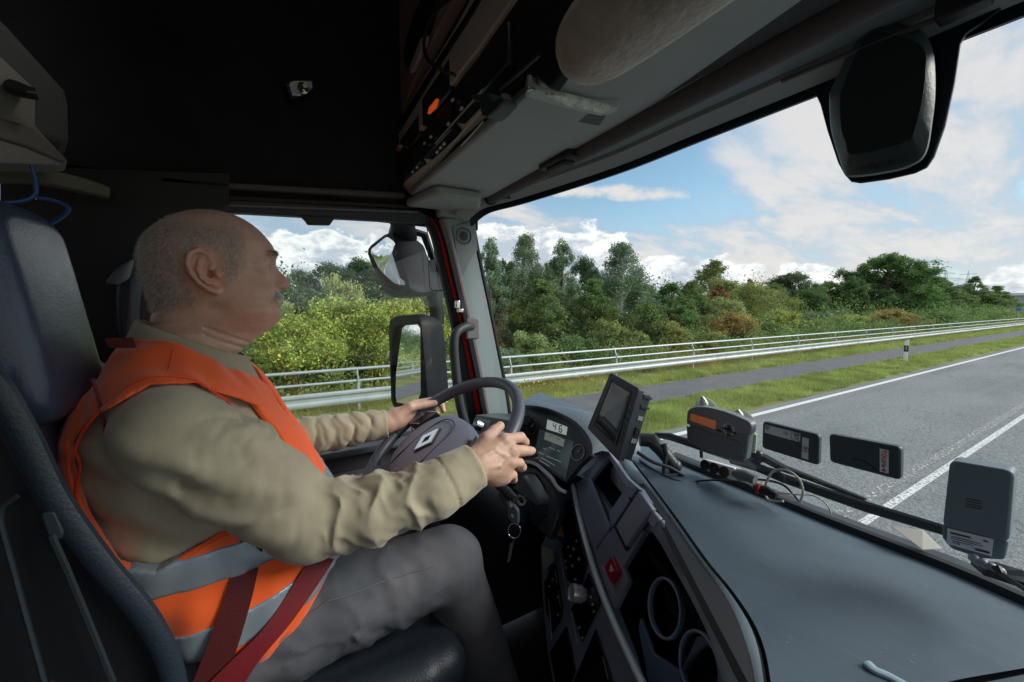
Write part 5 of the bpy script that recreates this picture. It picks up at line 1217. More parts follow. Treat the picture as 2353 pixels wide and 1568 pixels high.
M().tube([c_ + uu * math.cos(t) * .0175 + vv * math.sin(t) * .0175 for t in [2 * math.pi * i / 32 for i in range(33)]], .0011, 6, cap=False).done('split_ring', CHROME, kb)
M().tube([KP(1182, 1237, .003), KP(1176, 1256, .003)], .0012, 5).prism(KP.poly([(1172, 1250), (1179, 1252), (1172, 1290), (1165, 1294)], .003), KP.n, -.002).done('key', mat('key_metal', (.30, .27, .27), .35, metal=.8), kb)
m = M().prism(KP.poly([(1174, 1180), (1180, 1184), (1180, 1191), (1174, 1187)], .0022), KP.n, -.0008).done('fob_mark', SILVER, kb, smooth=0)
# ================================================================== DEVICES
mo = thing('navigation_monitor', 'black square monitor on a bracket, its dark screen turned to the driver', 'monitor', onD(1430, 1060, .93))
q = [onD(1402, 856, 1.0), onD(1468, 893, .905), onD(1420, 1060, .905), onD(1349, 984, 1.0)]
mu = ((q[1] - q[0]) + (q[2] - q[3])).normalized(); mv = ((q[0] - q[3]) + (q[1] - q[2])).normalized(); mn = mu.cross(mv).normalized()
if mn.dot(-q[0]) < 0: mn = -mn
mc = sum(q, Vector()) / 4; mw = ((q[1] - q[0]).length + (q[2] - q[3]).length) / 2; mh = ((q[0] - q[3]).length + (q[1] - q[2]).length) / 2
MB_ = mat('monitor_black', (.030, .038, .052), .4, bump=.15); MK = mat('monitor_deep', (.025, .032, .038), .5)
mq = [mc + (p - mc) * 1.0 for p in q]
M().prism(rpoly(mq, .006), mn, -.022).done('bezel', MB_, mo, bevel=.002)
def mp_(x, y, z=0): return mq[3].lerp(mq[2], x).lerp(mq[0].lerp(mq[1], x), y) + mn * z
scr = M().prism([mp_(.17, .17, .0006), mp_(.80, .17, .0006), mp_(.80, .88, .0006), mp_(.17, .88, .0006)], mn, -.001).done('screen', mat('screen_glass', (.016, .022, .022), .06, spec=.8), mo, smooth=0)
for a_, b_ in (((.15, .14), (.15, .91)), ((.15, .14), (.82, .14)), ((.82, .14), (.82, .91)), ((.15, .91), (.82, .91))):
    M().tube([mp_(*a_, .001), mp_(*b_, .001)], .0018, 6).done('screen_edge', mat('screen_edge', (.11, .125, .15), .4), mo)
for k in range(6): M().box(mp_(.91, .25 + .1 * k, .001), (.004, .004, .002), Matrix((mu, mv, mn)).transposed()).done('button', mat('button_dark', (.05, .055, .065), .4), mo)
M().prism([mp_(.06, .05, -.022), mp_(.97, .03, -.022), mp_(.98, .96, -.022), mp_(.06, .95, -.022)], mn, -.030).done('rear_case', MK, mo, bevel=.003)
bk = M().prism([mp_(.15, .10, -.052), mp_(.9, .08, -.052), mp_(.9, .90, -.052), mp_(.15, .90, -.052)], mn, -.012).done('heat_sink', MK, mo, bevel=.002)
for k, yy in enumerate((.30, .62)): M().box(mp_(.985, yy, -.036), (.002, .010, .018), Matrix((mu, mv, mn)).transposed()).done('port', SILVER, mo)
M().box(mp_(.99, .44, -.038), (.004, .018, .016), Matrix((mu, mv, mn)).transposed()).done('socket', BLACK, mo)
M().box(mp_(.985, .78, -.04), (.004, .006, .03), Matrix((mu, mv, mn)).transposed()).box(mp_(.985, .92, -.04), (.004, .006, .03), Matrix((mu, mv, mn)).transposed()).done('fin', MB_, mo)
# ball joint arm
AR = mat('mount_arm', (.03, .038, .042), .4, bump=.2)
M().tube([onD(1470, 1010, .97), onD(1497, 1012, .965), onD(1520, 1035, .96), onD(1548, 1070, .955)], [.016, .0185, .017, .0155], 16).ball(onD(1550, 1071, .955), .017).done('mount_arm', AR, mo)
M().tube([onD(1524, 1020, .95), onD(1530, 1045, .945), onD(1524, 1088, .94)], [.008, .006, .004], 10).done('clamp_lever', BLACK, mo)
cb1 = M().tube([onD(x, y, d) for (x, y), d in zip(spl2([(1465, 1040), (1500, 1062), (1545, 1078), (1580, 1105), (1600, 1135), (1612, 1162)], 4), [.93] * 30)], .0042, 8).done('monitor_cable', mat('cable_black', (.008, .010, .012), .5))
tag(cb1, 'thick black cable running from the monitor over the dashboard', 'cable')
cb2 = M().tube([onZ(x, y, DZ + .02) for x, y in spl2([(1470, 1058), (1500, 1078), (1540, 1100), (1566, 1108)], 4)], .003, 6).done('lead', mat('cable_grey', (.02, .025, .028), .5)); tag(cb2, 'short dark lead lying on the dashboard under the monitor arm', 'cable')
# toll boxes on the glass
def toll(name, quad, Y, th, label, cat, col, r=.008, yaw=0.0):
    pl = Plane(onY(quad[0][0], quad[0][1], Y), (yaw, -1, 0)); P = pl.poly(quad)
    t = thing(name, label, cat, (P[0] + P[2]) / 2); n = pl.n
    M().prism(rpoly(P, r, 5), n, -th).done('case', mat(name + '_case', tuple(min(.5, c_ * 2.6) for c_ in col), .42, bump=.2), t, bevel=.003)
    u = (P[1] - P[0] + P[2] - P[3]).normalized(); v = (P[0] - P[3]).normalized()
    def at(x, y, z=0): return P[3].lerp(P[2], x).lerp(P[0].lerp(P[1], x), y) + n * z
    return t, at, u, v, n, pl
OB = (.055, .068, .078)
t1, at1, u1, v1, n1, pl1 = toll('toll_unit', [(1590, 934), (1720, 986), (1712, 1062), (1579, 1010)], .795, .022, 'dark toll unit with an orange display and round key pad stuck on the windscreen', 'toll unit', OB, .012)
# arched top of the unit
M().prism(pl1.poly(spl2([(1577, 962), (1580, 944), (1594, 936), (1620, 936), (1660, 945), (1700, 960), (1722, 972), (1726, 985), (1722, 1000)], 3) + [(1705, 1000), (1600, 980), (1577, 975)], .0005), n1, -.022).done('arched_top', mat('toll_top', (.19, .225, .255), .4), t1, bevel=.003)
M().prism(pl1.poly([(1577, 979), (1600, 986), (1690, 1013), (1706, 1026), (1710, 1062), (1640, 1046), (1579, 1016)], .0025), n1, -.003).done('lower_cover', mat('toll_cover', (.13, .16, .19), .4), t1, bevel=.0015)
M().prism(pl1.poly([(1587, 950), (1646, 968), (1643, 987), (1585, 966)], .0008), n1, -.001).done('display', mat('amber_display', (.42, .13, .055), .35, emit=((.6, .18, .06), .12)), t1, smooth=0)
for (x, y) in ((1676, 977), (1664, 984), (1686, 994), (1675, 999), (1652, 989)):
    M().prism(rpoly(pl1.poly([(x - 5, y - 3), (x + 5, y), (x + 5, y + 5), (x - 5, y + 2)], .0012), .001), n1, -.003).done('key', BLACK, t1, bevel=.0004)
M().lathe(pl1(1675, 987, .001), n1, [(.0001, .002), (.0045, .002), (.0055, 0)], 18).done('centre_key', BLACK, t1)
M().lathe(pl1(1675, 987, .0002), n1, [(.0105, 0), (.012, 0), (.012, .001), (.0105, .001), (.0105, 0)], 24).done('key_ring', SILVER, t1)
M().tube([pl1(1611, 1036), pl1(1612, 1052)], .0035, 8).done('stub', BLACK, t1)
SUC = mat('suction_rubber', (.42, .50, .40), .25, sss=.4)
for k, (x, y) in enumerate(((1618, 925), (1700, 955))):
    c_ = onY(x, y, .832)
    s_ = M().lathe(onY(x + 4, y + 18, .862), (0, -1, .05), [(.030, 0), (.028, .004), (.018, .014), (.009, .022), (.007, .034), (.001, .036)], 26).tube([onY(x, y + 6, .85), onY(x - 2, y - 4, .848), onY(x - 5, y - 14, .846)], [.011, .008, .003], 10)
    s_.done('suction_cup', SUC, t1)
M().tube([onY(1722, 985, .835), onY(1733, 1000, .83), onY(1732, 1040, .83)], [.004, .006, .004], 8).done('suction_tab', SUC, t1)
t2, at2, u2, v2, n2, pl2 = toll('toll_tag', [(1752, 968), (1882, 1000), (1880, 1071), (1750, 1030)], .815, .014, 'small black toll tag with a grey BY label on the windscreen', 'toll tag', (.018, .03, .038), .007)
LBL = mat('label_grey', (.75, .78, .82), .5); IK = mat('label_ink', (.04, .05, .06), .6)
M().prism(at2 and [at2(.05, .60, .0006), at2(.70, .60, .0006), at2(.70, .90, .0006), at2(.05, .90, .0006)], n2, -.0008).done('label', LBL, t2, smooth=0)
M().prism([at2(.73, .10, .0006), at2(.84, .10, .0006), at2(.84, .80, .0006), at2(.73, .80, .0006)], n2, -.0008).done('side_label', LBL, t2, smooth=0)
text('lettering', 'BY', at2(.63, .75, .001), v2 * -1, u2, .0115, IK, t2)
c_ = at2(.63, .75, .001); M().lathe(c_, n2, [(.0085, 0), (.0092, 0), (.0092, .0004), (.0085, .0004)], 26).done('ring_mark', IK, t2)
text('lettering', '15', at2(.44, .78, .001), u2, v2, .009, IK, t2)
text('lettering', 'BY', at2(.785, .42, .001), v2 * -1, u2, .007, IK, t2)
c_ = at2(.785, .42, .001); M().lathe(c_, n2, [(.0055, 0), (.0060, 0), (.0060, .0004), (.0055, .0004)], 22).done('ring_mark', IK, t2)
for k in range(3): M().box(at2(.10 - .008 * k + .01, .86 - .05 * k, .001), (.010 - .002 * k, .0006, .0012)).done('bar_mark', IK, t2)
t3, at3, u3, v3, n3, pl3 = toll('toll_tag', [(1904, 997), (2070, 1028), (2069, 1105), (1906, 1062)], .80, .015, 'black toll tag with an upright red and white ViaTOLL sticker', 'toll tag', (.018, .03, .038), .007)
M().prism([at3(.735, .12, .0006), at3(.85, .12, .0006), at3(.85, .84, .0006), at3(.735, .84, .0006)], n3, -.0008).done('sticker', mat('sticker_white', (.85, .88, .90), .45), t3, smooth=0)
text('lettering', 'TOLL', at3(.79, .63, .001), v3 * -1, u3, .0085, mat('sticker_red', (.65, .02, .03), .5), t3, depth=.0004)
text('lettering', 'Via', at3(.79, .38, .001), v3 * -1, u3, .0080, mat('sticker_ink', (.03, .08, .12), .5), t3)
M().prism([at3(.76, .16, .001), at3(.82, .16, .001), at3(.79, .27, .001)], n3, -.0006).done('arrow_mark', mat('sticker_red2', (.65, .02, .03), .5), t3, smooth=0)
M().tube([at3(.35, .30, .0), at3(.50, .33, .0005), at3(.62, .24, .0005), at3(.70, .08, .0005)], .0006, 5).done('thumb_groove', BLACK, t3)
# antenna box close to the camera
t4, at4, u4, v4, n4, pl4 = toll('antenna_box', [(2182, 1058), (2332, 1084), (2318, 1250), (2165, 1212)], .78, .032, 'tall grey antenna box with a white type label at the lower right', 'antenna', (.062, .085, .10), .009, yaw=.05)
M().prism(rpoly(pl4.poly([(2165, 1205), (2318, 1244), (2308, 1288), (2250, 1284), (2185, 1262), (2164, 1236)], -.001), .004), n4, -.030).done('chin', mat('antenna_case', (.16, .22, .26), .45), t4, bevel=.003)
lb = pl4.poly([(2177, 1214), (2283, 1240), (2279, 1279), (2175, 1250)], .0008)
M().prism(lb, n4, -.0008).done('label', mat('type_label', (.75, .82, .90), .5), t4, smooth=0)
def lq(x, y): return lb[3].lerp(lb[2], x).lerp(lb[0].lerp(lb[1], x), y) + n4 * .0012
for x, y, w, h in ((.30, .78, .45, .10), (.85, .80, .10, .08), (.42, .58, .65, .04), (.45, .46, .70, .03), (.80, .18, .30, .12), (.40, .34, .4, .03)):
    uu = (lb[1] - lb[0]); vv = (lb[0] - lb[3]); c_ = lq(x, y); M().prism([c_ - uu * w / 2 - vv * h / 2, c_ + uu * w / 2 - vv * h / 2, c_ + uu * w / 2 + vv * h / 2, c_ - uu * w / 2 + vv * h / 2], n4, -.0003).done('print_line', IK, t4, smooth=0)
text('lettering', 'CE', lq(.22, .25), (lb[1] - lb[0]), (lb[0] - lb[3]), .006, IK, t4)
for k in range(4): M().tube([pl4(2220, 1146 + k * 6, .0004), pl4(2256, 1152 + k * 6, .0004)], .0005, 5).done('slit', BLACK, t4)
M().prism([onY(2230, 1285, .80), onY(2290, 1290, .80), onY(2350, 1312, .78), onY(2380, 1330, .78), onY(2372, 1345, .74), onY(2260, 1310, .76)], (0, 0, 1), -.008).done('foot', mat('foot_black', (.02, .03, .035), .5), t4, bevel=.002)
m = M()
for k in range(7): m.ball(onY(2238 + k * 10, 1283 + k * 5 + (k % 2) * 3, .765), .0055, 8)
m.done('crimped_sleeve', mat('putty_blue', (.28, .38, .44), .35), t4)
w_ = M().tube([onY(2290, 1305, .755), onY(2300, 1318, .75), onY(2340, 1345, .72), onY(2400, 1385, .68)], [.005, .0028, .0026, .0026], 8).done('antenna_lead', mat('lead_black', (.008, .012, .016), .4)); tag(w_, 'thin black lead running down from the antenna box', 'cable')
# socket splitter with three round sockets
ss = thing('socket_splitter', 'grey and white triple socket splitter lying at the foot of the windscreen', 'power adapter', onY(1650, 1090, .83))
SPl = Plane(onY(1650, 1078, .83), (-.12, -1, .25))
M().prism(rpoly(SPl.poly([(1611, 1058), (1616, 1055), (1688, 1076), (1696, 1092), (1690, 1104), (1682, 1104), (1614, 1078)]), .006), SPl.n, -.028).done('case', mat('splitter_white', (.80, .82, .88), .4), ss, bevel=.003)
for x, y in ((1620, 1069), (1641, 1076), (1664, 1085)):
    c_ = SPl(x, y, .0005); r_ = .0105
    o_ = M().lathe(c_, SPl.n, [(r_, 0), (r_ + .0015, 0), (r_ + .0015, .0015), (r_, .0015), (r_, -.01), (.0001, -.01)], 24).done('socket', mat('socket_dark', (.012, .010, .010), .35), ss, smooth=40)
M().tube([SPl(1692, 1090, -.012), onY(1715, 1094, .83), onY(1736, 1103, .83)], [.013, .012, .010], 14).done('grey_sleeve', mat('sleeve_grey', (.16, .18, .18), .5), ss)
m = M().tube([onY(1735, 1124, .82), onY(1762, 1128, .82), onY(1785, 1140, .82)], [.009, .010, .006], 12).done('plug', BLACK, ss)
M().tube([onY(1740, 1122, .817), onY(1748, 1124, .817)], [.0102, .0102], 12).done('red_ring', mat('plug_red', (.35, .03, .03), .4), ss)
def cable(name, px, Y, r, m_, label):
    o = M().tube([onY(x, y, Y) for x, y in spl2(px, 6)], r, 7).done(name, m_); tag(o, label, 'cable'); return o
WHT = mat('cable_white', (.50, .49, .44), .45); CBK = mat('cable_black2', (.012, .013, .015), .45)
cable('white_cable', [(1800, 1152), (1765, 1148), (1758, 1120), (1775, 1085), (1805, 1080), (1835, 1100), (1845, 1130), (1838, 1152), (1826, 1155)], .835, .0022, WHT, 'pale coiled cable looping up beside the triple socket splitter')
cable('grey_cable', [(1770, 1130), (1830, 1137), (1870, 1140), (1900, 1160), (1910, 1182)], .84, .0014, WHT, 'thin pale cable trailing from the coil along the foot of the windscreen')
cable('black_cable', [(1590, 1110), (1610, 1105), (1650, 1104), (1700, 1108), (1730, 1122)], .80, .0022, CBK, 'thin black cable curving in front of the triple socket splitter')
cable('black_cable', [(1690, 1100), (1760, 1104), (1800, 1115), (1825, 1138), (1840, 1156)], .845, .0024, CBK, 'black cable passing behind the pale cable coil')
ln = cable('thin_wire', [(905, 927), (930, 900), (962, 885), (985, 890), (998, 905), (1004, 925)], 0, .001, WHT, 'x') if False else None
# flat sheet standing in for a reflection in the glass, pen on the dash
pp = M().prism([onY(x, y, Y_) for x, y, Y_ in [(2050, 1212, .87), (2120, 1218, .90), (2165, 1262, .90), (2120, 1264, .868)]], (0, 0, 1), .0008).done('reflection_sheet', mat('pale_reflection', (.50, .50, .46), .8), smooth=0)
tag(pp, 'pale sheet standing in for a windscreen reflection next to the antenna box', 'reflection_sheet')
pn = M().tube([onZ(x, y, DZ + .022) for x, y in spl2([(1992, 1525), (2010, 1540), (2040, 1553), (2090, 1580)], 4)], [.006] * 4 + [.005] * 9, 10, flat=.6).done('pen', mat('pen_blue', (.35, .50, .58), .35)); tag(pn, 'pale blue pen lying on the dashboard at the bottom edge', 'pen')
# ---- wipers outside
wi = thing('windscreen_wiper', 'black windscreen wiper arm and blade parked along the foot of the glass', 'wiper', onY(1800, 1110, .95))
WB_ = mat('wiper_black', (.012, .018, .025), .4)
M().tube([onY(x, y, .955) for x, y in [(1506, 1000), (1540, 1004), (1577, 1016), (1700, 1057), (1801, 1100), (1990, 1165), (2160, 1216), (2290, 1255)]], [.005, .007, .007, .007, .007, .007, .006, .006], 8, flat=1.6).done('wiper_blade', WB_, wi)
M().tube([onY(x, y, .97) for x, y in [(1700, 1036), (1755, 1052), (1800, 1076), (1860, 1098), (1989, 1149)]], [.012, .014, .012, .009, .006], 8, flat=.7).done('wiper_arm', WB_, wi)
M().box(onY(1727, 1045, .96), (.05, .02, .03)).done('arm_joint', WB_, wi, bevel=.006)
M().tube([onY(1680, 1058, .955), onY(1760, 1082, .955), onY(1790, 1088, .955)], .009, 8).done('blade_clip', WB_, wi)
# ---- wing mirrors outside the door
wm = thing('wing_mirror', 'tall black wing mirror pair on one arm outside the driver door', 'wing mirror', (-1.6, .5, -.45))
MK2 = mat('mirror_black', (.009, .010, .016), .5, spec=.25, bump=.25, bscale=500)
mn1 = Vector((.50, -.866, 0)); MP = Plane(onX(940, 830, -1.62), mn1)
fr = [(893, 745), (902, 728), (955, 724), (968, 735), (984, 925), (982, 936), (915, 942), (899, 930)]
def mloft(pl, outline, back, depth, mt, name, shrink=.85, parent=wm, hole=None):
    P = rpoly(pl.poly(outline), .012, 3); c_ = sum(P, Vector()) / len(P); bk_ = Vector(back)
    rg = []
    if hole is not None:
        H = rpoly(pl.poly(hole), .012, 3)
        H = resample(H + H[:1], len(P) + 1)[:-1]; P2 = resample(P + P[:1], len(P) + 1)[:-1]
        # align starts
        k0 = min(range(len(H)), key=lambda k: (H[k] - P2[0]).length); H = H[k0:] + H[:k0]
        P = P2; rg = [[h - pl.n * .018 for h in H], [h + pl.n * .001 for h in H]]
    rg += [P, [p - pl.n * .006 + (p - c_) * .02 for p in P], [p - pl.n * depth * .35 + (p - c_) * .02 + bk_ * .35 for p in P], [c_ + (p - c_) * .95 - pl.n * depth * .8 + bk_ * .8 for p in P], [c_ + (p - c_) * shrink - pl.n * depth + bk_ for p in P]]
    m = M(); m.loft(rg, cap=False); k = len(rg[-1]); m.add(rg[-1], [tuple(range(k))]); return m.done(name, mt, parent, smooth=50)
g1 = [(903, 748), (966, 744), (967, 912), (945, 931), (905, 925), (899, 860)]
h1_ = mloft(MP, fr, (.02, 0, 0), .14, MK2, 'lower_housing', hole=g1)
GP = Plane(MP.p - mn1 * .012, (.46, -.888, .065))
gm = M(); gl_ = rpoly(GP.poly([(900, 742), (968, 740), (969, 915), (946, 935), (902, 930)]), .01); gm.prism(gl_, GP.n, -.003).done('mirror_glass', MIRROR, h1_, smooth=0)
mn2 = Vector((.55, -.835, .05)); MP2 = Plane(onX(895, 610, -1.62), mn2)
fr2 = [(843, 578), (850, 566), (886, 538), (902, 535), (944, 666), (940, 677), (900, 684), (885, 672), (862, 628)]
g2 = [(856, 578), (884, 555), (896, 565), (934, 658), (910, 671), (889, 662), (864, 615)]
h2_ = mloft(MP2, fr2, (.03, .02, .0), .15, MK2, 'upper_housing', hole=g2)
# convex glass
GP2 = Plane(MP2.p - mn2.normalized() * .004, (.55, -.835, -.20))
bnd = rpoly(GP2.poly([(850, 577), (884, 548), (902, 560), (942, 662), (911, 678), (882, 667), (857, 617)]), .012, 3); cc = sum(bnd, Vector()) / len(bnd); bnd = [cc + (p - cc) * 1.06 for p in bnd]; m = M(); RR = .45; rg = []
for s_ in [1, .85, .7, .5, .3, .12, .02]:
    rg.append([(lambda p: p + GP2.n * (-(RR - math.sqrt(RR * RR - (p - cc).length_squared)) + .004))(cc + (p - cc) * s_) for p in bnd])
m.loft(rg, cap=False); m.done('convex_glass', MIRROR, h2_, smooth=180)
def armtube(name, px, Xs, rs, fl=.8): M().tube([onX(x, y, X_) for (x, y), X_ in zip(px, Xs)], rs, 14, flat=fl).done(name, MK2, wm)
armtube('top_arm', [(922, 500), (926, 520), (925, 545)], [-1.55, -1.60, -1.68], [.050, .048, .06])
armtube('bracket_arm', [(978, 600), (990, 660), (1000, 690), (1004, 722), (1004, 745)], [-1.68] * 5, [.04, .036, .032, .032, .034])
armtube('top_stay', [(940, 530), (975, 540), (1004, 620), (1010, 680), (1010, 720)], [-1.70] * 5, [.02, .022, .016, .016, .02])
# ================================================================== SEAT
seat = thing('driver_seat', 'high-backed dark leather driver seat with grey fabric insert and black side bolster', 'seat', (-.93, -.25, -1.3))
def lean(P, z0=-.6, k=-.20):
    Q = P.copy(); Q[..., 1] -= (P[..., 2] - z0) * k; return Q
def f_back(P):
    Q = lean(P)
    d = rbox(Q, (-.93, -.215 - .10, -.38), (.23, .055, .30), .05)
    for sx in (-1, 1): d = smin(d, rcone(Q, (-.93 + sx * .215, -.24, -.62), (-.93 + sx * .20, -.265, -.14), .042, .036), .02)
    return d
sdf_obj('backrest', f_back, (-1.3, -.62, -.78), (-.55, -.05, -.02), .008, LEATHD, seat)
def f_head(P):
    Q = lean(P, -.6, -.14)
    d = rbox(Q, (-.83, -.236, -.005), (.108, .037, .158), .034)
    d = smax(d, rbox(Q, (-.83, -.236, -.02), (.112, .5, .162), .085), .02)
    return d
sdf_obj('headrest', f_head, (-1.2, -.60, -.22), (-.68, -.15, .22), .007, LEATH, seat)
def f_should(P):
    Q = lean(P)
    d = rbox(Q, (-.93, -.315, -.16), (.245, .062, .10), .05)
    return d
sdf_obj('shoulder_wing', f_should, (-1.3, -.62, -.32), (-.60, -.1, .02), .008, LEATH, seat)
def f_ins(P):
    Q = lean(P); return rbox(Q, (-.89, -.235, -.19), (.155, .02, .085), .018)
sdf_obj('fabric_insert', f_ins, (-1.15, -.45, -.35), (-.68, -.1, -.02), .006, FABRIC, seat)
def f_cush(P):
    d = rbox(P, (-.93, .03, -.76), (.26, .27, .07), .05); return smin(d, rcone(P, (-.70, -.2, -.725), (-.70, .20, -.73), .045, .045), .03)
sdf_obj('cushion', f_cush, (-1.25, -.35, -.90), (-.6, .36, -.62), .009, LEATHD, seat)
# bolster piping near the camera
bp_ = [onX(x, y, -.665) for x, y in spl2([(-40, 860), (0, 905), (60, 1010), (130, 1150), (230, 1290), (330, 1410), (385, 1510), (405, 1600)], 5)]
M().tube(bp_, [.010] * len(bp_), 12, flat=1.4).done('side_bolster', mat('bolster_teal', (.022, .034, .050), .42, bump=.3, bscale=260), seat)
M().prism([onX(x, y, -.68) for x, y in [(-60, 880), (0, 940), (120, 1170), (330, 1430), (395, 1568), (400, 1700), (-100, 1700)]], (-1, 0, 0), .03).done('seat_side', mat('seat_side_black', (.006, .007, .010), .6), seat, bevel=.01)
M().tube([onX(x, y, -.655) for x, y in [(118, 1230), (150, 1300), (200, 1420), (260, 1568)]], .0035, 6).done('seat_cord', mat('cord_dark', (.02, .028, .036), .5), seat)
M().prism(rpoly([onX(x, y, -.655) for x, y in [(88, 1182), (128, 1172), (150, 1226), (138, 1244), (108, 1238)]], .006), (-1, 0, 0), .015).done('release_handle', mat('handle_dark', (.03, .045, .056), .4), seat, bevel=.003)
M().tube([onX(x, y, -.652) for x, y in [(40, 1140), (4, 1165), (0, 1200), (60, 1420), (110, 1600)]], .003, 6).done('seat_seam', mat('seam_dark', (.02, .03, .04), .5), seat)
# red piping seam on the headrest
M().tube([onX(x, y, -.743) for x, y in spl2([(212, 870), (222, 900), (232, 940), (240, 980), (246, 1010)], 4)], .0022, 6).done('red_seam', mat('seam_red', (.12, .01, .02), .6), seat)
# belt
BELTR = mat('belt_red', (.075, .004, .006), .7, bump=.5, bscale=600)
sbelt = thing('seat_belt', 'dark red seat belt crossing the hi-vis vest and lap to the right hip', 'seat belt', onX(500, 1560, -.74))
def strap(name, L_, R_, m_, th=.002):
    a = spline(L_, 6); b = spline(R_, 6); n_ = (b[0] - a[0]).cross(a[1] - a[0]).normalized() * th
    return M().loft([[p, q, q + n_, p + n_] for p, q in zip(a, b)]).done(name, m_, sbelt, smooth=60)
strap('shoulder_strap', [onX(592, 1190, -.735), onX(555, 1235, -.725), onX(520, 1360, -.710), onX(478, 1480, -.700), onX(430, 1600, -.695)], [onX(655, 1200, -.735), onX(610, 1245, -.725), onX(580, 1370, -.710), onX(545, 1490, -.700), onX(505, 1600, -.695)], BELTR)
strap('lap_strap', [onX(718, 1270, -.742), onX(690, 1320, -.726), onX(610, 1440, -.704), onX(520, 1530, -.694), onX(450, 1600, -.69)], [onX(768, 1285, -.742), onX(740, 1330, -.726), onX(670, 1430, -.704), onX(595, 1520, -.694), onX(545, 1600, -.69)], mat('belt_red2', (.17, .006, .012), .65, bump=.5, bscale=600))
M().prism([onX(x, y, -.80) for x, y in [(240, 778), (305, 776), (312, 800), (250, 800)]], (-1, 0, 0), .003).done('upper_strap', BELTR, sbelt, smooth=0)
# ================================================================== DRIVER
man = thing('person', 'bald man with white moustache, orange hi-vis vest and khaki shirt, both hands on the wheel', 'person', (-.93, -.1, -.72))
PSI = math.radians(4); HO = np.array([-.93, -.12, .06], np.float32)
hn = np.array([math.cos(PSI), math.sin(PSI), 0], np.float32); hf = np.array([-math.sin(PSI), math.cos(PSI), 0], np.float32)
def tohead(P):
    D = P - HO; return np.stack([D @ hn, D @ hf, D[..., 2]], -1)
def fromhead(Q): return HO + Q[..., :1] * hn + Q[..., 1:2] * hf + Q[..., 2:] * np.array([0, 0, 1], np.float32)
_zf = np.array([-.22, -.17, -.153, -.139, -.1235, -.110, -.1, -.0869, -.0746, -.064, -.057, -.0515, -.043, -.0325, -.024, -.01, .01, .024, .034, .046, .06, .075], np.float32)
_yf = np.array([.020, .026, .038, .053, .071, .090, .1040, .1140, .1160, .1090, .1130, .1120, .1170, .1100, .1050, .099, .0955, .0935, .0945, .0985, .096, .085], np.float32)
_zb = np.array([-.22, -.12, -.0739, -.0605, -.0382, -.0088, .013, .032, .075], np.float32)
_yb = np.array([-.100, -.090, -.0850, -.0848, -.0845, -.086, -.0885, -.088, -.074], np.float32)
_zw = np.array([-.22, -.16, -.13, -.11, -.09, -.07, -.05, -.03, 0, .03, .06, .08], np.float32)
_wf = np.array([.062, .060, .057, .052, .058, .064, .069, .0715, .073, .0735, .073, .068], np.float32)
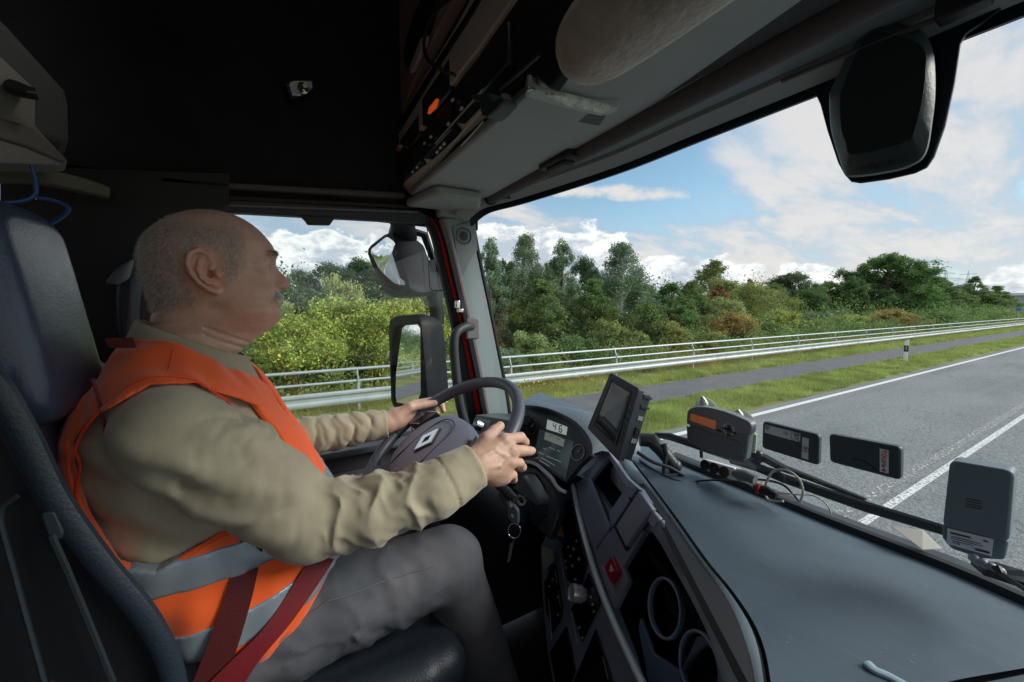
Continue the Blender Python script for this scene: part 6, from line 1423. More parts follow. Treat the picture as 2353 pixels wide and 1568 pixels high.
def f_headlocal(p):
    x, y, z = p[..., 0], p[..., 1], p[..., 2]; ax_ = np.abs(x)
    yf = np.interp(z, _zf, _yf); yb = np.interp(z, _zb, _yb); w = np.interp(z, _zw, _wf)
    yc = yb + (yf - yb) * .42; a = np.where(y > yc, yf - yc, yc - yb)
    e = np.where(y > yc, 2.25, 2.2)
    q = ((ax_ / w) ** e + (np.abs(y - yc) / a) ** e) ** (1 / e); d1 = (q - 1) * np.minimum(w, a) * .85
    d1 = smax(d1, z - .062, .03); d1 = np.maximum(d1, -.215 - z)
    d2 = ellip(p, (0, .008, .020), (.0765, .0975, .0975)); d2 = smin(d2, ellip(p, (0, .028, .045), (.068, .068, .060)), .02)
    d = smin(d1, d2, .028)
    # shoulders of the neck
    nose = smin(rcone(p, (0, .0965, .025), (0, .1215, -.0145), .0048, .0122), ellip(p, (0, .1105, -.0190), (.0185, .015, .009)), .006)
    nose = smax(nose, -np.minimum(ellip(p, (.0075, .1145, -.0285), (.0040, .0065, .0045)), ellip(p, (-.0075, .1145, -.0285), (.0040, .0065, .0045))), .002)
    d = smin(d, nose, .007)
    al = lambda c, s: gau(p, c, s) + gau(p, (-c[0], c[1], c[2]), s)
    d = d + .0145 * al((.031, .106, .017), (.017, .018, .011))      # sockets
    d = d - .0065 * al((.030, .104, .039), (.020, .014, .0065))     # brow ridge
    d = d - .0055 * al((.049, .082, -.010), (.020, .025, .018))     # cheek
    d = d + .0045 * al((.056, .062, .022), (.018, .02, .024))
    d = d - .0050 * al((.055, .055, -.070), (.018, .04, .020))      # jowl
    d = d + .0060 * al((.066, .010, -.066), (.012, .02, .012))      # under the ear
    d = d + .0030 * al((.0205, .108, -.0165), (.0030, .008, .009))  # wing crease
    d = d + .0034 * gau(p, (0, .1145, -.0515), (.024, .012, .0022)) # mouth line
    d = d + .0022 * al((.026, .104, -.0535), (.006, .01, .005))
    d = d - .0022 * gau(p, (0, .1165, -.058), (.018, .01, .004))
    # nasolabial fold and crow's feet, neck creases
    t = np.clip((-.018 - z) / .038, 0, 1); fx = .021 + .016 * t; d = d + .0042 * np.exp(-((ax_ - fx) / .0035) ** 2) * np.exp(-((z + .038) / .020) ** 2) * (y > .05)
    for zz, sl in ((.012, .1), (.018, -.05), (.006, .3)): d = d + .0014 * np.exp(-((z - zz - sl * (.08 - y)) / .0016) ** 2) * np.exp(-((y - .076) / .012) ** 2)
    for zz in (-.122, -.137): d = d + .0022 * np.exp(-((z - zz + .5 * (y - .04)) / .0035) ** 2) * (y > -.01)
    for zz in (-.060, -.082): d = d + .0018 * np.exp(-((z - zz - .15 * y) / .0035) ** 2) * np.exp(-((y + .07) / .03) ** 2)
    d = d + .0006 * wob(p, 60, 2)
    # lids
    d = smin(d, np.minimum(ellip(p, (.030, .0865, .0185), (.0150, .0135, .0125)), ellip(p, (-.030, .0865, .0185), (.0150, .0135, .0125))) , .004)
    sl_ = np.maximum(np.abs(z - .0175 - 0 * ax_) - .0023, np.maximum(.088 - y, np.abs(ax_ - .030) - .0115)); d = np.maximum(d, -(sl_ ) * 1.0)
    # ears
    px = ax_; ey = np.array([.0, -.27, .963], np.float32); 
    u = (y - .001) * .963 + (z + .002) * .27; v = -(y - .001) * .27 + (z + .002) * .963
    flare = .0765 + .40 * np.clip(.014 - u, 0, .05)
    E = np.stack([px, u, v], -1); fl = lambda uu: .0765 + .40 * min(max(.014 - uu, 0), .05)
    def chain(pts, rs, off):
        g = None
        for k in range(len(pts) - 1):
            a, b = pts[k], pts[k + 1]; c = rcone(E, (fl(a[0]) + off, a[0], a[1]), (fl(b[0]) + off, b[0], b[1]), rs[k], rs[k + 1]); g = c if g is None else smin(g, c, .002)
        return g
    ww = .0195 + .07 * np.clip(v, -.04, .04)
    r = np.sqrt((u / ww) ** 2 + (v / .0365) ** 2); de = (r - 1) * .019
    disc = np.maximum(de, np.abs(px - flare + .0045) - .0022)
    hel = chain([(.006, .000), (.0145, .012), (.0125, .027), (.002, .0365), (-.011, .032), (-.0185, .018), (-.019, .000), (-.0145, -.016), (-.006, -.029), (.003, -.0365)], [.0020, .0030, .0038, .0042, .0042, .0040, .0038, .0036, .0040, .0052], .0035)
    ant = chain([(.004, .024), (-.003, .018), (-.0085, .006), (-.0085, -.008), (-.003, -.019), (.006, -.022)], [.0022, .0028, .0034, .0034, .0034, .0030], .0005)
    ear = smin(smin(disc, hel, .0018), ant, .0022)
    ear = smin(ear, ellip(E, (.0800, .0045, -.0345), (.0055, .0085, .0080)), .004)
    ear = smin(ear, ellip(E, (.0800, .0145, -.0075), (.0055, .0042, .0075)), .003)
    d = smin(d, ear, .004)
    hole = ellip(np.stack([px, y, z], -1), (.083, .0070, -.006), (.013, .0045, .0070)); d = smax(d, -hole, .002)
    return d
WR = np.array(onD(1088, 1069, .765)); 
def Dn(x, y, d): return tuple(onD(x, y, d))
WL_ = Dn(890, 973, 1.17)
def f_rhand(P):
    K = [Dn(1160, 1011, .803), Dn(1177, 1036, .803), Dn(1174, 1061, .80), Dn(1160, 1084, .795)]
    d = rcone(P, Dn(1085, 1072, .765), Dn(1112, 1066, .775), .031, .029)
    for k, c in enumerate(K): d = smin(d, rcone(P, Dn(1104, 1050 + 10 * k, .778), c, .022, .0135), .016)
    d = smin(d, ellip(P, Dn(1145, 1098, .805), (.024, .03, .016)), .02)
    fing = [[K[0], Dn(1196, 1005, .838), Dn(1206, 1016, .872), Dn(1196, 1028, .890)], [K[1], Dn(1203, 1036, .826), Dn(1216, 1037, .848), Dn(1223, 1036, .868)], [K[2], Dn(1193, 1064, .826), Dn(1200, 1074, .856), Dn(1190, 1076, .876)], [K[3], Dn(1178, 1092, .818), Dn(1180, 1102, .846), Dn(1168, 1102, .864)]]
    R = [(.0122, .0106, .0096, .0080), (.0126, .0107, .0098, .0082), (.0121, .0102, .0093, .0077), (.0108, .0092, .0082, .0070)]
    for f_, r in zip(fing, R):
        g = rcone(P, f_[0], f_[1], r[0], r[1]); g = smin(g, rcone(P, f_[1], f_[2], r[1], r[2]), .003); g = smin(g, rcone(P, f_[2], f_[3], r[2], r[3]), .003)
        for jj, (pa, pb) in enumerate(((f_[0], f_[1]), (f_[1], f_[2]))):
            dj = np.array(pb, np.float32) - np.array(pa, np.float32); dj /= np.linalg.norm(dj); rj = P - np.array(f_[1 + jj], np.float32); al_ = rj @ dj
            g = g + .0011 * (np.exp(-((al_ + .0012) / .0011) ** 2) + .7 * np.exp(-((al_ - .0030) / .0010) ** 2)) * np.exp(-((rj * rj).sum(-1)) / .016 ** 2) - .0008 * np.exp(-((rj * rj).sum(-1)) / .010 ** 2)
        g = smin(g, nrm(P - np.array(f_[0], np.float32) - np.array([.002, -.003, .001], np.float32)) - r[0] * 1.05, .004)
        d = smin(d, g, .0045)
    th = [Dn(1102, 1046, .785), Dn(1118, 1012, .800), Dn(1134, 992, .832), Dn(1149, 979, .852)]
    g = rcone(P, th[0], th[1], .021, .0165); g = smin(g, rcone(P, th[1], th[2], .0155, .0122), .006); g = smin(g, rcone(P, th[2], th[3], .0122, .0100), .003)
    d = smin(d, g, .010)
    # tendons, veins and knuckle creases
    for c, k in zip(K, range(4)):
        d = d - .0012 * np.exp(-np.maximum(rcone(P, Dn(1112, 1048 + 9 * k, .752), tuple(np.array(c) + np.array([.010, -.008, .003])), .001, .001), 0) / .004)
    for a_, b_ in ((Dn(1108, 1048, .745), Dn(1140, 1035, .768)), (Dn(1140, 1035, .768), Dn(1165, 1050, .780)), (Dn(1115, 1075, .745), Dn(1150, 1072, .765)), (Dn(1150, 1072, .765), Dn(1165, 1050, .780))):
        d = d - .0016 * np.exp(-(np.maximum(rcone(P, a_, b_, .001, .001), 0) / .0035) ** 2)
    return d + .0004 * wob(P, 160, 1)
def f_lhand(P):
    d = rcone(P, WL_, Dn(912, 966, 1.185), .030, .030)
    for c, r in ((Dn(952, 930, 1.235), .015), (Dn(958, 940, 1.24), .014), (Dn(950, 950, 1.235), .013), (Dn(935, 962, 1.22), .013)): d = smin(d, rcone(P, Dn(910, 962, 1.19), c, .024, r), .016)
    th = [Dn(915, 956, 1.18), Dn(942, 936, 1.19), Dn(974, 930, 1.212), Dn(998, 927, 1.228)]
    g = rcone(P, th[0], th[1], .021, .0155); g = smin(g, rcone(P, th[1], th[2], .0150, .0122), .005); g = smin(g, rcone(P, th[2], th[3], .0125, .0105), .003); d = smin(d, g, .010)
    for f_ in ([Dn(952, 928, 1.24), Dn(990, 921, 1.262), Dn(1014, 930, 1.285), Dn(1019, 944, 1.275)], [Dn(958, 942, 1.25), Dn(985, 935, 1.285), Dn(1002, 950, 1.30), Dn(1000, 962, 1.28)], [Dn(950, 952, 1.245), Dn(970, 950, 1.29), Dn(978, 966, 1.29), Dn(974, 975, 1.27)], [Dn(938, 962, 1.23), Dn(950, 968, 1.27), Dn(955, 980, 1.27), Dn(950, 985, 1.25)]):
        g = rcone(P, f_[0], f_[1], .0125, .0110); g = smin(g, rcone(P, f_[1], f_[2], .011, .0100), .003); g = smin(g, rcone(P, f_[2], f_[3], .010, .0085), .003); d = smin(d, g, .004)
    return d + .0004 * wob(P, 160, 4)
SHR, MIDR, ELR, F1R, F2R = Dn(402, 1000, .575), Dn(545, 1085, .612), Dn(712, 1193, .662), Dn(850, 1172, .69), Dn(1000, 1125, .727)
CUR = Dn(1092, 1070, .766)
_w = Vector(WL_); _q = onD(690, 1006, 1.085); ELL = tuple(_w + (_q - _w).normalized() * .29); SHL = (-1.125, -.16, -.19)
def f_arms_core(P):
    d = rcone(P, SHR, ELR, .035, .035); d = smin(d, rcone(P, ELR, CUR, .035, .029), .01)
    e = smin(rcone(P, SHL, ELL, .035, .035), rcone(P, ELL, WL_, .035, .028), .01); e2 = rcone(P, SHR, SHL, .05, .05)
    return smin(smin(d, e, .01), e2, .03)
def f_body(P):
    h_ = tohead(P); d = f_headlocal(h_)
    d = smin(d, ellip(P, (-.93, -.16, -.22), (.16, .09, .12)), .04)
    d = smin(d, f_arms_core(P), .02); d = smin(d, ellip(P, (-.93, -.12, -.45), (.15, .12, .20)), .05)
    d = smin(d, f_rhand(P), .012); d = smin(d, f_lhand(P), .012); return d
SKIN = mat('skin', (.60, .36, .27), .46, sss=.05, spec=.45, bump=.6, bscale=480, col2=(.70, .46, .36), vscale=38, det=7)
def region(fn, lo, hi, h): return sdf_mesh(fn, lo, hi, h)
hV, hQ = region(f_body, (-1.06, -.26, -.115), (-.80, .04, .20), .0016)
parts_ = [(hV, hQ)]
r1_ = np.array(CUR) - .06; 
parts_.append(region(f_body, (-.76, .24, -.44), (-.55, .50, -.20), .0016))
parts_.append(region(f_body, (-1.36, .24, -.42), (-1.02, .56, -.16), .0021))
parts_.append(region(f_body, (-1.45, -.38, -.72), (-.48, .40, -.105), .005))
def keep(V, Q, i):
    c = V[Q].mean(1)
    if i == 3:   # coarse trunk and arms: leave out what the finer pieces already cover
        k = ~((c[:, 0] > -.76) & (c[:, 1] > .27)) & ~((c[:, 0] < -1.02) & (c[:, 1] > .27)) & (c[:, 2] < -.107)
        Q = Q[k]
    return V, Q
allV = []; allQ = []; o_ = 0
for i_, (v_, q_) in enumerate(parts_):
    v_, q_ = keep(v_, q_, i_); allV.append(v_); allQ.append(q_ + o_); o_ += len(v_)
bV = np.concatenate(allV); bQ = np.concatenate(allQ)
body = make('body', bV, bQ, SKIN, man, smooth=180)
hlA = tohead(bV.astype(np.float32)); X_, Y_, Z_ = hlA.T
isH = Z_ > -.30
hair_m = np.clip((.060 - .9 * np.clip(.01 - Z_, 0, 1) - Y_) / .02, 0, 1) * np.clip((Z_ + .075 - .35 * np.clip(Y_ + .02, 0, 1)) / .02, 0, 1) * np.clip((.090 - Z_) / .02, 0, 1) * np.clip((np.abs(X_) - .02) / .02 + (Y_ < -.03), 0, 1)
earz = np.clip(1 - (((Y_ - .001) / .030) ** 2 + ((Z_ + .002) / .046) ** 2 - .8) / .3, 0, 1) * (np.abs(X_) > .06)
hair_m = hair_m * (1 - earz) * (1 - np.clip((Y_ + .02) / .05, 0, 1) * np.clip((-.012 - Z_) / .01, 0, 1)) * (nrm(hlA) < .2)
nearh = nrm(hlA) < .2
ruddy_bounce_m = (earz * .8 + np.exp(-(((Y_ - .115) / .02) ** 2 + ((Z_ + .012) / .02) ** 2 + (X_ / .02) ** 2)) * .7 + np.exp(-(((Y_ - .06) / .05) ** 2 + ((Z_ + .085) / .035) ** 2)) * .65 + np.exp(-(((Y_ - .085) / .02) ** 2 + ((Z_ + .01) / .02) ** 2)) * .35) * nearh  # ruddy ears, nose and cheeks; the jaw term paints in the vest's red bounce
lip_m = np.exp(-(((Z_ + .0555) / .005) ** 2 + (X_ / .024) ** 2)) * (Y_ > .09) * nearh
for nm, ar_ in (('hairmask', hair_m), ('ruddy_bounce_mask', ruddy_bounce_m), ('lipmask', lip_m)):
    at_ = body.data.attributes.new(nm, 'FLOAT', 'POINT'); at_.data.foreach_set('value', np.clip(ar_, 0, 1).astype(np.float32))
def skin_zones():
    nt = SKIN.node_tree; N = nt.nodes; L = nt.links; p = N['Principled BSDF']; prev = p.inputs['Base Color'].links[0].from_socket
    tc = [n for n in N if n.type == 'TEX_COORD'][0]
    for nm, col, f, nscale in (('ruddy_bounce_mask', (.66, .24, .16), .55, 0), ('lipmask', (.52, .22, .19), .6, 0), ('hairmask', (.24, .21, .19), .72, 260)):
        a = N.new('ShaderNodeAttribute'); a.attribute_name = nm; m = N.new('ShaderNodeMath'); m.operation = 'MULTIPLY'; m.inputs[1].default_value = f; L.new(a.outputs['Fac'], m.inputs[0]); out = m.outputs[0]
        if nscale:
            mp = N.new('ShaderNodeMapping'); mp.inputs['Scale'].default_value = (1, 1, .45); L.new(tc.outputs['Object'], mp.inputs[0])
            n = N.new('ShaderNodeTexNoise'); n.inputs['Scale'].default_value = nscale; n.inputs['Detail'].default_value = 4; L.new(mp.outputs[0], n.inputs[0])
            r = N.new('ShaderNodeMapRange'); r.inputs[1].default_value = .38; r.inputs[2].default_value = .62; r.inputs[3].default_value = .35; L.new(n.outputs[0], r.inputs[0])
            m2 = N.new('ShaderNodeMath'); m2.operation = 'MULTIPLY'; L.new(out, m2.inputs[0]); L.new(r.outputs[0], m2.inputs[1]); out = m2.outputs[0]
        x = N.new('ShaderNodeMixRGB'); L.new(out, x.inputs[0]); L.new(prev, x.inputs[1]); x.inputs[2].default_value = (*col, 1); prev = x.outputs[0]
    L.new(prev, p.inputs['Base Color'])
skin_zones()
bV = hV
# eyes
for sx in (-1, 1):
    c = fromhead(np.array([[sx * .030, .0875, .0175]], np.float32))[0]; ey = M().ball(c, .0122, 12).done('eye', mat('eye_white', (.38, .35, .33), .2), man)
    c2_ = fromhead(np.array([[sx * .0300, .0985, .0172]], np.float32))[0]; M().lathe(c2_, hf.tolist(), [(.0001, .0012), (.003, .001), (.0055, -.0008)], 20).done('iris', mat('iris', (.05, .06, .06), .1), ey)
# hair, brows, moustache: short strands
def strands(name, pts, dirs, ln, w, m_, seed):
    r = np.random.default_rng(seed); n = len(pts); side = np.cross(dirs, r.normal(size=(n, 3))); side /= np.linalg.norm(side, axis=1, keepdims=True) + 1e-9
    L_ = ln * r.uniform(.6, 1.3, (n, 1)); V = np.stack([pts - side * w, pts + side * w, pts + dirs * L_], 1).reshape(-1, 3)
    return make(name, V, np.arange(n * 3).reshape(n, 3), m_, man, smooth=0)
rg_ = np.random.default_rng(12); hl = tohead(bV)
def grad(fn, P, e=.0015):
    g = np.stack([fn(P + np.array(v, np.float32) * e) - fn(P - np.array(v, np.float32) * e) for v in ((1, 0, 0), (0, 1, 0), (0, 0, 1))], -1); return g / (np.linalg.norm(g, axis=1, keepdims=True) + 1e-9)
def scatter(mask, k, jit=.002):
    idx = np.flatnonzero(mask); idx = rg_.choice(idx, k); P = hl[idx] + rg_.normal(size=(k, 3)).astype(np.float32) * jit * .5; P = P - grad(f_headlocal, P) * f_headlocal(P)[:, None]; return P, grad(f_headlocal, P)
x_, y_, z_ = hl.T
inhair = (z_ > -.045) & (z_ < .10) & (y_ < .062 - .9 * np.clip(-z_ + .01, 0, 1)) & (np.abs(x_) > .03) | ((y_ < -.04) & (z_ > -.07) & (z_ < .10))
inhair &= ~((np.abs(x_) > .07) & (y_ > -.035) & (y_ < .024) & (z_ > -.045) & (z_ < .038) )
inhair &= ~((z_ > .07) & (y_ > -.02))
inhair &= (np.abs(x_) > .02) | (y_ < 0)
P, Nn = scatter(inhair, 9000)
d = Nn * .55 + np.array([0, -.35, -.75], np.float32) + rg_.normal(size=P.shape) * .25; d /= np.linalg.norm(d, axis=1, keepdims=True)
Pw = fromhead(P); dw = fromhead(P + d) - Pw
HAIR = mat('grey_stubble', (.52, .49, .46), .5); strands('hair', Pw, dw, .0065, .00030, HAIR, 1)
P, Nn = scatter((z_ > .05) & (y_ < .05), 1500); d = Nn + rg_.normal(size=P.shape) * .5; d /= np.linalg.norm(d, axis=1, keepdims=True); Pw = fromhead(P); strands('hair', Pw, fromhead(P + d) - Pw, .0025, .00018, HAIR, 2)
bm_ = (np.abs(np.abs(x_) - .032) < .018) & (np.abs(z_ - .042 + .15 * (np.abs(x_) - .03)) < .0045) & (y_ > .06)
P, Nn = scatter(bm_, 650, .001); sx_ = np.sign(P[:, :1]); d = Nn * .5 + sx_ * np.array([[.8, 0, 0]], np.float32) + np.array([0, 0, .05]) + rg_.normal(size=P.shape) * .25; d /= np.linalg.norm(d, axis=1, keepdims=True)
Pw = fromhead(P); strands('eyebrow', Pw, fromhead(P + d) - Pw, .0075, .00022, mat('brow_dark', (.20, .18, .16), .6), 3)
mm_ = (np.abs(x_) < .034) & (z_ < -.031) & (z_ > -.0475) & (y_ > .085)
P, Nn = scatter(mm_, 2200, .001); d = Nn * .7 + np.stack([P[:, 0] * 12, 0 * P[:, 0], 0 * P[:, 0] - .8], -1) + rg_.normal(size=P.shape) * .25; d /= np.linalg.norm(d, axis=1, keepdims=True)
Pw = fromhead(P); strands('moustache', Pw, fromhead(P + d) - Pw, .0060, .00034, mat('white_moustache', (.85, .83, .80), .6), 4)
# ---- shirt
_zt = np.array([-.70, -.62, -.5, -.4, -.3, -.2, -.14, -.10, -.06], np.float32)
_tb = np.array([-.24, -.26, -.27, -.29, -.308, -.30, -.268, -.235, -.205], np.float32)
_tf = np.array([.08, .085, .085, .060, .018, -.030, -.060, -.075, -.085], np.float32)
_tw = np.array([.185, .19, .195, .195, .19, .185, .165, .12, .07], np.float32)
def f_torso(P):
    x, y, z = P[..., 0] + .93, P[..., 1], P[..., 2]
    yb = np.interp(z, _zt, _tb); yf = np.interp(z, _zt, _tf); w = np.interp(z, _zt, _tw); yc = (yb + yf) / 2; a = (yf - yb) / 2
    q = (np.abs(x / w) ** 2.4 + np.abs((y - yc) / a) ** 2.4) ** (1 / 2.4); d = (q - 1) * np.minimum(w, a) * .8
    d = smax(d, z + .078 + .55 * (y + .16), .03); d = np.maximum(d, -.66 - z)
    for sx in (-1, 1): d = smin(d, rcone(P, (-.93 + sx * .045, -.178, -.112), (-.93 + sx * .165, -.160, -.172), .060, .056), .03)
    return d
def arm_folds(P, a, b, amp, wl, ph=0, tw=2.0):
    a = np.array(a, np.float32); b = np.array(b, np.float32); ab = b - a; L_ = float(np.sqrt(ab @ ab)); dr = ab / L_
    s = (P - a) @ dr; r = P - a - s[..., None] * dr; up = np.array([0, 0, 1], np.float32); si = np.cross(dr, up); si /= np.sqrt(si @ si); u2_ = np.cross(si, dr)
    th = np.arctan2(r @ u2_, r @ si); t = np.clip(s / L_, 0, 1)
    zz = np.abs(((th * 1.1 + ph + .9 * wob(P, 14, 2)) / math.pi) % 2 - 1) * 2 - 1
    ph_ = 2 * math.pi * (s / wl) + tw * zz * 1.3 + 1.9 * wob(P, 20, 3)
    w = 1.35 - 2.4 * np.abs(np.sin(ph_ / 2)) ** .75
    w = w + .45 * (1 - 2 * np.abs(np.sin(ph_ * .83 + 2.2 * th + 2 * wob(P, 30, 6))))
    env = np.clip(.55 + .75 * wob(P, 17, 5), .12, 1.2) * np.clip(t * 5, 0, 1) * np.clip((1 - t) * 6, 0, 1) * (s > 0) * (s < L_)
    return amp * w * env
def f_shirt(P):
    d = f_torso(P)
    ar = rcone(P, SHR, MIDR, .069, .070); ar = smin(ar, rcone(P, MIDR, ELR, .072, .064), .01)
    fo = rcone(P, ELR, F1R, .064, .060); fo = smin(fo, rcone(P, F1R, F2R, .060, .053), .01); fo = smin(fo, rcone(P, F2R, CUR, .053, .0415), .006)
    fo = fo - arm_folds(P, ELR, F2R, .0085, .058, 0, 1.9) + .0016 * wob(P, 90, 1)
    ar = ar + arm_folds(P, SHR, ELR, .0062, .085, 1.5, 2.5)
    aR = smin(ar, fo, .018)
    # crease at the elbow bend
    ec = np.array(Dn(735, 1115, .64), np.float32); aR = aR + .010 * np.exp(-((P - ec) ** 2).sum(-1) / .022 ** 2)
    aL = rcone(P, SHL, ELL, .066, .058); fl_ = rcone(P, ELL, WL_, .058, .040) + arm_folds(P, ELL, WL_, .0045, .046, 2, 1.5); aL = smin(aL, fl_, .02)
    # cuff ends
    cd = (np.array(CUR) - np.array(F2R)); cd /= np.linalg.norm(cd); aR = np.maximum(aR, (P - np.array(CUR, np.float32)) @ cd.astype(np.float32))
    cl_ = (np.array(WL_) - np.array(ELL)); cl_ /= np.linalg.norm(cl_); aL = np.maximum(aL, (P - np.array(WL_, np.float32)) @ cl_.astype(np.float32))
    # hollow cuffs
    aR = np.maximum(aR, -np.maximum(rcone(P, F2R, tuple(np.array(CUR) + cd * .03), .036, .036), -((P - np.array(CUR, np.float32)) @ cd.astype(np.float32)) - .03))
    aL = np.maximum(aL, -np.maximum(rcone(P, ELL, tuple(np.array(WL_) + cl_ * .03), .0345, .0345), -((P - np.array(WL_, np.float32)) @ cl_.astype(np.float32)) - .03))
    # cuff seam: slight step 7 cm from the edge
    s = (P - np.array(CUR, np.float32)) @ cd.astype(np.float32); near = (nrm(P - np.array(CUR, np.float32)) < .12)
    aR = aR - np.where(near & (s > -.062), .0022, 0) + np.where(near, .0018 * np.exp(-((s + .062) / .0028) ** 2) - .001 * np.exp(-((s + .004) / .003) ** 2), 0)
    d = smin(d, smin(aR, aL, .001), .022)
    # shirt folds on the flank under the arm
    y, z = P[..., 1], P[..., 2]; m_ = (P[..., 0] > -.86) * np.exp(-((z + .27) / .10) ** 2)
    d = d + .0045 * np.sin((z + .55 * y) * 95 + 2 * wob(P, 12, 5)) * m_ * np.exp(-((y + .15) / .12) ** 2)
    # opening for the neck
    h_ = tohead(P); nk = ellip(h_ * np.array([1, 1, .0], np.float32), (0, -.024, 0), (.063, .068, 1e3)); d = np.maximum(d, -np.maximum(nk, -.20 - h_[..., 2]))
    return d + .0007 * wob(P, 70, 6)
def cloth(m, scale, dist, st=.6):
    nt = m.node_tree; N = nt.nodes; L = nt.links; p = N['Principled BSDF']; tc = [n for n in N if n.type == 'TEX_COORD'][0]
    n = N.new('ShaderNodeTexNoise'); n.noise_type = 'RIDGED_MULTIFRACTAL'; n.inputs['Scale'].default_value = scale; n.inputs['Detail'].default_value = 2.5; n.inputs['Roughness'].default_value = .45; n.inputs['Distortion'].default_value = .6
    L.new(tc.outputs['Object'], n.inputs[0])
    b = N.new('ShaderNodeBump'); b.inputs['Strength'].default_value = st; b.inputs['Distance'].default_value = dist; L.new(n.outputs[0], b.inputs['Height'])
    old = p.inputs['Normal'].links
    if old: L.new(old[0].from_socket, b.inputs['Normal'])
    L.new(b.outputs[0], p.inputs['Normal']); return m
SHIRT = mat('khaki_cotton', (.44, .395, .28), .85, bump=.5, bscale=750, var=.09, vscale=10, sheen=.25)
cloth(SHIRT, 7.5, .008)
sdf_obj('shirt', f_shirt, (-1.5, -.40, -.70), (-.48, .50, -.02), .0036, SHIRT, man)
# collar: stand plus fold-over with points
COL = mat('collar_cotton', (.40, .355, .25), .85, bump=.5, bscale=750, var=.08)
def ringpt(t, r, z_, dy=0):   # t=0 front, pi = back, head space
    return np.array([math.sin(t) * r * .95, -.028 + math.cos(t) * r * 1.06 + dy, z_], np.float32)
def collar():
    n = 56; inner = []; 
    rings = []
    for i in range(n + 1):
        t = math.radians(8 + (352 - 8) * i / n); fz = (1 - math.cos(t)) / 2          # 0 front, 1 back
        zt = -.158 + .074 * fz ** .9; r = .069 + .002 * (1 - fz)
        tipw = max(0, 1 - abs(min(t, 2 * math.pi - t) - .25) / .5)
        zb = zt - .042 - .026 * tipw; ro = r + .021 + .008 * tipw
        pr = [(r - .003, zt - .035), (r - .001, zt - .008), (r + .001, zt), (r + .005, zt - .001), (r + .009, zt - .010), (ro, zb), (ro - .002, zb + .001), (r + .006, zt - .012), (r + .001, zt - .03)]
        rings.append([Vector(fromhead(ringpt(t, a, b)[None])[0]) for a, b in pr])
    m = M(); m.loft(rings); return m.done('collar', COL, man, smooth=60)
collar()
# ---- vest
ARMH = [(-.232, -.152), (-.169, -.112), (-.12, -.116), (-.055, -.168), (.0, -.235), (.012, -.31), (-.03, -.350), (-.105, -.352), (-.176, -.383), (-.222, -.368), (-.252, -.291), (-.268, -.231), (-.270, -.190)]
def f_vest(P):
    t = f_torso(P); x, y, z = P[..., 0] + .93, P[..., 1], P[..., 2]
    # loose drape: folds grow towards the belly
    fold = .006 * np.sin(x * 38 + 20 * z + 2.2 * wob(P, 9, 2)) * np.clip((-.15 - z) / .3, 0, 1) + .005 * wob(P, 26, 7)
    d = t - .0135 + fold
    ah = poly2d(y, z, ARMH); cutr = smax(ah, .118 - np.abs(x), .004); d = smax(d, -cutr, .003)
    nk = ellip(P * np.array([1, 1, 0], np.float32), (-.93, -.140, 0), (.107, .098, 1e3)); d = smax(d, -np.maximum(nk, -.16 - z), .004)
    vv = np.maximum(np.abs(x) - np.clip(.062 - (-.09 - z) * .36, -.01, .1), -.09 - y); vv = np.maximum(vv, -.25 - z); d = smax(d, -vv, .003)
    d = np.maximum(d, -.585 + .02 * np.sin(x * 20) - z)
    return np.maximum(d, -(t - .0035))
VEST = cloth(mat('hi_vis_orange', (1.0, .125, .012), .6, bump=.35, bscale=900, var=.06, vscale=12, sheen=.3), 6, .006)
sdf_obj('hi_vis_vest', f_vest, (-1.25, -.40, -.64), (-.62, .18, -.03), .0036, VEST, man)
BANDM = cloth(mat('reflective_grey', (.30, .36, .41), .38, metal=.35, bump=.3, bscale=700), 7, .005)
def f_bands(P):
    x, y, z = P[..., 0] + .93, P[..., 1], P[..., 2]; d = f_vest(P - 0) - .0018
    zz = z + .006 * np.sin(x * 14 + y * 18)
    s1 = np.abs(zz + .392 - .10 * (y + .1)) - .025; s2 = np.abs(zz + .505 - .18 * (y + .1)) - .026
    s3 = np.maximum(np.abs(np.abs(x) - .115) - .024, z + .39); s3 = np.maximum(s3, .0 - y - .03); return np.maximum(d, np.minimum(np.minimum(s1, s2), s3))
sdf_obj('reflective_band', f_bands, (-1.25, -.40, -.64), (-.62, .18, -.06), .0036, BANDM, man)
def onto(fn, P, k=8):
    P = np.array(P, np.float32)
    for _ in range(k): P = P - grad(fn, P) * fn(P)[:, None] * .5
    return P
def f_vo(P): return f_torso(P) - .0135 + .006 * np.sin((P[..., 0] + .93) * 38 + 20 * P[..., 2] + 2.2 * wob(P, 9, 2)) * np.clip((-.15 - P[..., 2]) / .3, 0, 1) + .005 * wob(P, 26, 7)
av = spline([Vector((-.93 + .19, a, b)) for a, b in ARMH + ARMH[:1]], 6)
ap = onto(f_vo, [[p.x, p.y + (p.y + .13) * .07, p.z + (p.z + .24) * .07] for p in av])
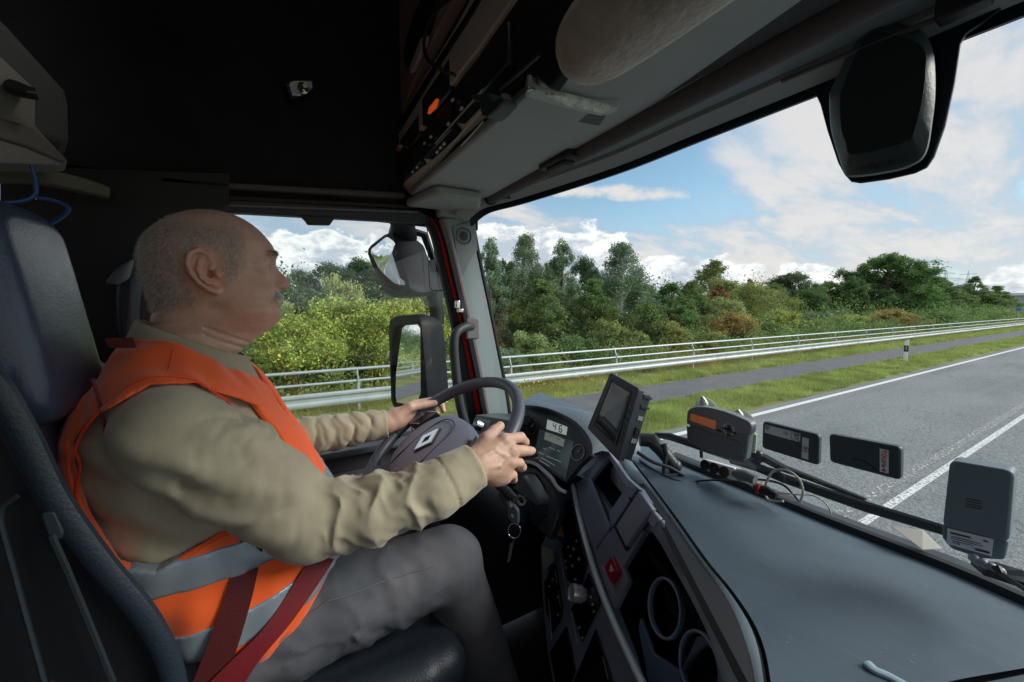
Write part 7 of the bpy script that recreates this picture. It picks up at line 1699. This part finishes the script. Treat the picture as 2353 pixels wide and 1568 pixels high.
ap = ap - grad(f_vo, ap) * .0012
M().tube([Vector(p) for p in ap], .0019, 6).done('edge_binding', mat('orange_binding', (.85, .06, .01), .7), man)
sh_ = onto(f_vo, [[-.862 + .0165 * i, -.160 + .0008 * i, -.070 - .0055 * i] for i in range(2, 7)], 14); sh_ = sh_ - grad(f_vo, sh_) * .0006
M().tube([Vector(p) for p in sh_], .0011, 6).done('shoulder_seam', mat('orange_seam', (.80, .07, .01), .7), man)
# ---- trousers
JEAN = cloth(mat('grey_denim', (.065, .075, .092), .85, bump=.6, bscale=650, col2=(.125, .122, .14), vscale=9), 7, .005)
KR = Dn(1028, 1293, .885); HR_ = (-.815, -.12, -.60); AR_ = Dn(1165, 1640, 1.02); KL = (-1.13, .30, -.60); HL_ = (-1.04, -.12, -.60); AL_ = (-1.13, .42, -1.05)
def f_trous(P):
    d = rcone(P, HR_, KR, .105, .077); d = smin(d, rcone(P, KR, AR_, .072, .055), .02); e = smin(rcone(P, HL_, KL, .105, .077), rcone(P, KL, AL_, .072, .055), .02)
    d = smin(d, e, .02); d = smin(d, ellip(P, (-.93, -.12, -.60), (.19, .15, .11)), .04)
    d = d - arm_folds(P, KR, HR_, .0035, .10, 1, 2.2) + .0018 * wob(P, 22, 4)
    k = np.array(KR, np.float32) + np.array([0, -.05, -.06], np.float32); d = d + .010 * np.exp(-((P - k) ** 2).sum(-1) / .03 ** 2)
    return d
sdf_obj('trousers', f_trous, (-1.30, -.32, -1.2), (-.62, .62, -.44), .006, JEAN, man)
st = [onD(x, y, d_) for x, y, d_ in [(620, 1500, .63), (700, 1420, .665), (790, 1368, .70), (900, 1325, .745), (1000, 1300, .79)]]
V = []
# project the outseam on the cloth
sp_ = spline(st, 10); pts = np.array([p[:] for p in sp_], np.float32)
for _ in range(6): pts = pts - grad(f_trous, pts) * f_trous(pts)[:, None] * .9
pts = pts + grad(f_trous, pts) * .0015
M().tube([Vector(p) for p in pts[::4]], .0012, 6).done('outseam', mat('seam_thread', (.13, .13, .15), .8), man)
